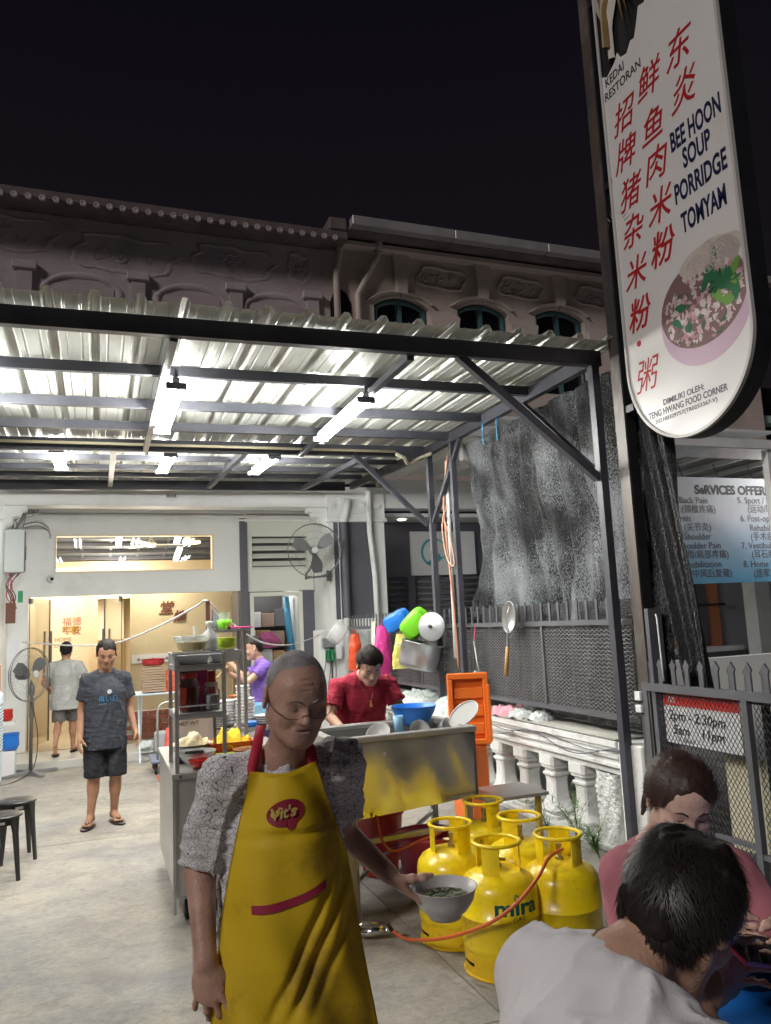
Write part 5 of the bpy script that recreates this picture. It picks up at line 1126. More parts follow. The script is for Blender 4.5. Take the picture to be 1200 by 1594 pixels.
def standing(loc, yaw, h, label, J, skin, hairm, shirt, short, sleeve=.5, hem=None, trouser_hem=.27, voxb=.0065, hand_curl=.35, hair_kw={}, head_pitch=0.0, head_yaw=0.0, slipper=None, shirt_fold=.012, long_tr=False, waist_z=None, hands=None, face_old=False, wide=1.0, belly=1.0, ground=None, legs=True, jaw=1.0, hs=None, smooth_it=1, roll=0.0, HBov=None, slr=1.0, zs=1.0):
    """J: joints in the body frame (x right, y forward, z up from the floor) for height 1.0 scaled by h"""
    p = person(loc, label); Rz = Matrix.Rotation(yaw, 3, 'Z'); L0 = Vector(loc)
    T = lambda v: L0 + Rz @ (Vector(v) * h)
    j = {k: T(v) for k, v in J.items()}
    r = Rz @ V(1, 0, 0); f = Rz @ V(0, 1, 0); rr = tuple(r); ff = tuple(f)
    pts = np.array([tuple(v) for v in j.values()]); lo, hi = pts.min(0) - .16, pts.max(0) + .17; lo[2] = L0.z - .01
    sd = SDF(lo, hi, voxb)
    up = (j['neck'] - j['pelvis']).normalized()
    HB = basis(Matrix.Rotation(head_yaw, 3, 'Z') @ (f * math.cos(head_pitch) + V(0, 0, math.sin(head_pitch))), V(0, 0, 1)) if 'HB' not in J else None
    hs = hs or h / 1.68 * 1.10
    if HBov is not None: HB = HBov
    # torso
    sd.cone(j['pelvis'] + r * .04 * h, j['pelvis'] - r * .04 * h, .066 * h, .066 * h, .03)
    bk = .86 * belly; sd.cone(j['pelvis'], j['chest'], .080 * h * bk, .088 * h * bk, .04, flat=(rr, 1.25 * wide))
    sd.cone(j['chest'], (j['chest'] + j['neck']) / 2, .082 * h * bk, .040 * h, .04, flat=(rr, 1.15))
    sd.cone(j['neck'] - up * .03, j['head'] - up * .02, .034 * h, .031 * h, .03)
    for s_, q in (('R', 1), ('L', -1)):
        sd.cone(j['neck'] - up * .015 * h, j['sh' + s_], .024 * h, .030 * h, .04)
        sd.cone(j['sh' + s_], j['el' + s_], .029 * h, .023 * h, .02); sd.cone(j['el' + s_], j['wr' + s_], .0235 * h, .0155 * h, .012)
        sd.cone(j['hip' + s_], j['kn' + s_], .052 * h, .034 * h, .03); sd.cone(j['kn' + s_], j['an' + s_], .033 * h, .020 * h, .015)
        kn, an = j['kn' + s_], j['an' + s_]; calf = kn * .68 + an * .32 - f * .012 * h; sd.ell(calf, [.033 * h, .034 * h, .075 * h], .02)
        toe = j['toe' + s_]; fd = (toe - an); fd.z = 0; fd.normalize(); sole = V(0, 0, min(an.z - .05 * h, 1e9)) * 0
        sd.cone(an + V(0, 0, -.01 * h), toe - fd * .045 * h + V(0, 0, .008 * h), .020 * h, .018 * h, .015)
        sd.ell(an - fd * .018 * h - V(0, 0, .020 * h), [.020 * h] * 3, .015)
        side = fd.cross(V(0, 0, 1))
        for i in range(5):
            b_ = toe - fd * .040 * h + side * ((i - 2) * .0095 * h); sd.cone(b_, b_ + fd * (.036 - abs(i - 1.2) * .004) * h, .0085 * h, .006 * h, .006)
        hd = j.get('hd' + s_); hd = (hd - j['wr' + s_]).normalized() if hd else (j['wr' + s_] - j['el' + s_]).normalized()
        pn = j.get('pn' + s_); pn = (pn - j['wr' + s_]) if pn else (-r * q + f * -.2)
        th = f if abs(hd.dot(f)) < .8 else V(0, 0, 1)
        side_ = 1 if hd.cross(pn).dot(th) > 0 else -1
        if hands and s_ in hands: hands[s_](sd, j, hs)
        else: hand_shape(sd, j['wr' + s_], hd, pn, side_, h / 1.68 * 1.03, hand_curl, wr=.0235, spread=.2)
    head_shape(sd, j['head'], HB, hs, zs, old=face_old, jaw=jaw)
    body = sd.build('body', skin, p, 1)
    brows_eyes(j['head'], HB, p, hairm, hs, zs)
    hair_cap(j['head'], HB, p, hairm, hs, **hair_kw)
    # shirt
    lo2 = lo.copy(); lo2[2] = (hem or .38) * h + L0.z - .03; hz = (hem or .38) * h + L0.z
    ss = SDF(lo2, hi, voxb)
    wz = hz
    pe = j['pelvis'].copy(); bt = V(pe.x, pe.y, wz - .04)
    ss.cone(bt, j['chest'], .112 * h * belly, .098 * h * belly, .03, flat=(rr, 1.22 / belly * wide)); ss.cone(j['chest'], (j['chest'] + j['neck']) / 2 - up * .01, .094 * h * belly, .050 * h, .05, flat=(rr, 1.15))
    for s_ in 'RL':
        ss.cone(j['neck'] - up * .022 * h, j['sh' + s_], .032 * h, .0375 * h, .045)
        sl_ = sleeve[s_] if isinstance(sleeve, dict) else sleeve; e_ = j['sh' + s_].lerp(j['el' + s_], sl_); ss.sleeve(j['sh' + s_], e_, .0375 * h, .046 * h * slr, .025)
    ss.displace(lambda P: folds(P, shirt_fold, 34, 3, (1, 1, .45)) + .5 * folds(P, shirt_fold, 75, 5, (.6, .6, 1.2)), .05)
    ss.cut((0, 0, hz), (0, 0, -1))
    nk = j['neck'] + up * .012 * h; ss.ell(nk + up * .02 * h + f * .018 * h, [.052 * h, .058 * h, .030 * h], .006, None, 's')
    so = ss.build('shirt', shirt, p, 1)
    # shorts or trousers
    lo3 = lo.copy(); hi3 = hi.copy(); hi3[2] = hz + .06; th_ = trouser_hem * h + L0.z; lo3[2] = th_ - .03
    st = SDF(lo3, hi3, voxb)
    st.cone(j['pelvis'] + r * .035 * h, j['pelvis'] - r * .035 * h, .085 * h, .085 * h, .04)
    for s_ in 'RL':
        kn = j['kn' + s_]; st.cone(j['hip' + s_] + V(0, 0, .03 * h), kn, .066 * h, (.056 if not long_tr else .050) * h, .03)
        if long_tr: st.cone(kn, j['an' + s_], .050 * h, .042 * h, .03)
    st.displace(lambda P: folds(P, .010, 45, 9, (1, 1, .8)), .04); st.cut((0, 0, th_), (0, 0, -1))
    st.build('trousers' if long_tr else 'shorts', short, p, 1)
    if slipper:
        for s_ in 'RL':
            an, toe = j['an' + s_], j['toe' + s_]; fd = toe - an; fd.z = 0; L_ = fd.length; fd.normalize(); sdv = fd.cross(V(0, 0, 1)); base = V(an.x, an.y, toe.z - .018 * h + .008)
            def so_(u, v):
                a = 2 * PI * u; lx = math.cos(a); ly = math.sin(a); cy = base + fd * (L_ * .42)
                return cy + fd * (lx * (L_ * .5 + .052 * h)) + sdv * (ly * .033 * h * (1 + .18 * lx)) + V(0, 0, (v - .5) * .016)
            mb = MB(); n_ = 20; ring = [so_(i / n_, 0) for i in range(n_)]; mb.prism(ring, None, (0, 0, .018)); sl = mb.build('slipper', slipper, p)
            for q in (-1, 1): MB().tube([toe - fd * .012 + V(0, 0, .004), toe - fd * .04 + sdv * q * .012 + V(0, 0, .020), an * .5 + toe * .5 + sdv * q * .028 + V(0, 0, .0 - .012)], .0055, 6).build('strap', slipper, sl, smooth=True)
    return p, j, HB, so

black_hair = mat('black_hair', (0.013, 0.010, 0.009), 0.6, spec=.15, col2=(0.022, 0.017, 0.015), scale=30, bump=0.9, bscale=90, stretch=(1, 1, .25), bdist=.004)
dark_hair = mat('dark_brown_hair', (0.030, 0.016, 0.012), 0.5, col2=(0.055, 0.030, 0.022), scale=34, bump=0.9, bscale=90, stretch=(1, 1, .3), bdist=.004)
grey_hair = mat('short_grey_hair', (0.36, 0.35, 0.36), 0.7, col2=(0.22, 0.20, 0.20), scale=25, bump=0.9, bscale=220, bdist=.003)
sk1 = skin_mat('tan_skin', (0.46, 0.25, 0.15), (0.40, 0.21, 0.13)); sk2 = skin_mat('light_skin', (0.60, 0.37, 0.26), (0.55, 0.33, 0.23)); sk3 = skin_mat('brown_skin', (0.36, 0.19, 0.12), (0.30, 0.15, 0.10)); sk4 = skin_mat('fair_skin', (0.72, 0.49, 0.39), (0.68, 0.45, 0.36))
navy_sh = fabric('charcoal_cotton', (0.050, 0.055, 0.068), (0.042, 0.046, 0.058)); black_sh = fabric('black_canvas', (0.028, 0.028, 0.034)); grey_sh = fabric('light_grey_cotton', (0.50, 0.51, 0.49)); dgrey = fabric('dark_grey_cloth', (0.16, 0.15, 0.15))
red_sh = fabric('maroon_cotton', (0.40, 0.035, 0.065), (0.33, 0.028, 0.05)); purple_sh = fabric('purple_polo_cloth', (0.21, 0.12, 0.46), (0.17, 0.10, 0.38)); white_sh = fabric('white_cotton', (0.84, 0.83, 0.84), (0.80, 0.79, 0.80)); pink_sh = fabric('dusty_pink_jersey', (0.52, 0.20, 0.23), (0.46, 0.17, 0.20))
indigo = fabric('dark_blue_cloth', (0.035, 0.035, 0.09))

# walking man in the dark T-shirt (head bent, facing the camera)
J = dict(pelvis=(0, 0, .53), chest=(0, .0, .71), neck=(0, -.005, .838), head=(0.0, .030, .925),
 shR=(.100, -.005, .780), elR=(.122, -.03, .612), wrR=(.134, .03, .480), hdR=(.158, .07, .40), shL=(-.102, -.005, .782), elL=(-.132, -.03, .615), wrL=(-.155, .04, .485), hdL=(-.185, .09, .42),
 hipR=(.050, 0, .50), knR=(.058, .015, .275), anR=(.075, .0, .055), toeR=(.110, .095, .018), hipL=(-.050, 0, .50), knL=(-.055, .02, .275), anL=(-.052, -.03, .055), toeL=(-.070, .070, .018))
pm, jm, HBm, som = standing((0.062, 7.86, 0.0), PI + .12, 1.66, 'man in a charcoal T-shirt with blue print and black cargo shorts walking in slippers', J, sk1, black_hair, navy_sh, black_sh, .62, .405, .255,
  belly=.84, wide=.88, head_pitch=-.38, head_yaw=-.10, hair_kw=dict(thick=.010, hairline=.058, strands=900, length=.014, vox=.0045, w=.0014, down=.1, peak=-.002), slipper=M['blackp'])
def chest_print(j, parent, h, items):
    pass
Rm = Matrix.Rotation(PI + .12, 3, 'Z')
from mathutils.bvhtree import BVHTree
bvm = BVHTree.FromPolygons([v.co.copy() for v in som.data.vertices], [tuple(p.vertices) for p in som.data.polygons]); om_ = origin(pm)
def mtext(body, x, z, size, m, dy, **k):
    # on the shirt front: body frame x (to the person's right is image left)
    rot = Rm @ Matrix(((-1, 0, 0), (0, 0, 1), (0, 1, 0)))
    pos = V(0.062, 7.86, 0) + Rm @ V(x, dy, z)
    def wp(p):
        q = pos + rot @ p; h_ = bvm.ray_cast(q + Rm @ V(0, .4, 0) - om_, Rm @ V(0, -1, 0)); return (h_[0] + om_ + Rm @ V(0, .006, 0)) if h_[0] is not None else q
    xs_ = [-.14 + .04 * i for i in range(8)]; ds_ = []
    for xx in xs_: ds_.append(max([(h_[0] + om_ - V(.062, 7.86, 0)).dot(Rm @ V(0, 1, 0)) for zz in (z - .02, z, z + .02, z + .04) for h_ in [bvm.ray_cast(V(.062, 7.86, 0) + Rm @ V(xx, .6, zz) - om_, Rm @ V(0, -1, 0))] if h_[0] is not None] or [.1]))
    def wp(p):
        xx = x - p.x; return V(.062, 7.86, 0) + Rm @ V(xx, float(np.interp(xx, xs_, ds_)) + .013, z + p.y)
    return text(body, pos, size, m, som, rot=rot, name='print', warp=wp, **k)
mtext('良い日', .085, 1.105, .060, M['cyan'], .158)
mtext('good day', .075, 1.080, .018, M['bluel'], .158)
MB().lathe([(0, .0), (.019, .0), (.021, -.002)], n=16, mx=Rm @ Matrix.Rotation(-PI / 2, 3, 'X'), c=(lambda q: (bvm.ray_cast(q + Rm @ V(0, .4, 0) - om_, Rm @ V(0, -1, 0))[0] or Vector()) + om_ + Rm @ V(0, .004, 0))(V(0.062, 7.86, 0) + Rm @ V(-.015, .156, 1.19))).build('round_print', mat('pale_print', (.6, .6, .6), .7), som)
for s_ in (-1, 1):
    c_ = V(.062, 7.86, 0) + Rm @ V(s_ * .155, .01, .56)
    MB().box(-.02, .02, -.065, .065, -.08, .08, mx=Matrix.Translation(c_) @ Rm.to_4x4(), bev=.01).build('cargo_pocket', black_sh, pm)

# far man walking away into the shop
J2 = dict(pelvis=(0, 0, .53), chest=(0, .0, .71), neck=(0, .0, .838), head=(0.0, .020, .925),
 shR=(.115, 0, .782), elR=(.175, .01, .64), wrR=(.170, .12, .56), shL=(-.115, 0, .782), elL=(-.185, -.01, .64), wrL=(-.150, .10, .56),
 hipR=(.052, 0, .50), knR=(.058, .05, .275), anR=(.060, .08, .055), toeR=(.070, .18, .018), hipL=(-.052, 0, .50), knL=(-.052, -.03, .275), anL=(-.055, -.17, .12), toeL=(-.058, -.13, .025))
standing((-0.435, 11.95, 0.10), -.1, 1.53, 'man in a light grey polo and dark shorts walking away into the shop', J2, sk1, black_hair, grey_sh, dgrey, .60, .395, .285,
  hair_kw=dict(thick=.009, hairline=.07, vox=.007), slipper=M['darkrub'], head_pitch=-.2, voxb=.009)

# man in the purple polo, seen from the side at the wok table
J3 = dict(pelvis=(0, 0, .53), chest=(0, .01, .71), neck=(0, .045, .838), head=(0.0, .095, .915),
 shR=(.105, .02, .785), elR=(.125, .16, .690), wrR=(.09, .26, .745), hdR=(.03, .30, .80), shL=(-.105, .02, .785), elL=(-.14, .15, .69), wrL=(-.10, .255, .825), hdL=(-.06, .24, .90),
 hipR=(.050, 0, .50), knR=(.058, .015, .275), anR=(.065, .0, .055), toeR=(.080, .09, .018), hipL=(-.050, 0, .50), knL=(-.055, .02, .275), anL=(-.062, -.03, .055), toeL=(-.075, .070, .018))
standing((1.80, 8.9, 0.0), 1.50, 1.62, 'man in a purple polo standing side on and tasting with a ladle', J3, sk2, black_hair, purple_sh, indigo, .55, .50, .06, long_tr=True,
  hair_kw=dict(thick=.008, hairline=.065, side=.02, vox=.007), voxb=.008, head_pitch=-.30, slipper=M['darkrub'])
# his ladle
MB().tube([(1.34, 8.80, 1.30), (1.22, 8.72, 1.20), (1.12, 8.66, 1.13)], .006, 6).build('wooden_ladle', M['wood'], None, label='thin wooden spoon held by the man in the purple polo', cat='spoon')

# man in the maroon T-shirt leaning over the sink
J4 = dict(pelvis=(0, -.05, .54), chest=(0, .07, .70), neck=(0, .155, .795), head=(0.0, .255, .835),
 shR=(.118, .110, .738), elR=(.165, .15, .620), wrR=(.120, .27, .555), hdR=(.10, .36, .53), shL=(-.118, .110, .738), elL=(-.165, .15, .620), wrL=(-.110, .27, .555), hdL=(-.10, .36, .53),
 hipR=(.052, -.05, .50), knR=(.060, -.015, .275), anR=(.075, -.04, .055), toeR=(.085, .05, .018), hipL=(-.052, -.05, .50), knL=(-.060, .0, .275), anL=(-.072, -.04, .055), toeL=(-.085, .05, .018))
pr_, jr_, HBr, sor = standing((1.90, 5.88, 0.0), PI - .08, 1.68, 'man in a maroon T-shirt leaning over the steel sink with both arms in it', J4, sk2, black_hair, red_sh, indigo, .68, .50, .06, long_tr=True,
  head_pitch=-.62, hair_kw=dict(thick=.014, hairline=.060, side=.0, strands=1500, length=.030, vox=.006, w=.0015, down=-.1, crown=(0, -.06, .10)), slipper=M['darkrub'], voxb=.006, shirt_fold=.009)
pd = thing('gold_pendant', (1.86, 5.40, 1.17), 'small gold pendant hanging over the maroon T-shirt', 'pendant')
MB().lathe([(0, 0), (.008, .006), (.011, .016), (.006, .03), (.004, .042), (.007, .048), (0, .052)], (1.865, 5.455, 1.10), 10).build('charm', mat('gold', (.75, .52, .18), .3, .9), pd, smooth=True)
MB().tube([(1.81, 5.56, 1.27), (1.85, 5.465, 1.17), (1.865, 5.455, 1.15), (1.88, 5.465, 1.17), (1.93, 5.56, 1.27)], .002, 5).build('cord', M['ink'], pd)
# ================================================================ THE COOK IN THE YELLOW APRON (foreground)
from mathutils.bvhtree import BVHTree
uy = PI - .13; uh = 1.64; ul = V(0.455, 2.095, 0)
Ru = Matrix.Rotation(uy, 3, 'Z')
def bj(x, y, z): return tuple((Ru.transposed() @ (V(x, y, z) - ul)) / uh)
UJ = dict(pelvis=bj(.455, 2.10, .88), chest=bj(.452, 2.085, 1.19), neck=bj(.455, 2.035, 1.395), head=bj(.466, 1.945, 1.542),
  shR=bj(.300, 2.080, 1.338), elR=bj(.243, 2.095, 1.115), wrR=bj(.240, 1.985, .945), hdR=bj(.272, 1.985, .86), pnR=bj(.36, 2.05, .93),
  shL=bj(.605, 2.045, 1.348), elL=bj(.640, 2.170, 1.145), wrL=bj(.742, 2.085, 1.040),
  hipR=(.050, 0, .50), knR=(.058, .015, .275), anR=(.075, .0, .055), toeR=(.110, .095, .018), hipL=(-.050, 0, .50), knL=(-.055, .02, .275), anL=(-.052, -.03, .055), toeL=(-.070, .070, .018))
usk = skin_mat('weathered_skin', (0.55, 0.34, 0.26), (0.42, 0.25, 0.19), .45)
us = bpy.data.materials.new('crackle_print_cloth'); us.use_nodes = True; nt = us.node_tree; b = nt.nodes['Principled BSDF']; L = nt.links.new
b.inputs['Roughness'].default_value = .85
tc = nd(nt, 'ShaderNodeTexCoord'); nn = nd(nt, 'ShaderNodeTexNoise'); nn.inputs['Scale'].default_value = 5; L(tc.outputs['Object'], nn.inputs['Vector'])
vm = nd(nt, 'ShaderNodeVectorMath', operation='MULTIPLY_ADD'); vm.inputs[1].default_value = (.12, .12, .12); L(nn.outputs['Color'], vm.inputs[0]); L(tc.outputs['Object'], vm.inputs[2])
mps = nd(nt, 'ShaderNodeMapping'); mps.inputs['Scale'].default_value = (1, 1, 1.6); L(vm.outputs[0], mps.inputs[0])
mxs = []
for sc, th in ((52, .028), (105, .04)):
    v_ = nd(nt, 'ShaderNodeTexVoronoi', feature='DISTANCE_TO_EDGE'); v_.inputs['Scale'].default_value = sc; L(mps.outputs[0], v_.inputs['Vector'])
    r_ = nd(nt, 'ShaderNodeValToRGB'); r_.color_ramp.elements[0].position = th * .5; r_.color_ramp.elements[1].position = th * 1.6; r_.color_ramp.elements[0].color = (.035, .035, .04, 1); r_.color_ramp.elements[1].color = (.68, .67, .67, 1); L(v_.outputs['Distance'], r_.inputs[0]); mxs.append(r_.outputs[0])
n3 = nd(nt, 'ShaderNodeTexNoise'); n3.inputs['Scale'].default_value = 7; L(tc.outputs['Object'], n3.inputs['Vector'])
r3 = nd(nt, 'ShaderNodeValToRGB'); r3.color_ramp.elements[0].position = .47; r3.color_ramp.elements[1].position = .53; L(n3.outputs['Fac'], r3.inputs[0])
m3 = nd(nt, 'ShaderNodeMix', data_type='RGBA'); L(r3.outputs[0], m3.inputs[0]); L(mxs[0], m3.inputs[6]); L(mxs[1], m3.inputs[7]); L(m3.outputs[2], b.inputs['Base Color'])

# choose the thumb side so that it lies to the front
def side_for(d, n, to):
    return 1 if Vector(d).cross(Vector(n)).dot(Vector(to)) > 0 else -1
def rest_hand(sd, j, hs):
    d = V(.10, -.06, -.97); n = V(.45, .88, .10)
    hand_shape(sd, j['wrR'], d, n, side_for(d, n, (1, -.5, 0)), hs * 1.05, curls=[(.10, .25, .2), (.2, .32, .25), (.28, .38, .3), (.36, .42, .3)], thumb=(.3, .3), wr=.023, spread=.34)
def bowl_hand(sd, j, hs):
    d = V(.60, -.12, -.62); n = V(.80, .0, .50)
    hand_shape(sd, j['wrL'], d, n, side_for(d, n, (0, -.6, .8)), hs * 1.0, curls=[(.1, .35, .35)] * 4, thumb_dir=V(.88, -.30, -.02), thumb=(.1, .3), wr=.022, spread=.04)
fwdu = V(.05, -.93, -.30); HBu = basis(fwdu, V(.05, -.25, 1))
pu, ju, HBu, sou = standing(tuple(ul), uy, uh, 'elderly cook in a yellow apron and grey crackle print shirt carrying a bowl', UJ, usk, grey_hair, us, black_sh, sleeve={'R': .93, 'L': .70}, hem=.49, trouser_hem=.06, long_tr=True,
   voxb=.0042, hands={'L': bowl_hand, 'R': rest_hand}, face_old=True, HBov=HBu, hs=.95, zs=.92, jaw=1.10, shirt_fold=.012, belly=.82, wide=.80, slr=.74, slipper=M['blackp'],
   hair_kw=dict(thick=.0028, hairline=.092, side=.0, strands=7000, length=.009, vox=.004, w=.0008, down=.1, nzamp=.0012, front=-.012, jit=.9))
# veins and tendons: thin raised cords are part of the skin relief; glasses
gl_ = thing('glasses', tuple(ju['head'] + HBu @ V(0, .10, -.01)), 'thin half rim reading glasses worn low by the cook in the yellow apron', 'glasses')
gp = lambda x, y, z: ju['head'] + HBu @ V(x, y, z)
wm = mat('dark_wire', (.03, .025, .025), .35, .6)
for e in (-1, 1):
    MB().tube([gp(e * .034 + .024 * math.cos(a), .100 - .012 * abs(e * .034 + .024 * math.cos(a)) / .06, -.010 + .010 * math.sin(a)) for a in [PI + i * PI / 10 for i in range(11)]], .0008, 6).build('lens_rim', wm, gl_, smooth=True)
    MB().tube([gp(e * .058, .090, -.010), gp(e * .072, .072, -.006), gp(e * .084, .01, .006), gp(e * .083, -.01, -.004)], .0011, 6).build('temple_arm', wm, gl_, smooth=True)
MB().tube([gp(-.010, .099, -.010), gp(0, .106, -.006), gp(.010, .099, -.010)], .0009, 6).build('bridge', wm, gl_, smooth=True)

# apron: a hanging sheet draped over the shirt
bvh = BVHTree.FromPolygons([v.co.copy() for v in sou.data.vertices], [tuple(p.vertices) for p in sou.data.polygons])
ro = origin(pu); fU = Ru @ V(0, 1, 0); rU = Ru @ V(-1, 0, 0)      # rU: towards the right of the picture
def hit(x, z):
    """distance in front of the body axis of the shirt at side offset x and height z"""
    o = V(ul.x, ul.y, 0) + rU * x + V(0, 0, z) + fU * .6 - ro
    h_ = bvh.ray_cast(o, -fU)
    return (.6 - h_[3]) if h_[0] is not None else None
keyz = [1.372, 1.30, 1.22, 1.14, 1.05, .95, .85, .74, .66]
kL = [-.088, -.100, -.122, -.140, -.158, -.172, -.184, -.196, -.205]; kR = [.080, .100, .128, .152, .166, .178, .192, .208, .214]; kF = [.13, .165, .185, .19, .195, .20, .205, .215, .22]
def ip(z, ks): return float(np.interp(-z, [-q for q in keyz], ks))
NU, NV = 61, 90
Fg = np.zeros((NV, NU)); Xg = np.zeros((NV, NU)); Zg = np.zeros((NV, NU))
for b_ in range(NV):
    for a_ in range(NU):
        u = a_ / (NU - 1); v = b_ / (NV - 1); z = 1.372 - v * (1.372 - .66) + .012 * (u - .5) - (.012 * math.sin(PI * u) if v < .02 else 0)
        if v > .9: z += (v - .9) * 10 * .03 * u
        x = ip(z, kL) + (ip(z, kR) - ip(z, kL)) * u; hh = hit(x * .97, max(z, .83))
        base_ = ip(z, kF) - .09 * (abs(u - .5) * 2) ** 2.5
        Fg[b_, a_] = max(base_, (hh + .012) if hh else -1); Xg[b_, a_] = x; Zg[b_, a_] = z
for _ in range(14):
    q = np.pad(Fg, 1, mode='edge'); Fg = np.maximum(Fg * .0 + (q[1:-1, 1:-1] * 2 + q[:-2, 1:-1] + q[2:, 1:-1] + q[1:-1, :-2] + q[1:-1, 2:]) / 6, -1)
P_ = np.stack([Xg, Fg, Zg], -1)
wgt = np.clip((1.30 - Zg) / .5, 0, 1)
fold = .010 * wgt * np.sin(Xg * 42 + Zg * 9 + 1.5 * np.sin(Zg * 7)) + .004 * nz(P_.astype(np.float32), 16, 4, 3)
dg = (Xg - .10) + (Zg - 1.02) * -.55                                   # sharp diagonal creases from the right hip
for off, am in ((0.0, .016), (.045, .014), (-.05, .009)): fold -= am * np.exp(-((dg + off) / .012) ** 2) * np.clip((1.14 - Zg) / .1, 0, 1) * np.clip((Zg - .80) / .06, 0, 1)
fold += .010 * np.exp(-((Zg - 1.222 + .03 * Xg) / .006) ** 2) * -1 * np.clip(1 - abs(Xg) / .14, 0, 1)
fold += -.006 * np.exp(-((Zg - 1.215 - .06 * Xg) / .010) ** 2)
Fg = Fg + fold + .010
def ap(u, z, off=0.0):
    v = min(max((1.372 - z) / (1.372 - .66), 0), .999); y = v * (NV - 1); x = min(max(u, 0), .999) * (NU - 1); i, j_ = int(y), int(x); fy, fx = y - i, x - j_
    g_ = lambda G: (G[i, j_] * (1 - fy) * (1 - fx) + G[min(i + 1, NV - 1), j_] * fy * (1 - fx) + G[i, min(j_ + 1, NU - 1)] * (1 - fy) * fx + G[min(i + 1, NV - 1), min(j_ + 1, NU - 1)] * fy * fx)
    return V(ul.x, ul.y, 0) + rU * float(g_(Xg)) + fU * (float(g_(Fg)) + off) + V(0, 0, float(g_(Zg)))
apm = mat('stained_yellow_apron', (0.66, 0.46, 0.012), .62, col2=(0.56, 0.37, 0.010), scale=5, dirt=(0.13, 0.085, 0.025), dscale=5, damt=.75, bump=.25, bscale=120, bdist=.003, spec=.35)
mb = MB(); vs = []
for off in (0, -.0025):
    for b_ in range(NV):
        for a_ in range(NU): vs.append(V(ul.x, ul.y, 0) + rU * float(Xg[b_, a_]) + fU * float(Fg[b_, a_] + off) + V(0, 0, float(Zg[b_, a_])))
fs = []; nn_ = NU * NV
for b_ in range(NV - 1):
    for a_ in range(NU - 1):
        q = (b_ * NU + a_, (b_ + 1) * NU + a_, (b_ + 1) * NU + a_ + 1, b_ * NU + a_ + 1); fs.append(q); fs.append(tuple(i + nn_ for i in q[::-1]))
for a_ in range(NU - 1):
    for b_ in (0, NV - 1): fs.append((b_ * NU + a_, b_ * NU + a_ + 1, b_ * NU + a_ + 1 + nn_, b_ * NU + a_ + nn_))
for b_ in range(NV - 1):
    for a_ in (0, NU - 1): fs.append((b_ * NU + a_, (b_ + 1) * NU + a_, (b_ + 1) * NU + a_ + nn_, b_ * NU + a_ + nn_))
aprn = mb.add(vs, fs).build('apron', apm, pu, smooth=True)
trim = mat('maroon_apron_tape', (0.30, 0.015, 0.05), .7)
straps = mat('red_apron_strap', (0.50, 0.02, 0.05), .7)
# pocket tape and logo on the apron surface
zx = lambda px, pz: None
def upos(x, z): return (x - ip(z, kL)) / (ip(z, kR) - ip(z, kL))
def on_ap(x, z, off): return ap(upos(x, z), z, off)
mb = MB(); vs = []
for i in range(25):
    t = i / 24; x = -.092 + .178 * t; z = 1.066 + .034 * t - .010 * math.sin(PI * t)
    vs += [on_ap(x, z + .0095, .0035), on_ap(x, z - .0095, .0035)]
mb.add(vs, [(2 * i, 2 * i + 1, 2 * i + 3, 2 * i + 2) for i in range(24)]).build('pocket_tape', trim, aprn, smooth=True)
mb = MB(); vs = [on_ap(-.006, 1.272, .0025)]
for i in range(40):
    a = 2 * PI * i / 40; k_ = 1 + (.35 if 4.75 < a < 5.25 else 0)
    vs.append(on_ap(-.006 + .0455 * math.cos(a), 1.272 + .030 * k_ * math.sin(a) + .10 * .0455 * math.cos(a), .0025))
mb.add(vs, [(0, i + 1, (i + 1) % 40 + 1) for i in range(40)]).build('logo_patch', mat('maroon_print', (.24, .008, .03), .6), aprn)
text("Vit's", None, .0355, mat('pale_yellow_print', (.80, .66, .25), .6), aprn, bold=.0012, warp=lambda p: on_ap(-.043 + p.x, 1.260 + p.y + .10 * p.x, .0075), name='logo_lettering', shear=.1)
text("Yummy taste", None, .010, trim, aprn, bold=.0002, warp=lambda p: on_ap(-.040 + p.x, 1.236 + p.y + .10 * p.x, .004), name='tagline') if False else None
# neck straps
def strap(ptsxz, w):
    vs = []; c_ = []
    for (x, z, y) in ptsxz:
        h_ = hit(x, z); d_ = (h_ + .010 if h_ else .12) if y is None else y
        c_.append(V(ul.x, ul.y, 0) + rU * x + fU * d_ + V(0, 0, z))
    mb = MB(); n_ = len(c_)
    for i, p in enumerate(c_):
        t = (c_[min(i + 1, n_ - 1)] - c_[max(i - 1, 0)]).normalized(); s_ = t.cross(fU).normalized() if abs(t.dot(fU)) < .9 else rU
        nn2 = s_.cross(t)
        for o_ in (0, .003): vs.extend([p - s_ * w / 2 + nn2 * o_, p + s_ * w / 2 + nn2 * o_])
    fs = []
    for i in range(n_ - 1):
        a = i * 4; b_ = a + 4; fs += [(a, a + 1, b_ + 1, b_), (a + 2, b_ + 2, b_ + 3, a + 3), (a, b_, b_ + 2, a + 2), (a + 1, a + 3, b_ + 3, b_ + 1)]
    return mb.add(vs, fs).build('apron_strap', straps, aprn, smooth=True)
strap([(-.078, 1.345, None), (-.080, 1.372, None), (-.072, 1.402, .105), (-.064, 1.425, .080), (-.056, 1.445, .045), (-.048, 1.458, .0)], .026)
strap([(.070, 1.345, None), (.072, 1.372, None), (.066, 1.402, .120), (.060, 1.425, .095), (.054, 1.442, .055), (.048, 1.452, .0)], .026)
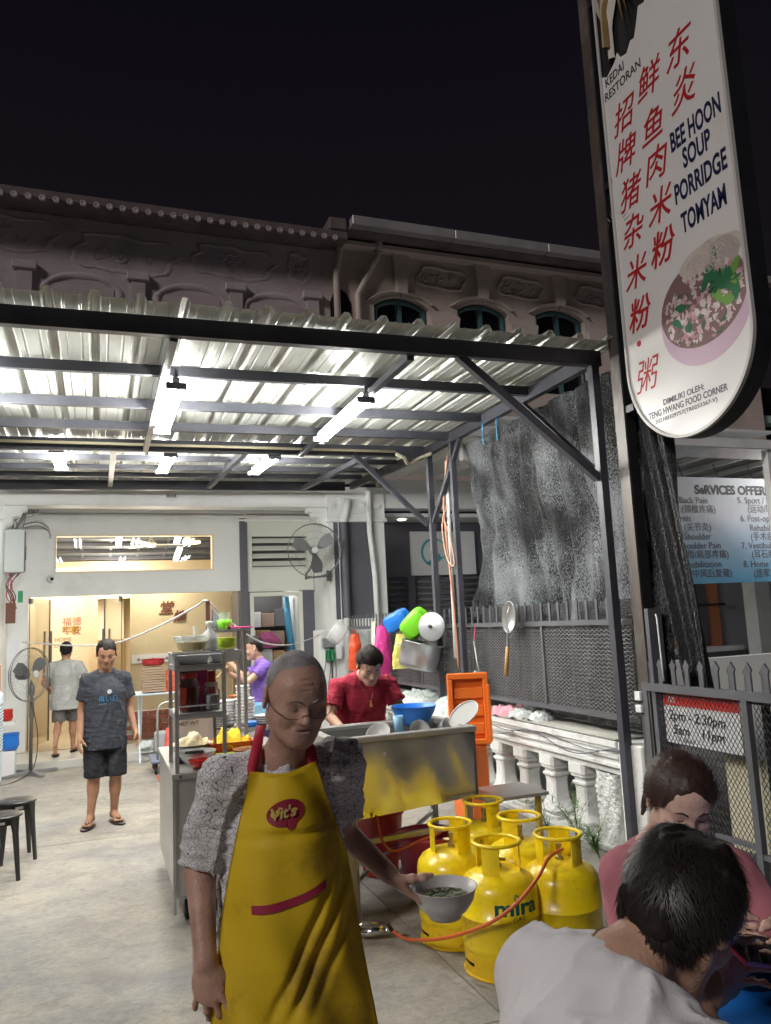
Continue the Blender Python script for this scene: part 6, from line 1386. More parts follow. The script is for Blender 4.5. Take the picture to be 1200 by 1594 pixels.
# the bowl
bw = thing('soup_bowl', (.893, 2.062, .912), 'large pale grey bowl of clear soup held out by the cook in the yellow apron', 'bowl')
pr = [(0, .006), (.030, .006), (.034, .0), (.040, .0), (.042, .010), (.058, .022), (.074, .048), (.083, .080), (.0855, .082), (.083, .0815), (.071, .052), (.055, .028), (0, .018)]
MB().lathe([(r_ * 1.08, z) for r_, z in pr], (.893, 2.062, .910), 40).build('bowl', M['melamine'], bw, smooth=True)
MB().lathe([(0, .0555), (.071, .0555), (.072, .054)], (.893, 2.062, .910), 32).build('soup', M['soup'], bw)
mb = MB()
for i in range(90):
    a = random.random() * 6.28; r_ = .064 * math.sqrt(random.random()); c_ = V(.893 + r_ * math.cos(a), 2.062 + r_ * math.sin(a), .9665)
    s_ = random.uniform(.002, .006); mb.box(-s_, s_, -.0016, .0016, -.001, .0015, mx=Matrix.Translation(c_) @ Matrix.Rotation(random.random() * 6, 4, 'Z') @ Matrix.Rotation(random.uniform(-.5, .5), 4, 'X'))
mb.build('chopped_spring_onion', M['herb'], bw, kind='stuff')

# ================================================================ SEATED COUPLE
def seated(name_loc, label, Jw, f, HB, hs, skin, hairm, shirt, pants, vox, hands, sleeve, shirt_r=1.0, hair_kw={}, legs=True, flatk=1.3, collar=.055, brow=True, fold_dir=None, neck_r=.050, famp=.007):
    p = person(name_loc, label); j = {k: Vector(v) for k, v in Jw.items()}; f = Vector(f).normalized(); up = (j['neck'] - j['pelvis']).normalized(); r = f.cross(up).normalized(); rr = tuple(r)
    pts = np.array([tuple(v) for v in j.values()]); lo, hi = pts.min(0) - .16, pts.max(0) + .18; lo[2] = 0
    sd = SDF(lo, hi, vox)
    sd.cone(j['pelvis'] + r * .07, j['pelvis'] - r * .07, .11, .11, .04); b_r = shirt_r * .95; sd.cone(j['pelvis'], j['chest'], .115 * b_r, .125 * b_r, .06, flat=(rr, 1.2)); sd.cone(j['chest'], j['chest'].lerp(j['neck'], .55), .12 * b_r, .080 * b_r, .06, flat=(rr, flatk))
    sd.cone(j['neck'] - up * .02, j['head'] - HB @ V(0, .02, .02), neck_r * 1.08, neck_r, .04)
    for s_ in 'RL':
        sd.cone(j['neck'] - up * .03, j['sh' + s_], .046 * shirt_r, .050 * shirt_r, .06); sd.cone(j['sh' + s_], j['el' + s_], .047 * shirt_r, .038, .03); sd.cone(j['el' + s_], j['wr' + s_], .037, .0245, .02)
        hands[s_](sd, j)
        sd.cone(j['hip' + s_], j['kn' + s_], .085, .058, .04); sd.cone(j['kn' + s_], j['an' + s_], .052, .034, .02)
        fd = f.copy(); fd.z = 0; fd.normalize(); sd.cone(j['an' + s_], j['an' + s_] + fd * .16 - V(0, 0, .045), .032, .026, .02)
    head_shape(sd, j['head'], HB, hs); sd.build('body', skin, p, 1)
    if brow: brows_eyes(j['head'], HB, p, hairm, hs)
    hair_cap(j['head'], HB, p, hairm, hs, **hair_kw)
    ss = SDF(lo, hi, vox)
    ss.cone(j['pelvis'] - up * .0, j['chest'], .150 * shirt_r, .142 * shirt_r, .06, flat=(rr, 1.2)); ss.cone(j['chest'], j['chest'].lerp(j['neck'], .6), .135 * shirt_r, .095 * shirt_r, .08, flat=(rr, flatk))
    for s_ in 'RL':
        ss.cone(j['neck'] - up * .045, j['sh' + s_], .055 * shirt_r, .064 * shirt_r, .08); e_ = j['sh' + s_].lerp(j['el' + s_], sleeve); ss.sleeve(j['sh' + s_], e_, .062 * shirt_r, .066 * shirt_r, .04)
    us_ = np.array(fold_dir if fold_dir else tuple(up), np.float32); qd = lambda P: P - .75 * (P @ us_)[..., None] * us_; ss.displace(lambda P: folds(qd(P), famp, 30, 13, (1, 1, 1)) + .4 * folds(qd(P), famp * .8, 70, 15, (1, 1, 1)), .06)
    nk = j['neck'] + up * .02 + (j['head'] - j['neck']).normalized() * .012; ss.ell(nk, [collar + .004, collar + .008, .030], .006, np.array(basis(f, up)), 's')
    so = ss.build('shirt', shirt, p, 1)
    st = SDF(lo, hi, vox * 1.4)
    st.cone(j['pelvis'] + r * .06, j['pelvis'] - r * .06, .125, .125, .05)
    for s_ in 'RL': st.cone(j['hip' + s_], j['kn' + s_], .098, .072, .05); st.cone(j['kn' + s_], j['an' + s_].lerp(j['kn' + s_], .2), .070, .055, .03)
    st.displace(lambda P: folds(P, .010, 45, 9), .04); st.build('trousers', pants, p, 1)
    return p, j, so

# woman facing the camera, looking down
hw = V(1.487, 1.787, 1.200); HBw = basis((-.36, -.86, -.42), (-.02, -.25, 1))
def wh(sd, j, s_=None):
    pass
def hand_at(k, d, n, to, curls, thumb_dir=None, s=.95):
    def fn(sd, j): hand_shape(sd, j['wr' + k], d, n, side_for(d, n, to), s, curls=curls, thumb_dir=thumb_dir, wr=.023)
    return fn
pw, jw, sow = seated((1.50, 1.95, 0), 'seated woman in a dusty pink top with brown hair tied back looking down', dict(pelvis=(1.56, 1.98, .56), chest=(1.50, 1.92, .90), neck=(1.452, 1.865, 1.065), head=hw,
   shR=(1.335, 1.865, 1.010), elR=(1.300, 1.800, .80), wrR=(1.40, 1.62, .93), shL=(1.635, 1.770, .995), elL=(1.70, 1.66, .80), wrL=(1.54, 1.52, .94),
   hipR=(1.48, 1.98, .53), knR=(1.30, 1.62, .50), anR=(1.30, 1.64, .09), hipL=(1.66, 1.93, .53), knL=(1.52, 1.55, .50), anL=(1.54, 1.58, .09)),
   (-.35, -.93, -.1), HBw, .98, sk4, dark_hair, pink_sh, indigo, .0055,
   dict(R=hand_at('R', (.3, -.9, .15), (.6, .2, -.4), (0, 0, 1), [(.5, .6, .5)] * 4), L=hand_at('L', (-.5, -.8, .1), (-.6, .2, -.3), (0, 0, 1), [(.5, .6, .5)] * 4)), .80, .82,
   hair_kw=dict(thick=.015, hairline=.040, side=-.004, back=-.06, strands=9000, length=.045, vox=.0045, w=.0011, strand_m=mat('brown_hair_strand', (.075, .042, .032), .45), down=.0, crown=(0, .118, .050), jit=.10, nzamp=.002, lift=.25, peak=.042), collar=.045, neck_r=.044)
# ponytail and earring
pt = SDF(np.array(hw) - .22, np.array(hw) + .2, .005); pw_ = lambda x, y, z: tuple(hw + HBw @ V(x, y, z))
pt.cone(pw_(.0, -.10, -.01), pw_(.0, -.13, -.05), .020, .024, .02); pt.cone(pw_(0, -.13, -.05), pw_(.01, -.13, -.13), .024, .012, .02)
pt.cone(pw_(.072, -.045, -.02), pw_(.078, -.05, -.085), .016, .006, .02); pt.displace(lambda P: .003 * nz(P, 120, 3), .02); pt.build('ponytail', dark_hair, pw, 1)
MB().lathe([(0, -.004), (.004, 0), (0, .004)], pw_(.082, -.004, -.036), 8).build('earring', mat('silver', (.8, .8, .8), .2, 1), pw, smooth=True)

# man seen from behind, bent over the table
hm = V(.885, 1.085, 1.235); HBm2 = basis((.72, .34, -.62), (.45, .0, .9))
Jm = dict(pelvis=(.45, .98, .55), chest=(.615, 1.02, .98), neck=(.745, 1.085, 1.175), head=hm,
   shR=(.765, .885, 1.100), elR=(.885, .875, .885), wrR=(.900, 1.090, 1.085), shL=(.690, 1.225, 1.125), elL=(.90, 1.36, .92), wrL=(1.10, 1.27, 1.00),
   hipR=(.50, .90, .53), knR=(.92, .92, .50), anR=(.90, .92, .09), hipL=(.47, 1.10, .53), knL=(.88, 1.20, .50), anL=(.86, 1.22, .09))
pm2, jm2, som2 = seated((.47, 1.0, 0), 'man in a plain white T-shirt with tousled black hair, bent over the table', Jm, (.92, .30, .10), HBm2, 0.97, sk2, black_hair, white_sh, indigo, .0048,
   dict(R=hand_at('R', (.72, .30, .42), (.1, .8, -.5), (-.6, 0, .6), [(.7, .9, .6)] * 4, None, .85), L=hand_at('L', (.7, .2, .2), (.1, -.8, .1), (0, 0, 1), [(.6, .7, .5)] * 4)), .62, .95,
   hair_kw=dict(thick=.014, hairline=.055, side=-.012, back=-.078, strands=15000, length=.036, vox=.0045, w=.0011, down=.05, crown=(-.01, -.075, .085), jit=.55, nzamp=.008, lift=.8, strand_m=mat('black_hair_strand', (.030, .025, .023), .42)), brow=True, collar=.034, neck_r=.047, fold_dir=(.45, -.15, .85), famp=.019)  # strands lighter than the hair below: highlights put into their colour
ch = MB()
bvn, ogn = bvh_of(next(o for o in pm2.children if o.name.startswith('body'))); nd_ = (Vector(jm2['head']) - jm2['neck']).normalized(); HN = basis((.92, .30, .10), nd_); c0 = jm2['neck'] + nd_ * .030; cp_ = []
for i in range(48):
    a = i * 2 * PI / 48; dr = HN @ V(math.cos(a), math.sin(a), .25 * -math.sin(a)); dr.normalize(); h_ = bvn.ray_cast(c0 + dr * .16 - ogn, -dr)
    if h_[0] is not None and (h_[0] + ogn - c0).length < .075: cp_.append(h_[0] + ogn + dr * .0015)
ch.tube(cp_, .0015, 6, closed=True)
ch.build('neck_chain', mat('gold_chain', (.62, .55, .35), .3, .9), None, smooth=True, label='fine gold chain round the neck of the man in the white T-shirt', cat='necklace')
ph = thing('mobile_phone', (1.165, 1.255, 1.03), 'dark mobile phone with a pink case held over the blue table', 'phone')
mxp = Matrix.Translation((1.185, 1.262, 1.055)) @ Euler((.5, .35, .3)).to_matrix().to_4x4()
MB().box(-.075, .075, -.037, .037, -.004, .004, mx=mxp, bev=.002).build('case', M['pink'], ph); MB().box(-.073, .073, -.035, .035, .0045, .006, mx=mxp).build('screen', mat('phone_glass', (.02, .02, .03), .08), ph)
wt = thing('wrist_watch', (.94, 1.03, 1.04), 'dark band on the wrist of the man in the white T-shirt', 'wristband')
MB().tube([V(.958, 1.035, 1.047) + basis((.1, .7, .6), (0, 0, 1)) @ V(.029 * math.cos(a), 0, .029 * math.sin(a)) for a in [i * PI / 10 for i in range(20)]], .004, 6, closed=True).build('band', M['blackp'], wt, smooth=True)
# blue plastic table and plastic stools
tb = thing('plastic_table', (1.45, 1.20, 0), 'blue plastic table between the seated couple', 'table')
MB().box(1.06, 1.86, .80, 1.56, .865, .89, bev=.008).build('tabletop', M['blue'], tb)
for x in (1.13, 1.80):
    for y in (.87, 1.47): MB().beam((x, y, 0), (x, y, .866), .04, .04).build('leg', M['blue'], tb)
bw2 = thing('dark_bowl', (1.33, 1.47, .89), 'dark bowl of food on the blue plastic table', 'bowl')
MB().lathe([(0, 0), (.05, 0), (.10, .06), (.104, .062), (.095, .055), (.04, .012), (0, .010)], (1.36, 1.46, .891), 28).build('bowl', M['blackp'], bw2, smooth=True)
mb = MB()
for i in range(60):
    a = random.random() * 6.28; r_ = .08 * math.sqrt(random.random()); c_ = V(1.36 + r_ * math.cos(a), 1.46 + r_ * math.sin(a), .932 + .01 * random.random()); mb.tube([c_, c_ + V(random.uniform(-.02, .02), random.uniform(-.02, .02), .006)], .0025, 5)
mb.build('food', M['herb'], bw2, kind='stuff')
def stool(loc, rz, label, m=None, h=.45):
    t = thing('plastic_stool', loc, label, 'stool', 'black plastic stools', rz); m = m or M['blackp']
    mb = MB(); mb.lathe([(0, h - .006), (.02, h - .002), (.135, h), (.148, h - .006), (.150, h - .018), (.142, h - .020), (.130, h - .012), (0, h - .014)], n=28); mb.build('seat', m, t, local=True, angle=40)
    mb = MB(); 
    for k in range(4):
        a = PI / 4 + k * PI / 2; a2 = a + PI / 2; mb.beam((.13 * math.cos(a), .13 * math.sin(a), h - .045), (.13 * math.cos(a2), .13 * math.sin(a2), h - .045), .012, .05)
    mb.build('apron_rim', m, t, local=True)
    for k in range(4):
        a = PI / 4 + k * PI / 2; r_ = Matrix.Rotation(a, 3, 'Z'); tp = r_ @ V(.128, 0, h - .02); bt = r_ @ V(.172, 0, 0); mb = MB(); vs = []
        for p, w, d_ in ((bt, .022, .018), (bt.lerp(tp, .75), .038, .022), (tp, .075, .02)):
            for i, q in ((-1, -1), (1, -1), (1, 1), (-1, 1)): vs.append(p + r_ @ V(q * d_ / 2, i * w / 2, 0))
        mb.add(vs, [(3, 2, 1, 0), (8, 9, 10, 11)] + [(s_ * 4 + i, s_ * 4 + (i + 1) % 4, s_ * 4 + 4 + (i + 1) % 4, s_ * 4 + 4 + i) for s_ in (0, 1) for i in range(4)]); mb.build('leg', m, t, local=True)
    MB().box(-.028, .028, -.125, -.121, h - .055, h - .035).build('sticker', M['signpaper'], t, local=True)
    return t
stool((-.605, 7.02, 0), .25, 'black plastic stool at the left edge, the farther of the two')
stool((-.665, 6.52, 0), .1, 'black plastic stool at the left edge, the nearer of the two')
stool((-.525, 3.55, 0), .55, 'black plastic stool in the near left corner, mostly out of the picture')
stool((.42, .98, 0), .3, 'black stool under the man in the white T-shirt'); stool((1.57, 1.98, 0), .3, 'black stool under the woman in the pink top')
# ================================================================ THE STALL: cylinders, sink, cart, crates and bowls
def gas(x, y, rz, label, logo=False):
    t = thing('gas_cylinder', (x, y, 0), label, 'gas cylinder', 'yellow gas cylinders', rz)
    R0 = .172; t.scale = (1.13, 1.13, .885)
    MB().lathe([(.0, .085), (.10, .075), (R0 - .02, .10), (R0 - .003, .13), (R0, .16), (R0, .298), (R0 + .0025, .300), (R0 + .0025, .306), (R0, .308), (R0, .42), (R0 - .006, .455), (R0 - .025, .49), (R0 - .06, .515), (.075, .528), (.03, .532), (0, .533)], n=40).build('vessel', M['gas'], t, local=True, smooth=True)
    # foot ring with slots
    mb = MB(); n = 48; rf_ = R0 - .012; hs_ = {3, 4, 5, 6, 15, 16, 17, 18, 27, 28, 29, 30, 39, 40, 41, 42}
    def ringpt(r, k, z): a = 2 * PI * k / n; return (r * math.cos(a), r * math.sin(a), z)
    for k in range(n):
        zs = [(0, .055), (.075, .135)] if k in hs_ else [(0, .135)]
        for z0, z1 in zs:
            r1 = rf_ + .006; vs = [ringpt(r, kk, z) for z in (z0, z1) for r in (r1, r1 - .005) for kk in (k, k + 1)]
            mb.add(vs, [(0, 1, 5, 4), (3, 2, 6, 7), (4, 5, 7, 6), (0, 2, 3, 1)])
    mb.lathe([(rf_ + .004, 0), (rf_ + .012, .004), (rf_ + .012, .012), (rf_ + .004, .016)], n=48)
    mb.build('foot_ring', mat('scuffed_foot_paint', (.80, .55, .01), .4, col2=(.72, .46, .01), scale=6, dirt=(.12, .06, .02), dscale=12, damt=.8, bump=.2), t, local=True, angle=35)
    # guard: three bent plates and a top hoop
    rg = .103
    for k in range(3):
        a0 = k * 2 * PI / 3 + .4; w = .40 if k else .5
        mb = MB(); vs = []
        for i in range(7):
            a = a0 + (i / 6 - .5) * w * 2
            for r in (rg, rg - .005):
                for z in (.505, .668): vs.append((r * math.cos(a), r * math.sin(a), z))
        fs = []
        for i in range(6):
            b = 4 * i; fs += [(b, b + 1, b + 5, b + 4), (b + 3, b + 2, b + 6, b + 7), (b + 1, b + 3, b + 7, b + 5), (b, b + 4, b + 6, b + 2)]
        fs += [(0, 2, 3, 1), (24, 25, 27, 26)]
        mb.add(vs, fs).build('guard_plate', M['gas'], t, local=True, smooth=False)
        a = a0; text(str(random.choice((14, 20, 35, 27))), None, .026, M['ink'], t, warp=lambda p, a=a: V((rg - .0055) * math.cos(a + (p.x - .014) / rg * -1 * -1), (rg - .0055) * math.sin(a + (p.x - .014) / rg), .635 + p.y), name='stamped_number', local=True) if k == 1 else None
    MB().tube([(rg * 1.0 * math.cos(a), rg * math.sin(a), .672) for a in [i * 2 * PI / 32 for i in range(32)]], .0105, 8, closed=True).build('guard_hoop', M['gas'], t, local=True, smooth=True)
    mb = MB(); mb.lathe([(.018, .53), (.018, .548), (.011, .552), (.011, .60), (.014, .602), (.014, .618), (0, .62)], n=10); mb.tube([(0, 0, .575), (.038, .0, .575)], .009, 8)
    mb.build('valve', mat('brass', (.42, .34, .18), .4, .9), t, local=True, smooth=False)
    if logo:
        R1 = R0 + .0012
        wr = lambda z0, x0: (lambda p: V(R1 * math.cos((p.x + x0) / R1 - PI / 2), R1 * math.sin((p.x + x0) / R1 - PI / 2), z0 + p.y))
        text('mira', None, .115, M['greenlogo'], t, bold=.003, warp=wr(.345, .005), name='logo_lettering', local=True); text('GAS', None, .030, M['greenlogo'], t, warp=wr(.315, .085), name='logo_lettering', local=True); text('14 KG', None, .030, M['ink'], t, warp=wr(.205, .085), name='weight_lettering', local=True)
        MB().add([wr(0, 0)(V(.105 + .011 * math.cos(a) * (1 - .4 * max(0, math.sin(a))), .432 + .018 * math.sin(a), 0)) for a in [i * PI / 8 for i in range(16)]] + [wr(0, 0)(V(.105 + .007 * math.cos(a) * (1 - .4 * max(0, math.sin(a))), .430 + .012 * math.sin(a), 0)) for a in [i * PI / 8 for i in range(16)]], [(i, (i + 1) % 16, 16 + (i + 1) % 16, 16 + i) for i in range(16)]).build('flame_mark', M['greenlogo'], t, local=True)
    return t
gas(1.885, 3.66, -.66, 'yellow gas cylinder in front of the others with a green flame logo and 14 KG', True)
gas(2.22, 3.62, .55, 'yellow gas cylinder at the right of the group with its brass valve showing')
gas(1.83, 4.09, 2.5, 'yellow gas cylinder at the left of the group with rust round its foot')
gas(2.23, 4.03, 1.2, 'yellow gas cylinder in the middle row behind the one with the logo')
gas(2.23, 4.47, .2, 'yellow gas cylinder tucked under the steel side ledge, farthest back')
mb = MB()
hp = [(1.50, 4.20, .055), (1.53, 4.08, .05), (1.58, 3.92, .09), (1.63, 3.66, .19), (1.73, 3.46, .30), (1.84, 3.38, .40), (1.97, 3.41, .48), (2.08, 3.50, .52), (2.18, 3.56, .53), (2.22, 3.60, .52)]
def smooth_path(p, n=4):
    out = []; p = [Vector(q) for q in p]
    for i in range(len(p) - 1):
        a, b, c, d = p[max(i - 1, 0)], p[i], p[i + 1], p[min(i + 2, len(p) - 1)]
        for k in range(n):
            t = k / n; out.append(.5 * ((2 * b) + (c - a) * t + (2 * a - 5 * b + 4 * c - d) * t * t + (3 * b - a - 3 * c + d) * t ** 3))
    return out + [p[-1]]
ho = thing('gas_hose', (1.5, 4.2, 0), 'orange gas hose running from a chrome connector on the floor up to the right cylinder', 'hose')
mb.tube(smooth_path(hp), .0085, 8).build('hose', M['hose'], ho, smooth=True)
mb = MB(); mb.tube([(1.50, 4.20, .055), (1.46, 4.22, .06)], .014, 10); mb.tube([(1.46, 4.22, .065), (1.40, 4.25, .05), (1.33, 4.28, .04)], [.022, .026, .012], 10); mb.tube([(1.43, 4.235, .095), (1.36, 4.26, .10), (1.28, 4.29, .05)], .006, 6); mb.build('connector', mat('chrome', (.75, .75, .75), .15, 1), ho, smooth=True)
MB().tube([(1.50, 4.20, .055), (1.47, 4.17, .10)], .012, 8).build('regulator_knob', M['blackp'], ho)
ho2 = MB().tube(smooth_path([(1.58, 4.62, .56), (1.60, 4.58, .42), (1.68, 4.60, .34), (1.85, 4.62, .37), (2.0, 4.62, .40)]), .008, 8).build('gas_hose', M['hose'], None, smooth=True, label='orange hose looping under the steel sink past the pink bucket', cat='hose')
# steel sink unit
sk_ = thing('steel_sink', (1.85, 4.95, 0), 'large dented stainless steel sink with washed bowls in front of the man in maroon', 'sink')
def sp(u, v, z):  # u along, v depth
    return (1.33 + (2.275 - 1.33) * u, 4.66 + v * .62 + .0 * u, z)
mb = MB()
mb.grid(lambda u, v: (1.33 + .945 * u, 4.655 + .006 * math.sin(u * 9) * math.sin(v * 5) + .004 * math.sin(u * 23 + v * 3), (.525 + .055 * u) + (.985 - .525 - .055 * u) * v), 30, 14)
mb.build('front_panel', M['sinks'], sk_, smooth=True)
mb = MB(); mb.box(1.31, 2.30, 4.635, 4.70, .985, 1.02, bev=.006); mb.box(1.31, 2.30, 5.22, 5.30, .985, 1.02, bev=.006); mb.box(1.31, 1.37, 4.70, 5.22, .985, 1.02); mb.box(2.25, 2.30, 4.70, 5.22, .985, 1.02); mb.build('rim', M['steel'], sk_)
mb = MB(); mb.box(2.27, 2.276, 4.665, 5.28, .57, .984); mb.box(1.33, 1.336, 4.665, 5.28, .52, .984); mb.box(1.336, 2.27, 5.26, 5.266, .52, .984); mb.box(1.336, 2.27, 4.70, 5.26, .62, .626); mb.build('basin', M['steel'], sk_)
MB().box(2.277, 2.295, 4.655, 4.70, .56, .98).build('dark_corner_strip', M['slate'], sk_)
for x, y in ((2.24, 4.70), (1.36, 4.70), (2.24, 5.26), (1.36, 5.26)): MB().beam((x, y, 0), (x, y, .60), .04, .04).build('leg', M['steeld'], sk_)
MB().beam((1.36, 4.70, .385), (2.24, 4.70, .405), .03, .03).build('cross_bar', M['steel'], sk_); MB().beam((1.36, 5.26, .10), (2.24, 5.26, .10), .03, .03).build('cross_bar', M['steel'], sk_); MB().beam((1.36, 4.70, .10), (2.24, 5.26, .38), .02, .02).build('cross_bar', M['steeld'], sk_)
MB().lathe([(0, .004), (.012, .003), (.015, 0)], n=12, mx=Matrix.Rotation(PI / 2, 3, 'X'), c=(1.67, 4.648, .90)).build('bolt', M['alu'], sk_)
MB().box(2.28, 2.72, 4.50, 4.86, .565, .585).build('side_ledge', M['steel'], sk_); MB().beam((2.66, 4.54, 0), (2.66, 4.54, .565), .03, .03).build('ledge_leg', mat('yellow_frame_paint', (.55, .38, .05), .5), sk_); MB().beam((2.32, 4.54, 0), (2.32, 4.54, .565), .04, .03).build('ledge_leg', MATS['yellow_frame_paint'], sk_)
# things in the sink
def bowl(name, c, r, h, m, label, cat='bowl', group=None, tilt=(0, 0, 0), foot=.45, n=24):
    mx = Euler(tilt).to_matrix(); mb = MB()
    mb.lathe([(0, .006), (r * foot * .9, .006), (r * foot * .95, 0), (r * foot, 0), (r * (foot + .25), h * .28), (r * .93, h * .72), (r, h), (r * 1.03, h * 1.01), (r * .99, h * .985), (r * .88, h * .72), (r * .6, h * .32), (0, h * .18)], c, n, mx=mx)
    return mb.build(name, m, None, smooth=True, label=label, cat=cat, group=group)
bowl('blue_basin', (2.03, 5.04, 1.0), .155, .135, M['blue'], 'blue plastic basin standing in the sink beside the wire strainer', 'basin')
MB().lathe([(0, 0), (.028, 0), (.034, .11), (.031, .11), (.026, .008), (0, .008)], (1.845, 4.86, .99), 18).build('cup', M['bluel'], None, smooth=True, label='pale blue cup on the edge of the sink left of the blue basin', cat='cup')
bowl('washed_bowl', (1.96, 4.84, .975), .075, .06, M['china'], 'white bowl lying tilted in the sink right of the pale blue cup', tilt=(1.2, .3, 0), group='washed bowls in the sink'); bowl('washed_bowl', (2.06, 4.82, .97), .07, .055, M['china'], 'white bowl lying upside down in the sink in front of the blue basin', tilt=(2.6, .4, 0), group='washed bowls in the sink')
bowl('washed_bowl', (1.72, 4.86, .965), .08, .06, M['melamine'], 'pale bowl lying in the sink below the arms of the man in maroon', tilt=(.5, -.6, 0), group='washed bowls in the sink'); bowl('washed_bowl', (2.16, 4.90, .99), .065, .055, M['clearp'], 'clear tub lying on its side in the sink under the strainer', tilt=(1.5, .0, .6), group='washed bowls in the sink')
stn = thing('flat_strainer', (2.30, 4.85, 1.02), 'flat round wire strainer leaning over the right end of the sink', 'strainer')
mx = Euler((.25, -.62, .3)).to_matrix()
c_ = V(2.31, 4.84, 1.075); MB().tube([c_ + mx @ V(.125 * math.cos(a), .085 * math.sin(a), 0) for a in [i * PI / 14 for i in range(28)]], .004, 6, closed=True).build('rim', M['steel'], stn, smooth=True)
MB().add([c_ + mx @ V(.123 * math.cos(a), .083 * math.sin(a), -.004) for a in [i * PI / 14 for i in range(28)]], [tuple(range(28))]).build('mesh', mat('strainer_web', (.42, .42, .40), .6), stn); MB().tube([c_ + mx @ V(-.12, 0, 0), c_ + mx @ V(-.3, -.02, .01)], .006, 6).build('handle', M['steel'], stn)
# buckets under the sink
bk = thing('pink_bucket', (2.0, 4.86, 0), 'big pink plastic tub standing under the right half of the sink', 'tub')
MB().lathe([(0, .01), (.13, .01), (.135, 0), (.15, .01), (.195, .33), (.205, .335), (.205, .35), (.193, .348), (.185, .33), (.14, .02), (0, .02)], (2.00, 4.86, 0), 32).build('tub', M['pink'], bk, smooth=True)
bk = thing('red_bucket', (1.80, 5.35, 0), 'red plastic bucket under the left half of the sink behind the pink tub', 'bucket')
MB().lathe([(0, .01), (.12, .01), (.17, .40), (.18, .40), (.18, .42), (.165, .42), (.115, .02), (0, .02)], (1.83, 5.30, 0), 28).build('tub', M['red'], bk, smooth=True)
MB().lathe([(0, 0), (.10, 0), (.15, .08), (.155, .09), (.14, .08), (0, .02)], (1.90, 5.30, .421), 24).build('small_pink_basin', M['magenta'], None, smooth=True, label='magenta basin stacked on the red bucket under the sink', cat='basin')
sp_ = thing('stock_pot', (1.24, 4.42, 0), 'tall shiny steel stock pot with a wide rim half hidden behind the cook', 'pot')
MB().lathe([(0, .02), (.15, .02), (.165, .05), (.165, .70), (.185, .715), (.185, .73), (.160, .725), (.158, .06), (0, .05)], (1.235, 4.45, 0), 36).build('pot_body', M['steel'], sp_, smooth=True)

# cart with shelf rack on the left of the cook
ct = thing('food_cart', (.9, 5.4, 0), 'stainless steel food cart with an upright shelf rack behind the cook', 'cart')
CX0, CX1, CY0, CY1 = .43, 1.22, 5.02, 6.25
box('cabinet', CX0 + .005, CX1, CY0 + .01, CY1, .14, .82, M['steel'], ct, bev=.004); box('counter_top', CX0 - .01, CX1 + .03, CY0 - .01, CY1, .82, .855, M['steel'], ct, bev=.004)
box('edge_strip', CX0 - .006, CX0 + .012, CY0 - .004, CY0 + .02, .05, .82, M['alu'], ct)
MB().lathe([(0, .003), (.008, .002), (.010, 0)], n=10, mx=Matrix.Rotation(PI / 2, 3, 'X'), c=(.47, CY0 - .012, .838)).build('bolt', M['slate'], ct)
for x in (.51, 1.14):
    for y in (5.10, 6.15):
        w = MB().lathe([(0, -.016), (.05, -.016), (.058, -.01), (.058, .01), (.05, .016), (0, .016)], n=20, mx=Matrix.Rotation(PI / 2, 3, 'Y'), c=(x, y, .059)).build('wheel', M['darkrub'], ct, smooth=False); box('fork', x - .025, x + .025, y - .02, y + .03, .085, .14, M['steel'], ct)
def post(x, y, z0=.855, z1=1.575): MB().beam((x, y, z0), (x, y, z1), .023, .023).build('rack_post', M['steeld'], ct)
RY0, RY1 = 5.05, 5.50
for x in (.455, .745):
    for y in (RY0, RY1): post(x, y)
def rshelf(z, thick=.03):
    mb = MB(); mb.box(.44, .76, RY0 - .015, RY1 + .015, z - .004, z); mb.beam((.469, RY0, z - thick / 2 - .005), (.731, RY0, z - thick / 2 - .005), .02, thick); mb.beam((.469, RY1, z - thick / 2 - .005), (.731, RY1, z - thick / 2 - .005), .02, thick); mb.beam((.455, RY0 + .014, z - thick / 2 - .005), (.455, RY1 - .014, z - thick / 2 - .005), .02, thick); mb.beam((.745, RY0 + .014, z - thick / 2 - .005), (.745, RY1 - .014, z - thick / 2 - .005), .02, thick)
    mb.build('rack_shelf', M['steeld'], ct)
rshelf(1.205); rshelf(1.50); MB().tube([(.455, RY0 - .012, 1.25), (.745, RY0 - .012, 1.25)], .005, 6).build('rack_wire', M['alu'], ct); MB().tube([(.455, RY0 - .012, 1.56), (.745, RY0 - .012, 1.56)], .005, 6).build('rack_wire', M['alu'], ct)
# upper rear shelf
for x in (.80, 1.03): MB().beam((x, 6.2, .855), (x, 6.2, 1.69), .025, .025).build('rack_post', M['steeld'], ct)
for x in (.80, 1.03): MB().beam((x, 5.9, .855), (x, 5.9, 1.69), .025, .025).build('rack_post', M['steeld'], ct)
box('rear_shelf', .765, 1.065, 5.87, 6.23, 1.69, 1.712, M['steeld'], ct); MB().beam((.80, 6.2, 1.712), (.80, 6.2, 1.94), .03, .03).build('cable_post', mat('brown_post', (.14, .06, .045), .7), ct)
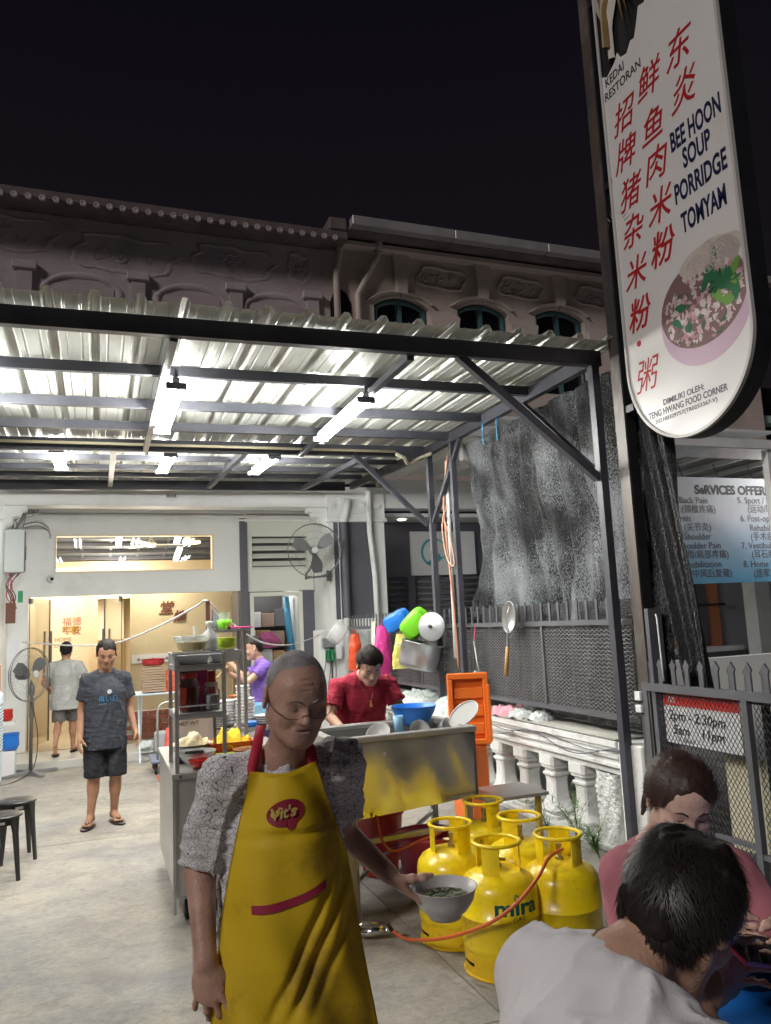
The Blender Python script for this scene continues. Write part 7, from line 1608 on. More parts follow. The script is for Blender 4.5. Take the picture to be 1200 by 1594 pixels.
# items on the rack
def jar(c, r, h, body, fill, fm_, lid, label):
    t = thing('glass_jar', c, label, 'jar')
    MB().lathe([(0, 0), (r, 0), (r * 1.03, .01), (r * 1.03, h * .68), (r * .72, h * .82), (r * .72, h * .9)], c, 24).build('glass', M['jar'], t, smooth=True)
    MB().lathe([(0, .004), (r * .95, .004), (r * .97, .01), (r * .97, h * fill), (0, h * fill)], c, 20).build('contents', fm_, t, smooth=False)
    MB().lathe([(r * .80, h * .86), (r * .80, h), (r * .76, h * 1.01), (0, h * 1.01)], c, 24).build('lid', lid, t, smooth=False)
jar((.545, 5.16, 1.207), .062, .24, None, .62, M['jarred'], M['redd'], 'glass jar of dark chilli paste with a red lid on the rack shelf')
jar((.685, 5.18, 1.207), .052, .17, None, .55, mat('white_powder', (.70, .70, .66), .8), M['milk'], 'glass jar of white salt on the middle shelf beside the chilli jar')
box('dark_tin', .50, .60, 5.28, 5.38, 1.207, 1.45, mat('dark_tin', (.03, .025, .02), .4), None, label='dark tin behind the chilli jar on the rack shelf', cat='tin')
MB().box(.60, .68, 5.34, 5.40, 1.207, 1.46).build('snack_packet', M['magenta'], None, label='magenta and red snack packet behind the salt jar on the rack', cat='packet'); MB().box(.685, .73, 5.33, 5.40, 1.207, 1.44).build('snack_packet', M['red'], None, label='red packet beside the magenta packet on the rack', cat='packet')
def tray(c, w, d, h, m, label, name='tray', cat='tray'):
    mb = MB(); x, y, z = c; o = .02
    outer = [(x - w / 2 + o, y - d / 2 + o, z), (x + w / 2 - o, y - d / 2 + o, z), (x + w / 2 - o, y + d / 2 - o, z), (x - w / 2 + o, y + d / 2 - o, z), (x - w / 2, y - d / 2, z + h), (x + w / 2, y - d / 2, z + h), (x + w / 2, y + d / 2, z + h), (x - w / 2, y + d / 2, z + h)]
    t = .006; inn = [(px + (t if px < x else -t), py + (t if py < y else -t), pz + (t if k < 4 else 0)) for k, (px, py, pz) in enumerate(outer)]
    fs = [(3, 2, 1, 0)] + [(i, (i + 1) % 4, 4 + (i + 1) % 4, 4 + i) for i in range(4)] + [(8, 9, 10, 11)] + [(8 + (i + 1) % 4, 8 + i, 12 + i, 12 + (i + 1) % 4) for i in range(4)] + [(4 + i, 4 + (i + 1) % 4, 12 + (i + 1) % 4, 12 + i) for i in range(4)]
    return mb.add(outer + inn, fs).build(name, m, None, label=label, cat=cat)
tray((.55, 5.22, 1.503), .24, .30, .075, M['alu'], 'left steel tray on top of the shelf rack'); tray((.77, 5.24, 1.503), .20, .28, .075, M['alu'], 'right steel tray on top of the shelf rack')
bowl('plastic_bowl', (.565, 5.20, 1.58), .115, .10, M['milk'], 'large translucent plastic bowl of batter on top of the rack trays')
MB().lathe([(0, 0), (.085, 0), (.10, .05), (0, .052)], (.565, 5.20, 1.592), 20).build('batter', mat('yellow_batter', (.72, .62, .32), .5), None, smooth=False, label='pale yellow batter filling the translucent bowl on the rack', cat='batter')
MB().lathe([(0, 0), (.05, 0), (.055, .02), (.052, .10), (.018, .135), (.018, .16), (.026, .165), (.026, .19), (0, .192)], (.70, 5.35, 1.58), 18).build('jug', M['china'], None, smooth=True, label='white plastic bottle standing behind the translucent bowl on the rack', cat='bottle')
MB().tube([(.60, 5.30, 1.66), (.60, 5.33, 1.74)], .012, 8).build('ladle_handle', M['china'], None, label='white spoon handle sticking out behind the translucent bowl', cat='spoon')
bowl('lime_basket', (.82, 5.45, 1.58), .075, .075, M['lime'], 'small lime green plastic basket at the right end of the rack top', 'basket', foot=.7)
MB().lathe([(0, 0), (.045, 0), (.06, .07), (.05, .07), (0, .01)], (.90, 6.02, 1.714), 18).build('green_rim_tub', M['green'], None, smooth=True, label='small green rimmed tub on the high rear shelf', cat='tub'); MB().lathe([(0, 0), (.038, 0), (.046, .05), (0, .05)], (.90, 6.02, 1.786), 16).build('clear_cup', M['milk'], None, label='clear cup stacked in the green rimmed tub', cat='cup')
MB().box(.94, 1.10, 5.92, 6.12, 1.714, 1.728, bev=.004).build('pink_tray', M['magenta'], None, label='flat pink tray at the end of the high rear shelf', cat='tray'); 
MB().add([(.82, 6.15, 1.713), (.95, 6.10, 1.713), (.83, 6.05, 1.713), (.82, 6.12, 1.88)], [(0, 1, 2), (0, 3, 1), (1, 3, 2), (2, 3, 0)]).build('folded_umbrella_cloth', M['slate'], None, label='dark grey folded cloth leaning on the brown post of the high shelf', cat='cloth')
# things on the counter
def heap(name, c, r, h, m, label, cat, seed=1, amp=.02, kind=None):
    def fn(u, v):
        a = u * 2 * PI; rr = math.cos(v * PI / 2); zz = math.sin(v * PI / 2); k = float(nz(np.array([[rr * math.cos(a) * r, rr * math.sin(a) * r, zz * h]], np.float32), 60, seed, 2)[0])
        return (c[0] + r * rr * math.cos(a) * (1 + amp * 3 * k), c[1] + r * rr * math.sin(a) * (1 + amp * 3 * k), c[2] + h * zz + amp * k)
    return MB().grid(fn, 28, 12, wrap=True).build(name, m, None, smooth=True, label=label, cat=cat)
bowl('noodle_bowl', (.60, 5.62, .856), .14, .09, M['china'], 'white bowl under a heap of noodles on the cart counter'); heap('noodle_heap', (.60, 5.62, .93), .115, .08, M['mush'], 'heap of pale dried noodles in the white bowl on the cart', 'noodles', 3)
tray((.86, 5.60, .856), .30, .26, .09, M['red'], 'red plastic basket holding yellow cloths on the cart counter', 'red_basket', 'basket'); heap('yellow_cloth', (.86, 5.60, .90), .125, .10, M['yellow'], 'crumpled yellow cloth in the red basket', 'cloth', 6, .035)
tray((.87, 5.38, .857), .26, .16, .03, M['lime'], 'shallow yellow green tray in front of the red basket', 'lime_tray')
bowl('clay_bowl', (.93, 5.27, .857), .10, .07, M['clay'], 'brown clay bowl with a spoon on the cart counter'); bowl('sieve_bowl', (.60, 5.28, .857), .12, .085, M['milk'], 'translucent mixing bowl at the front of the cart counter')
bowl('red_bowl', (.60, 5.12, .857), .075, .055, M['red'], 'small red plastic sieve bowl at the front edge of the cart'); bowl('red_bowl', (.76, 5.16, .857), .07, .05, M['red'], 'second red plastic bowl right of the sieve bowl')
box('black_pan', .48, .66, 5.36, 5.50, .857, .93, M['blackp'], None, bev=.01, label='black pan between the rack posts on the cart counter', cat='pan')
box('printed_carton', .50, .80, 5.95, 6.05, .857, 1.12, mat('pale_carton', (.58, .52, .48), .8), None, label='pale printed carton standing behind the noodles', cat='carton')
text('1  Ll.ID.\n  NET WT', (.52, 5.948, 1.07), .04, M['ink'], next(o for o in COL.objects if o.name == 'printed_carton'), name='lettering')
def stack(name, x, y, z, r, n, dz, m, label, h=.05):
    t = thing(name, (x, y, z), label, 'bowls')
    b0 = MB().lathe([(0, .004), (r * .5, 0), (r * .55, 0), (r * .9, h * .7), (r, h), (r * .97, h), (r * .8, h * .6), (0, h * .3)], n=22)
    me0 = None
    for i in range(n):
        if me0 is None: o = b0.build('bowl', m, t, local=True, smooth=True); me0 = o.data
        else: o = bpy.data.objects.new('bowl', me0); COL.objects.link(o); o.parent = t
        o.location = (random.uniform(-.003, .003), random.uniform(-.003, .003), i * dz)
tbl = thing('prep_table', (1.2, 6.9, 0), 'steel preparation table behind the cart carrying stacks of white bowls', 'table')
box('tabletop', .80, 1.75, 6.45, 7.35, .88, .91, M['steel'], tbl)
for x in (.84, 1.71):
    for y in (6.5, 7.3): MB().beam((x, y, 0), (x, y, .88), .035, .035).build('leg', M['steeld'], tbl)
box('low_shelf', .84, 1.71, 6.5, 7.3, .30, .32, M['steel'], tbl)
stack('bowl_stack', 1.00, 6.62, .911, .075, 8, .024, M['china'], 'left stack of white bowls on the preparation table'); stack('bowl_stack', 1.14, 6.60, .911, .088, 8, .025, M['china'], 'taller middle stack of wide white bowls with a printed rim'); stack('plate_stack', .92, 6.58, .911, .095, 6, .018, M['china'], 'low stack of white plates behind the yellow cloth', .02)
stack('bowl_stack', 1.13, 6.60, 1.118, .062, 4, .024, M['china'], 'small white bowls stacked on top of the middle stack'); stack('plate_stack', 1.30, 6.62, .911, .095, 4, .018, M['china'], 'short stack of white plates at the right of the bowl stacks', .02)
box('blue_cloth', 1.12, 1.22, 6.46, 6.50, .911, .96, M['blue'], None, bev=.01, label='bright blue folded cloth in front of the plate stack', cat='cloth')
tray((1.60, 8.05, .80), .34, .3, .14, M['bluel'], 'light blue plastic crate at the waist of the man in the purple polo', 'blue_crate', 'crate')
wk = thing('side_bench', (1.45, 8.2, 0), 'steel bench with pots in front of the man in the purple polo', 'bench')
box('bench_top', 1.0, 1.80, 7.75, 8.45, .77, .80, M['steel'], wk)
for x in (1.04, 1.76):
    for y in (7.8, 8.4): MB().beam((x, y, 0), (x, y, .77), .035, .035).build('leg', M['steeld'], wk)
bowl('clay_pot', (1.32, 7.95, .95), .105, .10, M['clay'], 'orange brown clay pot on the bench by the man in the purple polo', 'pot'); MB().lathe([(0, 0), (.11, 0), (.11, .146), (0, .146)], (1.32, 7.95, .801), 20).build('burner', M['blackp'], None, label='black burner under the clay pot', cat='burner')
MB().tube([(1.32, 7.95, 1.0), (1.42, 7.98, 1.24)], .006, 6).build('chopstick_tool', M['wood'], None, label='long wooden stick standing in the clay pot', cat='stick')

# --- left rear: table with egg trays, trolley, cone, fans, cooler
ft = thing('folding_table', (.80, 11.3, .1), 'pale blue folding table carrying egg trays in front of the glass', 'table')
FZ = .90
box('tabletop', .46, 1.15, 11.02, 11.60, FZ - .025, FZ, M['lightp'], ft, bev=.006)
for x in (.52, 1.08): MB().beam((x, 11.06, .0), (x, 11.55, FZ - .03), .022, .022).build('leg', M['lightp'], ft); MB().beam((x + .025, 11.55, .1), (x + .025, 11.06, FZ - .03), .022, .022).build('leg', M['lightp'], ft)
et = thing('egg_tray_stack', (.70, 11.2, FZ), 'stack of brown pulp egg trays on the folding table under the red basin', 'egg trays')
me0 = None
for i in range(10):
    mb = MB()
    if me0 is None:
        mb.grid(lambda u, v: (-.15 + .30 * u, -.15 + .30 * v, .022 * (math.sin(u * PI * 12) * math.sin(v * PI * 12))), 37, 37); mb.box(-.155, .155, -.155, -.148, -.012, .012)
        o = mb.build('tray', M['egg'], et, local=True); me0 = o.data
    else: o = bpy.data.objects.new('tray', me0); COL.objects.link(o); o.parent = et
    o.location = (random.uniform(-.008, .008), random.uniform(-.008, .008), .03 + i * .033); o.rotation_euler.z = random.uniform(-.05, .05)
bowl('red_basin', (.70, 11.2, FZ + .36), .16, .09, M['redd'], 'dark red plastic basin on top of the egg trays', 'basin', foot=.7)
def bag(name, c, w, d, h, m, label, seed=1, tilt=0, handles=True, cat='bag', sag=.5):
    x, y, z = c; t = thing(name, (x, y, z - h), label, cat)
    def fn(u, v):
        a = u * 2 * PI; ww = w / 2 * (.35 + .65 * math.sin(PI * min(1, .12 + v * sag + .0)) ) ; dd = d / 2 * (.3 + .7 * math.sin(PI * min(.92, v + .05)))
        k = float(nz(np.array([[math.cos(a), math.sin(a), v * 3]], np.float32), 3.2, seed, 3)[0])
        return (x + ww * math.cos(a) * (1 + .12 * k) + tilt * v, y + dd * math.sin(a) * (1 + .25 * k), z - h * v)
    MB().grid(fn, 30, 20, wrap=True).build('bag_body', m, t, smooth=True)
    if handles: MB().tube([(x - w * .12, y, z - .01), (x - w * .05, y, z + .06), (x + w * .05, y, z + .06), (x + w * .12, y, z - .01)], .006, 6).build('handle', m, t, smooth=True)
bag('red_carrier_bag', (.93, 11.15, 1.20), .26, .12, .30, M['redbag'], 'bright orange red carrier bag beside the egg trays', 4)
tr = thing('platform_trolley', (.75, 10.2, 0), 'grey blue platform trolley with a steel push handle beside the orange cone', 'trolley')
box('deck', .60, 1.05, 10.05, 10.65, .13, .17, mat('slate_blue_deck', (.16, .20, .28), .5), tr, bev=.015)
for x in (.66, .98):
    for y in (10.12, 10.55): MB().lathe([(0, -.014), (.05, -.014), (.055, 0), (.05, .014), (0, .014)], n=16, mx=Matrix.Rotation(PI / 2, 3, 'Y'), c=(x, y, .055)).build('wheel', M['darkrub'], tr); box('caster', x - .02, x + .02, y - .02, y + .02, .06, .13, M['blackm'], tr)
MB().tube([(.68, 10.1, .17), (.68, 10.1, .74), (.71, 10.1, .82), (.78, 10.1, .85), (1.0, 10.1, .85), (1.03, 10.1, .80), (1.03, 10.1, .17)], .014, 8).build('push_handle', M['steel'], tr, smooth=True)
cn_ = thing('traffic_cone', (.85, 9.7, 0), 'orange traffic cone wrapped in a torn red bag beside the cart', 'cone')
box('cone_base', .66, 1.0, 9.53, 9.87, 0, .035, M['cone'], cn_, bev=.012); MB().lathe([(.125, .035), (.105, .10), (.03, .46), (.022, .47), (0, .47)], (.83, 9.7, 0), 24).build('cone_body', M['cone'], cn_, smooth=True)
bag('torn_red_bag', (.80, 9.62, .60), .17, .12, .40, mat('torn_red_plastic', (.75, .12, .10), .4, bump=1, bscale=25, bdist=.03), 'torn red net bag pulled over the orange traffic cone', 9, sag=.6, handles=False)
box('grey_box', .72, .98, 11.20, 11.42, .10, .36, mat('grey_pail', (.40, .42, .44), .5), None, bev=.02, label='grey plastic tub on the step under the folding table', cat='tub')
bag('white_sack', (.62, 11.32, .26), .22, .16, .16, M['whitebag'], 'grey white sack on the step beside the folding table leg', 12, handles=False)
def cage_fan(c, R, name, label, front, wall=False, pole=None):
    t = thing(name, c if pole is None else (c[0], c[1], pole), label, 'fan'); c = Vector(c); B = basis(front, (0, 0, 1)); P = lambda x, y, z: c + B @ V(x, y, z)
    for r_, y_ in ((R, 0), (R * .99, -.03)): MB().tube([P(r_ * math.cos(a), y_, r_ * math.sin(a)) for a in [i * PI / 28 for i in range(56)]], .006, 6, closed=True).build('cage_ring', M['fan'], t, smooth=True)
    mb = MB()
    for s_ in (1, -1):
        for k in range(44):
            a = 2 * PI * k / 44 + (.07 if s_ < 0 else 0); a2 = a + .35 * s_
            mb.tube([P(.05 * math.cos(a), .085 * s_, .05 * math.sin(a)), P(R * .6 * math.cos((a + a2) / 2), .08 * s_, R * .6 * math.sin((a + a2) / 2)), P(R * math.cos(a2), 0, R * math.sin(a2))], .0011, 3, cap=False)
        for rr in (.45, .72): mb.tube([P(R * rr * math.cos(a), .081 * s_, R * rr * math.sin(a)) for a in [i * PI / 20 for i in range(40)]], .0012, 3, closed=True)
    mb.build('wire_cage', M['fan'], t)
    for k in range(3):
        a = k * 2 * PI / 3 + .4
        mb = MB(); vs = []
        for i in range(7):
            r_ = .06 + (R * .86 - .06) * i / 6; w = .35 + .25 * math.sin(PI * i / 6)
            for s_ in (-1, 1):
                aa = a + s_ * w * .9 * (.6 + .4 * (1 - i / 6)); vs.append(P(r_ * math.cos(aa), .02 * s_ + .0, r_ * math.sin(aa)))
        mb.add(vs, [(2 * i, 2 * i + 1, 2 * i + 3, 2 * i + 2) for i in range(6)]).build('blade', mat('fan_blade', (.14, .145, .15), .4, .3), t, smooth=True)
    Q = Matrix((B.col[0], B.col[2], B.col[1])).transposed()
    MB().lathe([(0, .10), (.035, .10), (.05, .09), (.05, .075), (0, .07)], c, 16, mx=Q).build('badge', mat('badge', (.5, .5, .5), .4), t)
    MB().lathe([(.0, -.22), (.05, -.21), (.068, -.17), (.068, -.09), (.05, -.05), (0, -.05)], c, 18, mx=Q).build('motor', M['fan'], t, smooth=True)
    return t, P
t, P = cage_fan((2.985, 11.02, 2.80), .395, 'wall_fan', 'grey wall fan with a wire cage beside the louvre window', (-.15, -1, -.05))
MB().tube([P(0, -.14, -.05), P(0.02, -.14, -.20), P(.06, -.20, -.28), P(.10, -.33, -.34), P(.10, -.36, -.42)], .018, 8).build('wall_arm', M['fan'], t, smooth=True); MB().tube([P(0, -.12, -.05), P(.01, -.10, -.5), P(.0, -.12, -.62)], .004, 5).build('cord', M['blackp'], t)
MB().box(3.26, 3.33, 11.35, 11.399, 2.36, 2.52).build('wall_plate', M['fan'], t); MB().beam(P(.10, -.36, -.40), (3.30, 11.37, 2.44), .03, .03).build('wall_arm', M['fan'], t)
t, P = cage_fan((-.815, 11.0, 1.25), .335, 'standing_fan', 'grey standing fan with a wire cage on a cross foot by the left wall', (.75, -.6, 0), pole=0)
MB().tube([(-.80, 11.05, .05), (-.80, 11.05, .9), (-.81, 11.03, 1.12)], [.022, .020, .018], 10).build('stand_pole', M['fan'], t, smooth=True); MB().tube([(-.80, 11.05, .70), (-.80, 11.05, .95)], .028, 10).build('height_collar', M['fan'], t)
for a in (.5, 2.07, 3.64, 5.2): MB().beam((-.80, 11.05, .045), (-.80 + .34 * math.cos(a), 11.05 + .34 * math.sin(a), .02), .05, .03).build('foot', M['greyp'], t)
MB().tube(smooth_path([(-.80, 11.02, .9), (-.72, 10.98, .5), (-.76, 10.95, .1), (-.95, 10.6, .006), (-1.2, 10.4, .006)]), .006, 6).build('fan_cord', M['blackp'], t, smooth=True)
# evaporative cooler at the left edge
ac = thing('air_cooler', (-1.2, 8.6, 0), 'tall pale blue grey air cooler cut off by the left picture edge', 'air cooler')
MB().box(-1.55, -.905, 8.3, 8.9, .28, 1.20, bev=.04).build('cooler_body', M['lightp'], ac); MB().box(-1.52, -.915, 8.32, 8.88, .02, .278, bev=.03).build('tank', M['lightp'], ac); MB().box(-.899, -.897, 8.40, 8.80, .62, 1.08).build('grille_panel', M['greyp'], ac)
MB().box(-1.45, -.97, 8.295, 8.299, .60, 1.10).build('grille_panel', M['greyp'], ac)
for i in range(14): MB().beam((-.893, 8.42, .65 + i * .031), (-.893, 8.78, .65 + i * .031), .006, .012).build('grille_slat', M['lightp'], ac)
box('cardboard_box', -1.40, -.93, 8.4, 8.85, 1.20, 1.45, M['card'], None, bev=.003, label='brown cardboard box on top of the air cooler at the left edge', cat='box')
bowl('blue_pail', (-1.05, 11.15, .32), .11, .20, M['blue'], 'blue plastic pail hanging low on the left wall behind the fan pole', 'pail', foot=.75); bowl('red_pail', (-1.10, 11.15, .68), .08, .14, M['red'], 'small red pail on the left wall above the blue pail', 'pail', foot=.75)
box('white_box', -1.22, -.98, 11.05, 11.25, .0, .31, M['signpaper'], None, bev=.01, label='white box with dark print under the blue pail', cat='box'); box('wall_shelf', -1.24, -1.0, 11.08, 11.24, .64, .67, M['white'], None, label='narrow white shelf under the red pail', cat='shelf')
MB().lathe([(0, 0), (.07, 0), (.09, .06), (0, .062)], (-.98, 8.05, .0), 16).build('red_dish', M['red'], None, smooth=True, label='red plastic dish on the floor behind the black stools', cat='dish')
# electrical box, cables, camera
eb = thing('electrical_box', (-1.1, 11.35, 2.5), 'grey white electrical box with tangled cables on the left wall', 'electrical box')
box('cabinet', -1.235, -.985, 11.78, 12.0, 2.62, 3.22, mat('grey_white_box', (.66, .70, .70), .45), eb, bev=.006); box('door_edge', -.984, -.978, 11.80, 11.98, 2.64, 3.20, M['slate'], eb); box('handle', -.977, -.970, 11.93, 11.96, 2.80, 3.0, M['blackp'], eb)
rs = random.Random(3)
for i in range(9):
    x = -1.2 + rs.random() * .2; p0 = (x, 11.85, 3.22); MB().tube(smooth_path([p0, (x + rs.uniform(-.05, .15), 11.8, 3.32 + rs.random() * .1), (x + rs.uniform(0, .25), 11.9, 3.42 + rs.random() * .1), (-1.0 + rs.random() * .25, 12.1, 3.5)]), .007, 5).build('cable', rs.choice([M['blackp'], M['wire'], M['greyp']]), eb, smooth=True)
for i in range(4): MB().tube(smooth_path([(-1.0, 11.9, 3.25 + i * .025), (-.85, 12.2, 3.32 + i * .03), (-.72, 12.39, 3.28 + i * .02), (-.68, 12.395, 3.16 + i * .02)]), .010, 6).build('cable', M['wire'] if i % 2 else M['greyp'], eb, smooth=True)
for i in range(7): MB().tube(smooth_path([(-1.18 + i * .025, 11.86, 2.62), (-1.15 + rs.uniform(-.06, .06), 11.82, 2.45), (-1.14 + rs.uniform(-.06, .06), 11.8, 2.28), (-1.12 + rs.uniform(-.05, .05), 11.86, 2.12)]), .007, 5).build('cable', rs.choice([M['blackp'], M['redd'], M['greyp']]), eb, smooth=True)
box('green_connector', -1.05, -.99, 11.78, 11.84, 2.20, 2.36, mat('green_enamel', (.03, .30, .12), .4), eb); box('brown_block', -1.2, -1.08, 11.78, 11.84, 1.92, 2.20, mat('brown_bakelite', (.16, .06, .04), .5), eb)
box('wall_notice', -1.16, -1.02, 11.77, 11.776, 1.30, 1.70, M['signpaper'], None, label='white paper notice on the left wall below the cables', cat='notice')
cc = thing('security_camera', (-.66, 12.33, 2.55), 'small white dome camera on the wall over the glass doors', 'camera'); MB().lathe([(0, .05), (.05, .04), (.06, 0), (.06, -.03)], (-.66, 12.37, 2.56), 18, mx=Matrix.Rotation(PI / 2, 3, 'X')).build('dome', M['white'], cc, smooth=True); MB().lathe([(0, .062), (.02, .058), (.026, .045)], (-.65, 12.36, 2.55), 12, mx=Matrix.Rotation(PI / 2, 3, 'X')).build('lens', M['blackp'], cc, smooth=True)
# drain pipes and socket on the right pillar
dp = MB(); dp.tube([(3.62, 11.30, 3.62), (3.58, 11.31, 3.40), (3.545, 11.32, 3.28), (3.545, 11.32, 1.0)], .055, 12); dp.build('drain_pipe', M['white'], None, smooth=True, label='thick white drain pipe with a dark painted middle on the right pillar', cat='pipe')
o_ = MB().tube([(3.545, 11.32, 3.26), (3.545, 11.32, 1.79)], .0575, 12, cap=False).build('dark_sleeve', M['slate'], None, smooth=True, label='dark grey painted stretch of the thick drain pipe', cat='pipe sleeve')
MB().tube([(3.96, 11.30, 3.75), (3.96, 11.30, 3.1), (4.02, 11.31, 2.4), (4.04, 11.32, 1.0)], .042, 12).build('thin_drain_pipe', M['white'], None, smooth=True, label='slimmer white pipe right of the thick drain pipe', cat='pipe')
MB().tube([(3.47, 11.36, 3.4), (3.47, 11.36, 1.2)], .008, 6).build('wire_conduit', M['wire'], None, label='thin wire running down beside the thick drain pipe', cat='wire')
so_ = thing('socket', (3.25, 11.33, 1.35), 'dark socket box with green sockets and plugs on the right pillar', 'socket'); box('socket_box', 3.14, 3.33, 11.30, 11.368, 1.36, 1.50, M['greyp'], so_, bev=.01)
for x in (3.21, 3.29): box('green_socket', x - .03, x + .03, 11.285, 11.34, 1.16, 1.33, MATS['green_enamel'], so_, bev=.008)
box('pillar_side', 3.10, 3.279, 11.36, 11.7, 0.1, 1.62, M['white'], cl, bev=.01)
box('extension_board', 3.35, 3.44, 11.30, 11.36, 1.18, 1.40, M['signpaper'], so_, bev=.01); 
for i in range(3): MB().tube(smooth_path([(3.20 + i * .04, 11.29, 1.36), (3.16 + i * .08, 11.26, 1.1), (3.1 + i * .1, 11.28, .8), (3.16, 11.3, .5)]), .006, 5).build('cord', M['blackp'], so_, smooth=True)
# the white cable strung across
cb_ = smooth_path([(-.95, 11.4, 1.66), (-.3, 10.0, 1.60), (.15, 8.4, 1.62), (.48, 7.0, 1.76), (.72, 6.3, 1.90), (.80, 6.2, 1.935), (1.0, 6.6, 1.80), (1.6, 8.2, 1.56), (2.3, 9.9, 1.47), (2.9, 11.0, 1.52), (3.2, 11.33, 1.60)], 6)
MB().tube(cb_, .0085, 6).build('white_cable', M['wire'], None, smooth=True, label='white cable strung from the left wall over the cart post to the pillar', cat='cable')
# boxes in the store room
rs = random.Random(8); k = 0
cols = [M['card'], M['signpaper'], mat('faded_carton', (.35, .25, .2), .8), M['darkwall'], M['card']]
for j in range(6):
    x = 2.36; kk = -1
    while x < 3.0:
        w = rs.uniform(.14, .26); h = .30
        k += 1; kk += 1
        if x + w > 3.07: break
        box('stored_carton', x, x + w - .01, 13.2, 13.6, .11 + j * .32, .11 + j * .32 + rs.uniform(.22, .30), rs.choice(cols), None, bev=.005, label=['lowest row', 'second row', 'third row', 'fourth row', 'fifth row', 'top row'][j] + ' carton in the dark store room, ' + ['left one', 'second one', 'third one', 'fourth one'][min(3, kk)], cat='carton', group='cartons piled in the store room'); x += w
MB().lathe([(0, 0), (.11, 0), (.11, .34), (.10, .36), (0, .36)], (2.92, 12.95, .83), 20).build('steel_urn', M['alu'], None, smooth=True, label='steel urn on the stool inside the store room doorway', cat='urn'); MB().lathe([(0, 0), (.10, 0), (.11, .5), (0, .5)], (2.62, 12.9, .63), 18).build('blue_drum', mat('blue_drum', (.05, .2, .4), .5), None, smooth=True, label='blue drum inside the store room doorway', cat='drum')
bag('magenta_bundle', (2.66, 13.05, 1.62), .40, .14, .26, mat('dull_magenta', (.40, .08, .22), .6, bump=.8), 'dull magenta bundle on the piled cartons', 21, handles=False); box('store_shelf', 2.40, 3.06, 12.75, 13.15, .58, .62, M['darkwall'], None, label='dark shelf inside the store room doorway', cat='shelf'); box('store_shelf', 2.75, 3.06, 12.80, 13.10, .78, .826, M['darkwall'], None, label='small shelf step carrying the steel urn', cat='shelf')
MB().tube([(2.98, 12.95, 2.2), (3.0, 12.9, 1.7), (3.05, 12.9, 1.3)], [.05, .06, .05], 8).build('blue_sheet', mat('blue_sheet', (.06, .3, .5), .5, bump=.8), None, smooth=True, label='rolled blue plastic sheet hanging at the right of the store room', cat='sheet')
# desk fridge and shelf seen through the glass
box('inner_cabinet', -.02, .42, 13.6, 13.95, .12, 1.62, mat('cabinet_wood', (.50, .30, .10), .5), None, label='glass fronted wooden cabinet seen through the glass door', cat='cabinet'); box('blue_bottle_row', .08, .16, 13.5, 13.56, 1.0, 1.25, M['bluel'], None, label='pale blue bottle in front of the inner cabinet', cat='bottle')
box('counter_shelf', .0, .42, 13.45, 13.6, .12, .99, M['creaml'], None, label='cream counter below the pale blue bottle', cat='counter')
# ---------------------------------------------------------------- hung on the fence rail
XR_ = 3.44
def basin(name, c, w, h, d, rot, m, label, cat='basin', lip=.015):
    mb = MB(); B = Euler(rot).to_matrix(); c = Vector(c); n = 28; vs = []; K = 6
    def rr(a, k): return (abs(math.cos(a)) ** k + abs(math.sin(a)) ** k) ** (-1 / k)
    prof = [(.0, d), (.70, d), (.78, d * .96), (.92, .02), (1.0, 0), (1.0, -.006), (.90, 0), (.74, d * .92), (0, d * .95)]
    for s_, y in prof:
        for i in range(n):
            a = 2 * PI * i / n; k = rr(a, 4.5); vs.append(c + B @ V(w / 2 * s_ * math.cos(a) * k, y, h / 2 * s_ * math.sin(a) * k))
    mb.add(vs, [(j * n + i, j * n + (i + 1) % n, (j + 1) * n + (i + 1) % n, (j + 1) * n + i) for j in range(len(prof) - 1) for i in range(n)])
    return mb.build(name, m, None, smooth=True, label=label, cat=cat)
basin('blue_basin', (3.32, 8.62, 1.715), .34, .22, -.13, (.15, -.45, -.6), M['blue'], 'blue plastic basin hung upside down on the fence spikes')
basin('green_basin', (3.32, 8.05, 1.675), .36, .26, -.14, (.15, -.75, -.6), M['green'], 'bright green plastic basin hung on the fence spikes next to the blue one')
ld = thing('pot_lid', (3.33, 7.64, 1.5), 'round aluminium pot lid hung beside the green basin', 'lid'); Bl = basis((-.72, -.68, .1), (.1, 0, 1))
Ql = Matrix((Bl.col[0], Bl.col[2], Bl.col[1])).transposed(); MB().lathe([(0, .03), (.04, .028), (.11, .012), (.15, .004), (.156, 0), (.15, -.003)], (3.33, 7.64, 1.635), 28, mx=Ql).build('lid_disc', mat('dull_lid', (.42, .43, .44), .45, .6), ld, smooth=True); MB().lathe([(0, .06), (.02, .055), (.02, .03)], (3.33, 7.64, 1.635), 12, mx=Ql).build('lid_knob', M['blackp'], ld)
pt_ = thing('aluminium_pot', (3.2, 8.0, 1.2), 'big dented aluminium pot hung on its side below the green basin', 'pot'); Bp = basis((.35, .45, -.82), (0, .3, 1)); Qp = Matrix.Rotation(0, 3, 'Z')
ax_ = V(.20, -.12, .97).normalized(); u_ = ax_.cross(V(0, 1, 0)).normalized(); v_ = ax_.cross(u_); Qp = Matrix((u_, v_, ax_)).transposed()
MB().lathe([(0, 0), (.19, 0), (.215, .02), (.225, .10), (.225, .27), (.238, .275), (.238, .285), (.22, .285), (.218, .03), (0, .012)], (3.25, 7.88, 1.19), 36, mx=Qp).build('pot_body', M['alu'], pt_, smooth=True)
for s_ in (-1, 1): MB().tube([V(3.25, 7.88, 1.19) + Qp @ V(s_ * .225, -.05, .22), V(3.25, 7.88, 1.19) + Qp @ V(s_ * .275, -.04, .22), V(3.25, 7.88, 1.19) + Qp @ V(s_ * .275, .04, .22), V(3.25, 7.88, 1.19) + Qp @ V(s_ * .225, .05, .22)], .008, 6).build('pot_handle', M['alu'], pt_, smooth=True)
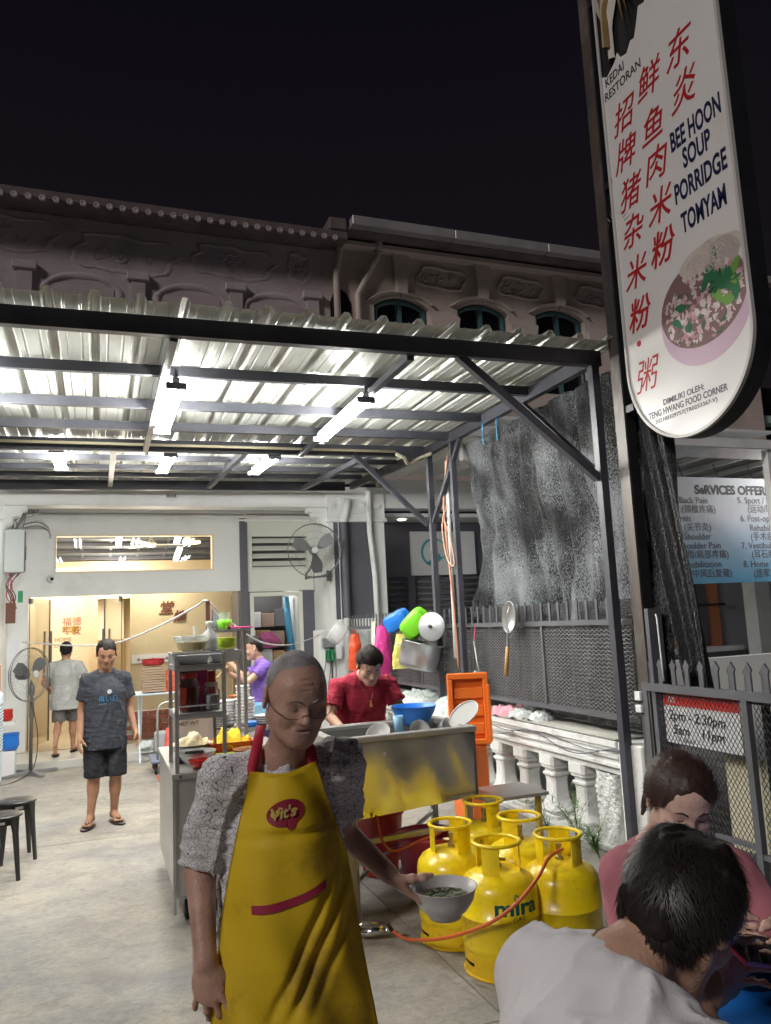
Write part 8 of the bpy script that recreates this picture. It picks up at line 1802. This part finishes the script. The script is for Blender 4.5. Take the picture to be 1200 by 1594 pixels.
bag('yellow_bag', (3.34, 8.55, 1.56), .24, .14, .40, M['yellowb'], 'pale yellow plastic bag hung between the basins and the pot', 5); bag('pink_bag', (3.36, 9.25, 1.66), .26, .12, .74, M['magenta'], 'long magenta plastic bag hung on the fence behind the maroon T-shirt', 2, tilt=-.06)
bag('red_bag', (3.32, 10.3, 1.56), .20, .10, .50, M['redbag'], 'bright red plastic bag hung at the far end of the fence', 7)
def towel_(name, y, z, w, h, m, label, seed):
    MB().grid(lambda u, v: (3.47 - .03 * math.sin(u * 9 + seed) - .03 * v, y + (u - .5) * w * (1 - .3 * v) + .02 * math.sin(v * 6), z - h * v), 16, 20).build(name, m, None, smooth=True, label=label, cat='towel')
towel_('white_towel', 9.85, 1.72, .22, .52, M['towel'], 'cream towel draped over the fence rail left of the pink one', 1); towel_('pink_towel', 9.36, 1.72, .18, .50, M['ptowel'], 'dusty pink towel draped over the fence behind the magenta bag', 3)
basin('clear_tub', (3.10, 10.4, 1.58), .30, .22, -.12, (.2, -.9, -.3), M['clearp'], 'clear plastic tub hung at the end of the fence near the pillar', 'tub')
# long handled strainer and dipper
lt = thing('noodle_strainer', (3.44, 6.15, 1.2), 'long handled wire noodle strainer hanging on the fence with a wooden grip', 'strainer')
B_ = basis((-1, -.2, 0), (0, -.18, 1)); c_ = V(3.42, 6.12, 1.70); LP_ = lambda x, y, z: c_ + B_ @ V(x, y, z)
MB().tube([LP_(.090 * math.sin(a), .0, .14 * math.cos(a)) for a in [i * PI / 14 for i in range(28)]], .005, 6, closed=True).build('hoop', M['steel'], lt, smooth=True)
MB().grid(lambda u, v: LP_(.088 * math.cos(u * 2 * PI) * math.cos(v * PI / 2), -.07 * math.sin(v * PI / 2), .137 * math.sin(u * 2 * PI) * math.cos(v * PI / 2)), 20, 6, wrap=True).build('wire_bowl', M['net_metal'], lt, smooth=True)
MB().tube([LP_(.0, 0, .10), LP_(.015, .02, 0), LP_(0, 0, -.11)], .004, 5).build('hoop_brace', M['steel'], lt, smooth=True); MB().tube([LP_(0, 0, -.11), LP_(.0, 0, -.27)], .011, 8).build('shaft', M['alu'], lt); MB().tube([LP_(0, 0, -.26), LP_(.0, 0, -.52)], [.015, .019], 10).build('grip', M['wood'], lt, smooth=True)
dpr = thing('square_dipper', (3.45, 6.8, 1.1), 'small square steel dipper hanging on a pink string from the fence rail', 'dipper')
MB().tube([(3.49, 6.93, 1.64), (3.46, 6.92, 1.48)], .004, 5).build('string', M['pink'], dpr); MB().tube([(3.46, 6.92, 1.48), (3.45, 6.86, 1.30), (3.44, 6.80, 1.20)], .008, 6).build('handle', M['steel'], dpr, smooth=True)
MB().box(-.10, .10, -.05, .05, -.06, .06, mx=Matrix.Translation((3.43, 6.86, 1.12)) @ Euler((.35, .2, 1.3)).to_matrix().to_4x4(), bev=.008).build('dipper_box', M['alu'], dpr)
# orange crate lid standing behind the sink, on its orange tub
ot = thing('orange_tub', (3.1, 6.15, 0), 'tall orange plastic tub behind the right end of the sink', 'tub')
MB().box(2.93, 3.13, 6.10, 6.45, 0, .64, bev=.02).build('tub_body', M['orange'], ot)
ol = thing('crate_cover', (3.0, 6.1, .64), 'ribbed orange plastic crate lid standing upright on the orange tub', 'lid')
mxl = Matrix.Translation((2.99, 6.16, .94)) @ Matrix.Rotation(-.35, 4, 'Z') @ Matrix.Rotation(.0, 4, 'Y')
W2, H2 = .175, .30
MB().box(-W2, W2, .0, .03, -H2, H2, mx=mxl, bev=.012).build('lid_plate', M['orange'], ol)
for a_ in ((-W2, W2, H2 - .05, H2), (-W2, W2, -H2, -H2 + .045), (-W2, -W2 + .045, -H2 + .045, H2 - .05), (W2 - .045, W2, -H2 + .045, H2 - .05)): MB().box(a_[0], a_[1], -.045, -.0005, a_[2], a_[3], mx=mxl, bev=.006).build('lid_rim', M['orange'], ol)
for z in (-.17, -.02, .13): MB().box(-W2 + .048, W2 - .048, -.022, -.0005, z - .045, z + .045, mx=mxl, bev=.004).build('lid_rib', M['orange'], ol)
MB().box(W2 - .018, W2 + .012, -.06, -.0455, -H2 + .02, H2 - .1, mx=mxl, bev=.005).build('hinge_strip', M['orange'], ol)
# rags and bags on the coping, board ledge
for i, (y, w) in enumerate(((6.55, .16), (6.25, .15), (6.0, .12))): heap('plastic_rag', (3.60, y, .806), w, .075, M['whitebag'] if i else M['ptowel'], ('dusty pink rag on the coping beside the orange lid', 'white plastic bag crumpled on the coping, the larger one', 'white plastic bag crumpled on the coping, the smaller one nearer the post')[i], 'rag' if not i else 'plastic bag', 30 + i, .03)
heap('pink_pouf', (3.42, 9.3, .81), .13, .10, M['pink'], 'pink plastic pouch on the coping behind the man in maroon', 'pouch', 41, .03); heap('white_cloth', (3.45, 8.3, .79), .38, .12, M['whitebag'], 'big white plastic sheet bunched on the coping behind the blue basin', 'sheet', 44, .03); heap('white_cloth', (3.38, 7.4, .60), .30, .30, M['whitebag'], 'white sheet hanging over the wall by the inner post', 'sheet', 45, .03)
# pipes beside the second post
MB().tube(smooth_path([(3.50, 7.35, 3.45), (3.47, 7.45, 3.0), (3.46, 7.42, 2.6), (3.47, 7.36, 1.9), (3.48, 7.34, 1.2)]), .012, 6).build('copper_pipe', M['copper'], None, smooth=True, label='thin copper coloured pipe between the two inner posts', cat='pipe'); MB().tube([(3.52, 7.44, 3.4), (3.50, 7.44, 1.3)], .022, 8).build('white_pipe', M['white'], None, smooth=True, label='white pipe between the two inner posts', cat='pipe')
MB().tube(smooth_path([(3.44, 7.30, 2.9), (3.42, 7.42, 2.7), (3.42, 7.35, 2.35), (3.42, 7.18, 2.25), (3.43, 7.25, 2.5), (3.44, 7.40, 2.75)]), .008, 6).build('cable_loop', mat('pale_orange_cable', (.65, .36, .25), .5), None, smooth=True, label='looped pale orange cable hanging at the inner posts', cat='cable')
# weeds at the wall foot
def weed(x, y, label, seed, n=9, h=.5):
    rs = random.Random(seed); t = thing('weed', (x, y, 0), label, 'weed', 'weeds at the foot of the balustrade'); lm = MB()
    for i in range(n):
        a = rs.random() * 6.28; L_ = h * rs.uniform(.5, 1); pts = [V(x, y, 0) + V(math.cos(a) * .30 * f * f * L_ - .06 * f, math.sin(a) * .35 * f * f * L_, L_ * f * (1 - .25 * f)) for f in [k / 7 for k in range(8)]]
        MB().tube(pts, [.0028 - .0003 * k for k in range(8)], 5).build('stem', M['leaf'], t, smooth=True)
        for k in range(2, 8):
            for s_ in (-1, 1):
                for rep in range(2):
                    d = V(rs.uniform(-1, 1), rs.uniform(-1, 1), rs.uniform(-.2, .6)).normalized(); p = pts[k] ; q = p + d * rs.uniform(.03, .075); w_ = d.cross(V(0, 0, 1)).normalized() * .004; m_ = (p + q) / 2
                    lm.add([p, m_ + w_, q, m_ - w_], [(0, 1, 2, 3)])
    lm.build('leaves', M['leafl'], t, kind='stuff')
weed(3.28, 5.05, 'wispy green weed by the balusters nearest the pillar', 1, 12, .62); weed(3.30, 4.85, 'low leafy weed at the foot of the lumpy pillar', 2, 16, .36); weed(3.25, 5.4, 'thin weed behind the right gas cylinder', 3, 8, .5)
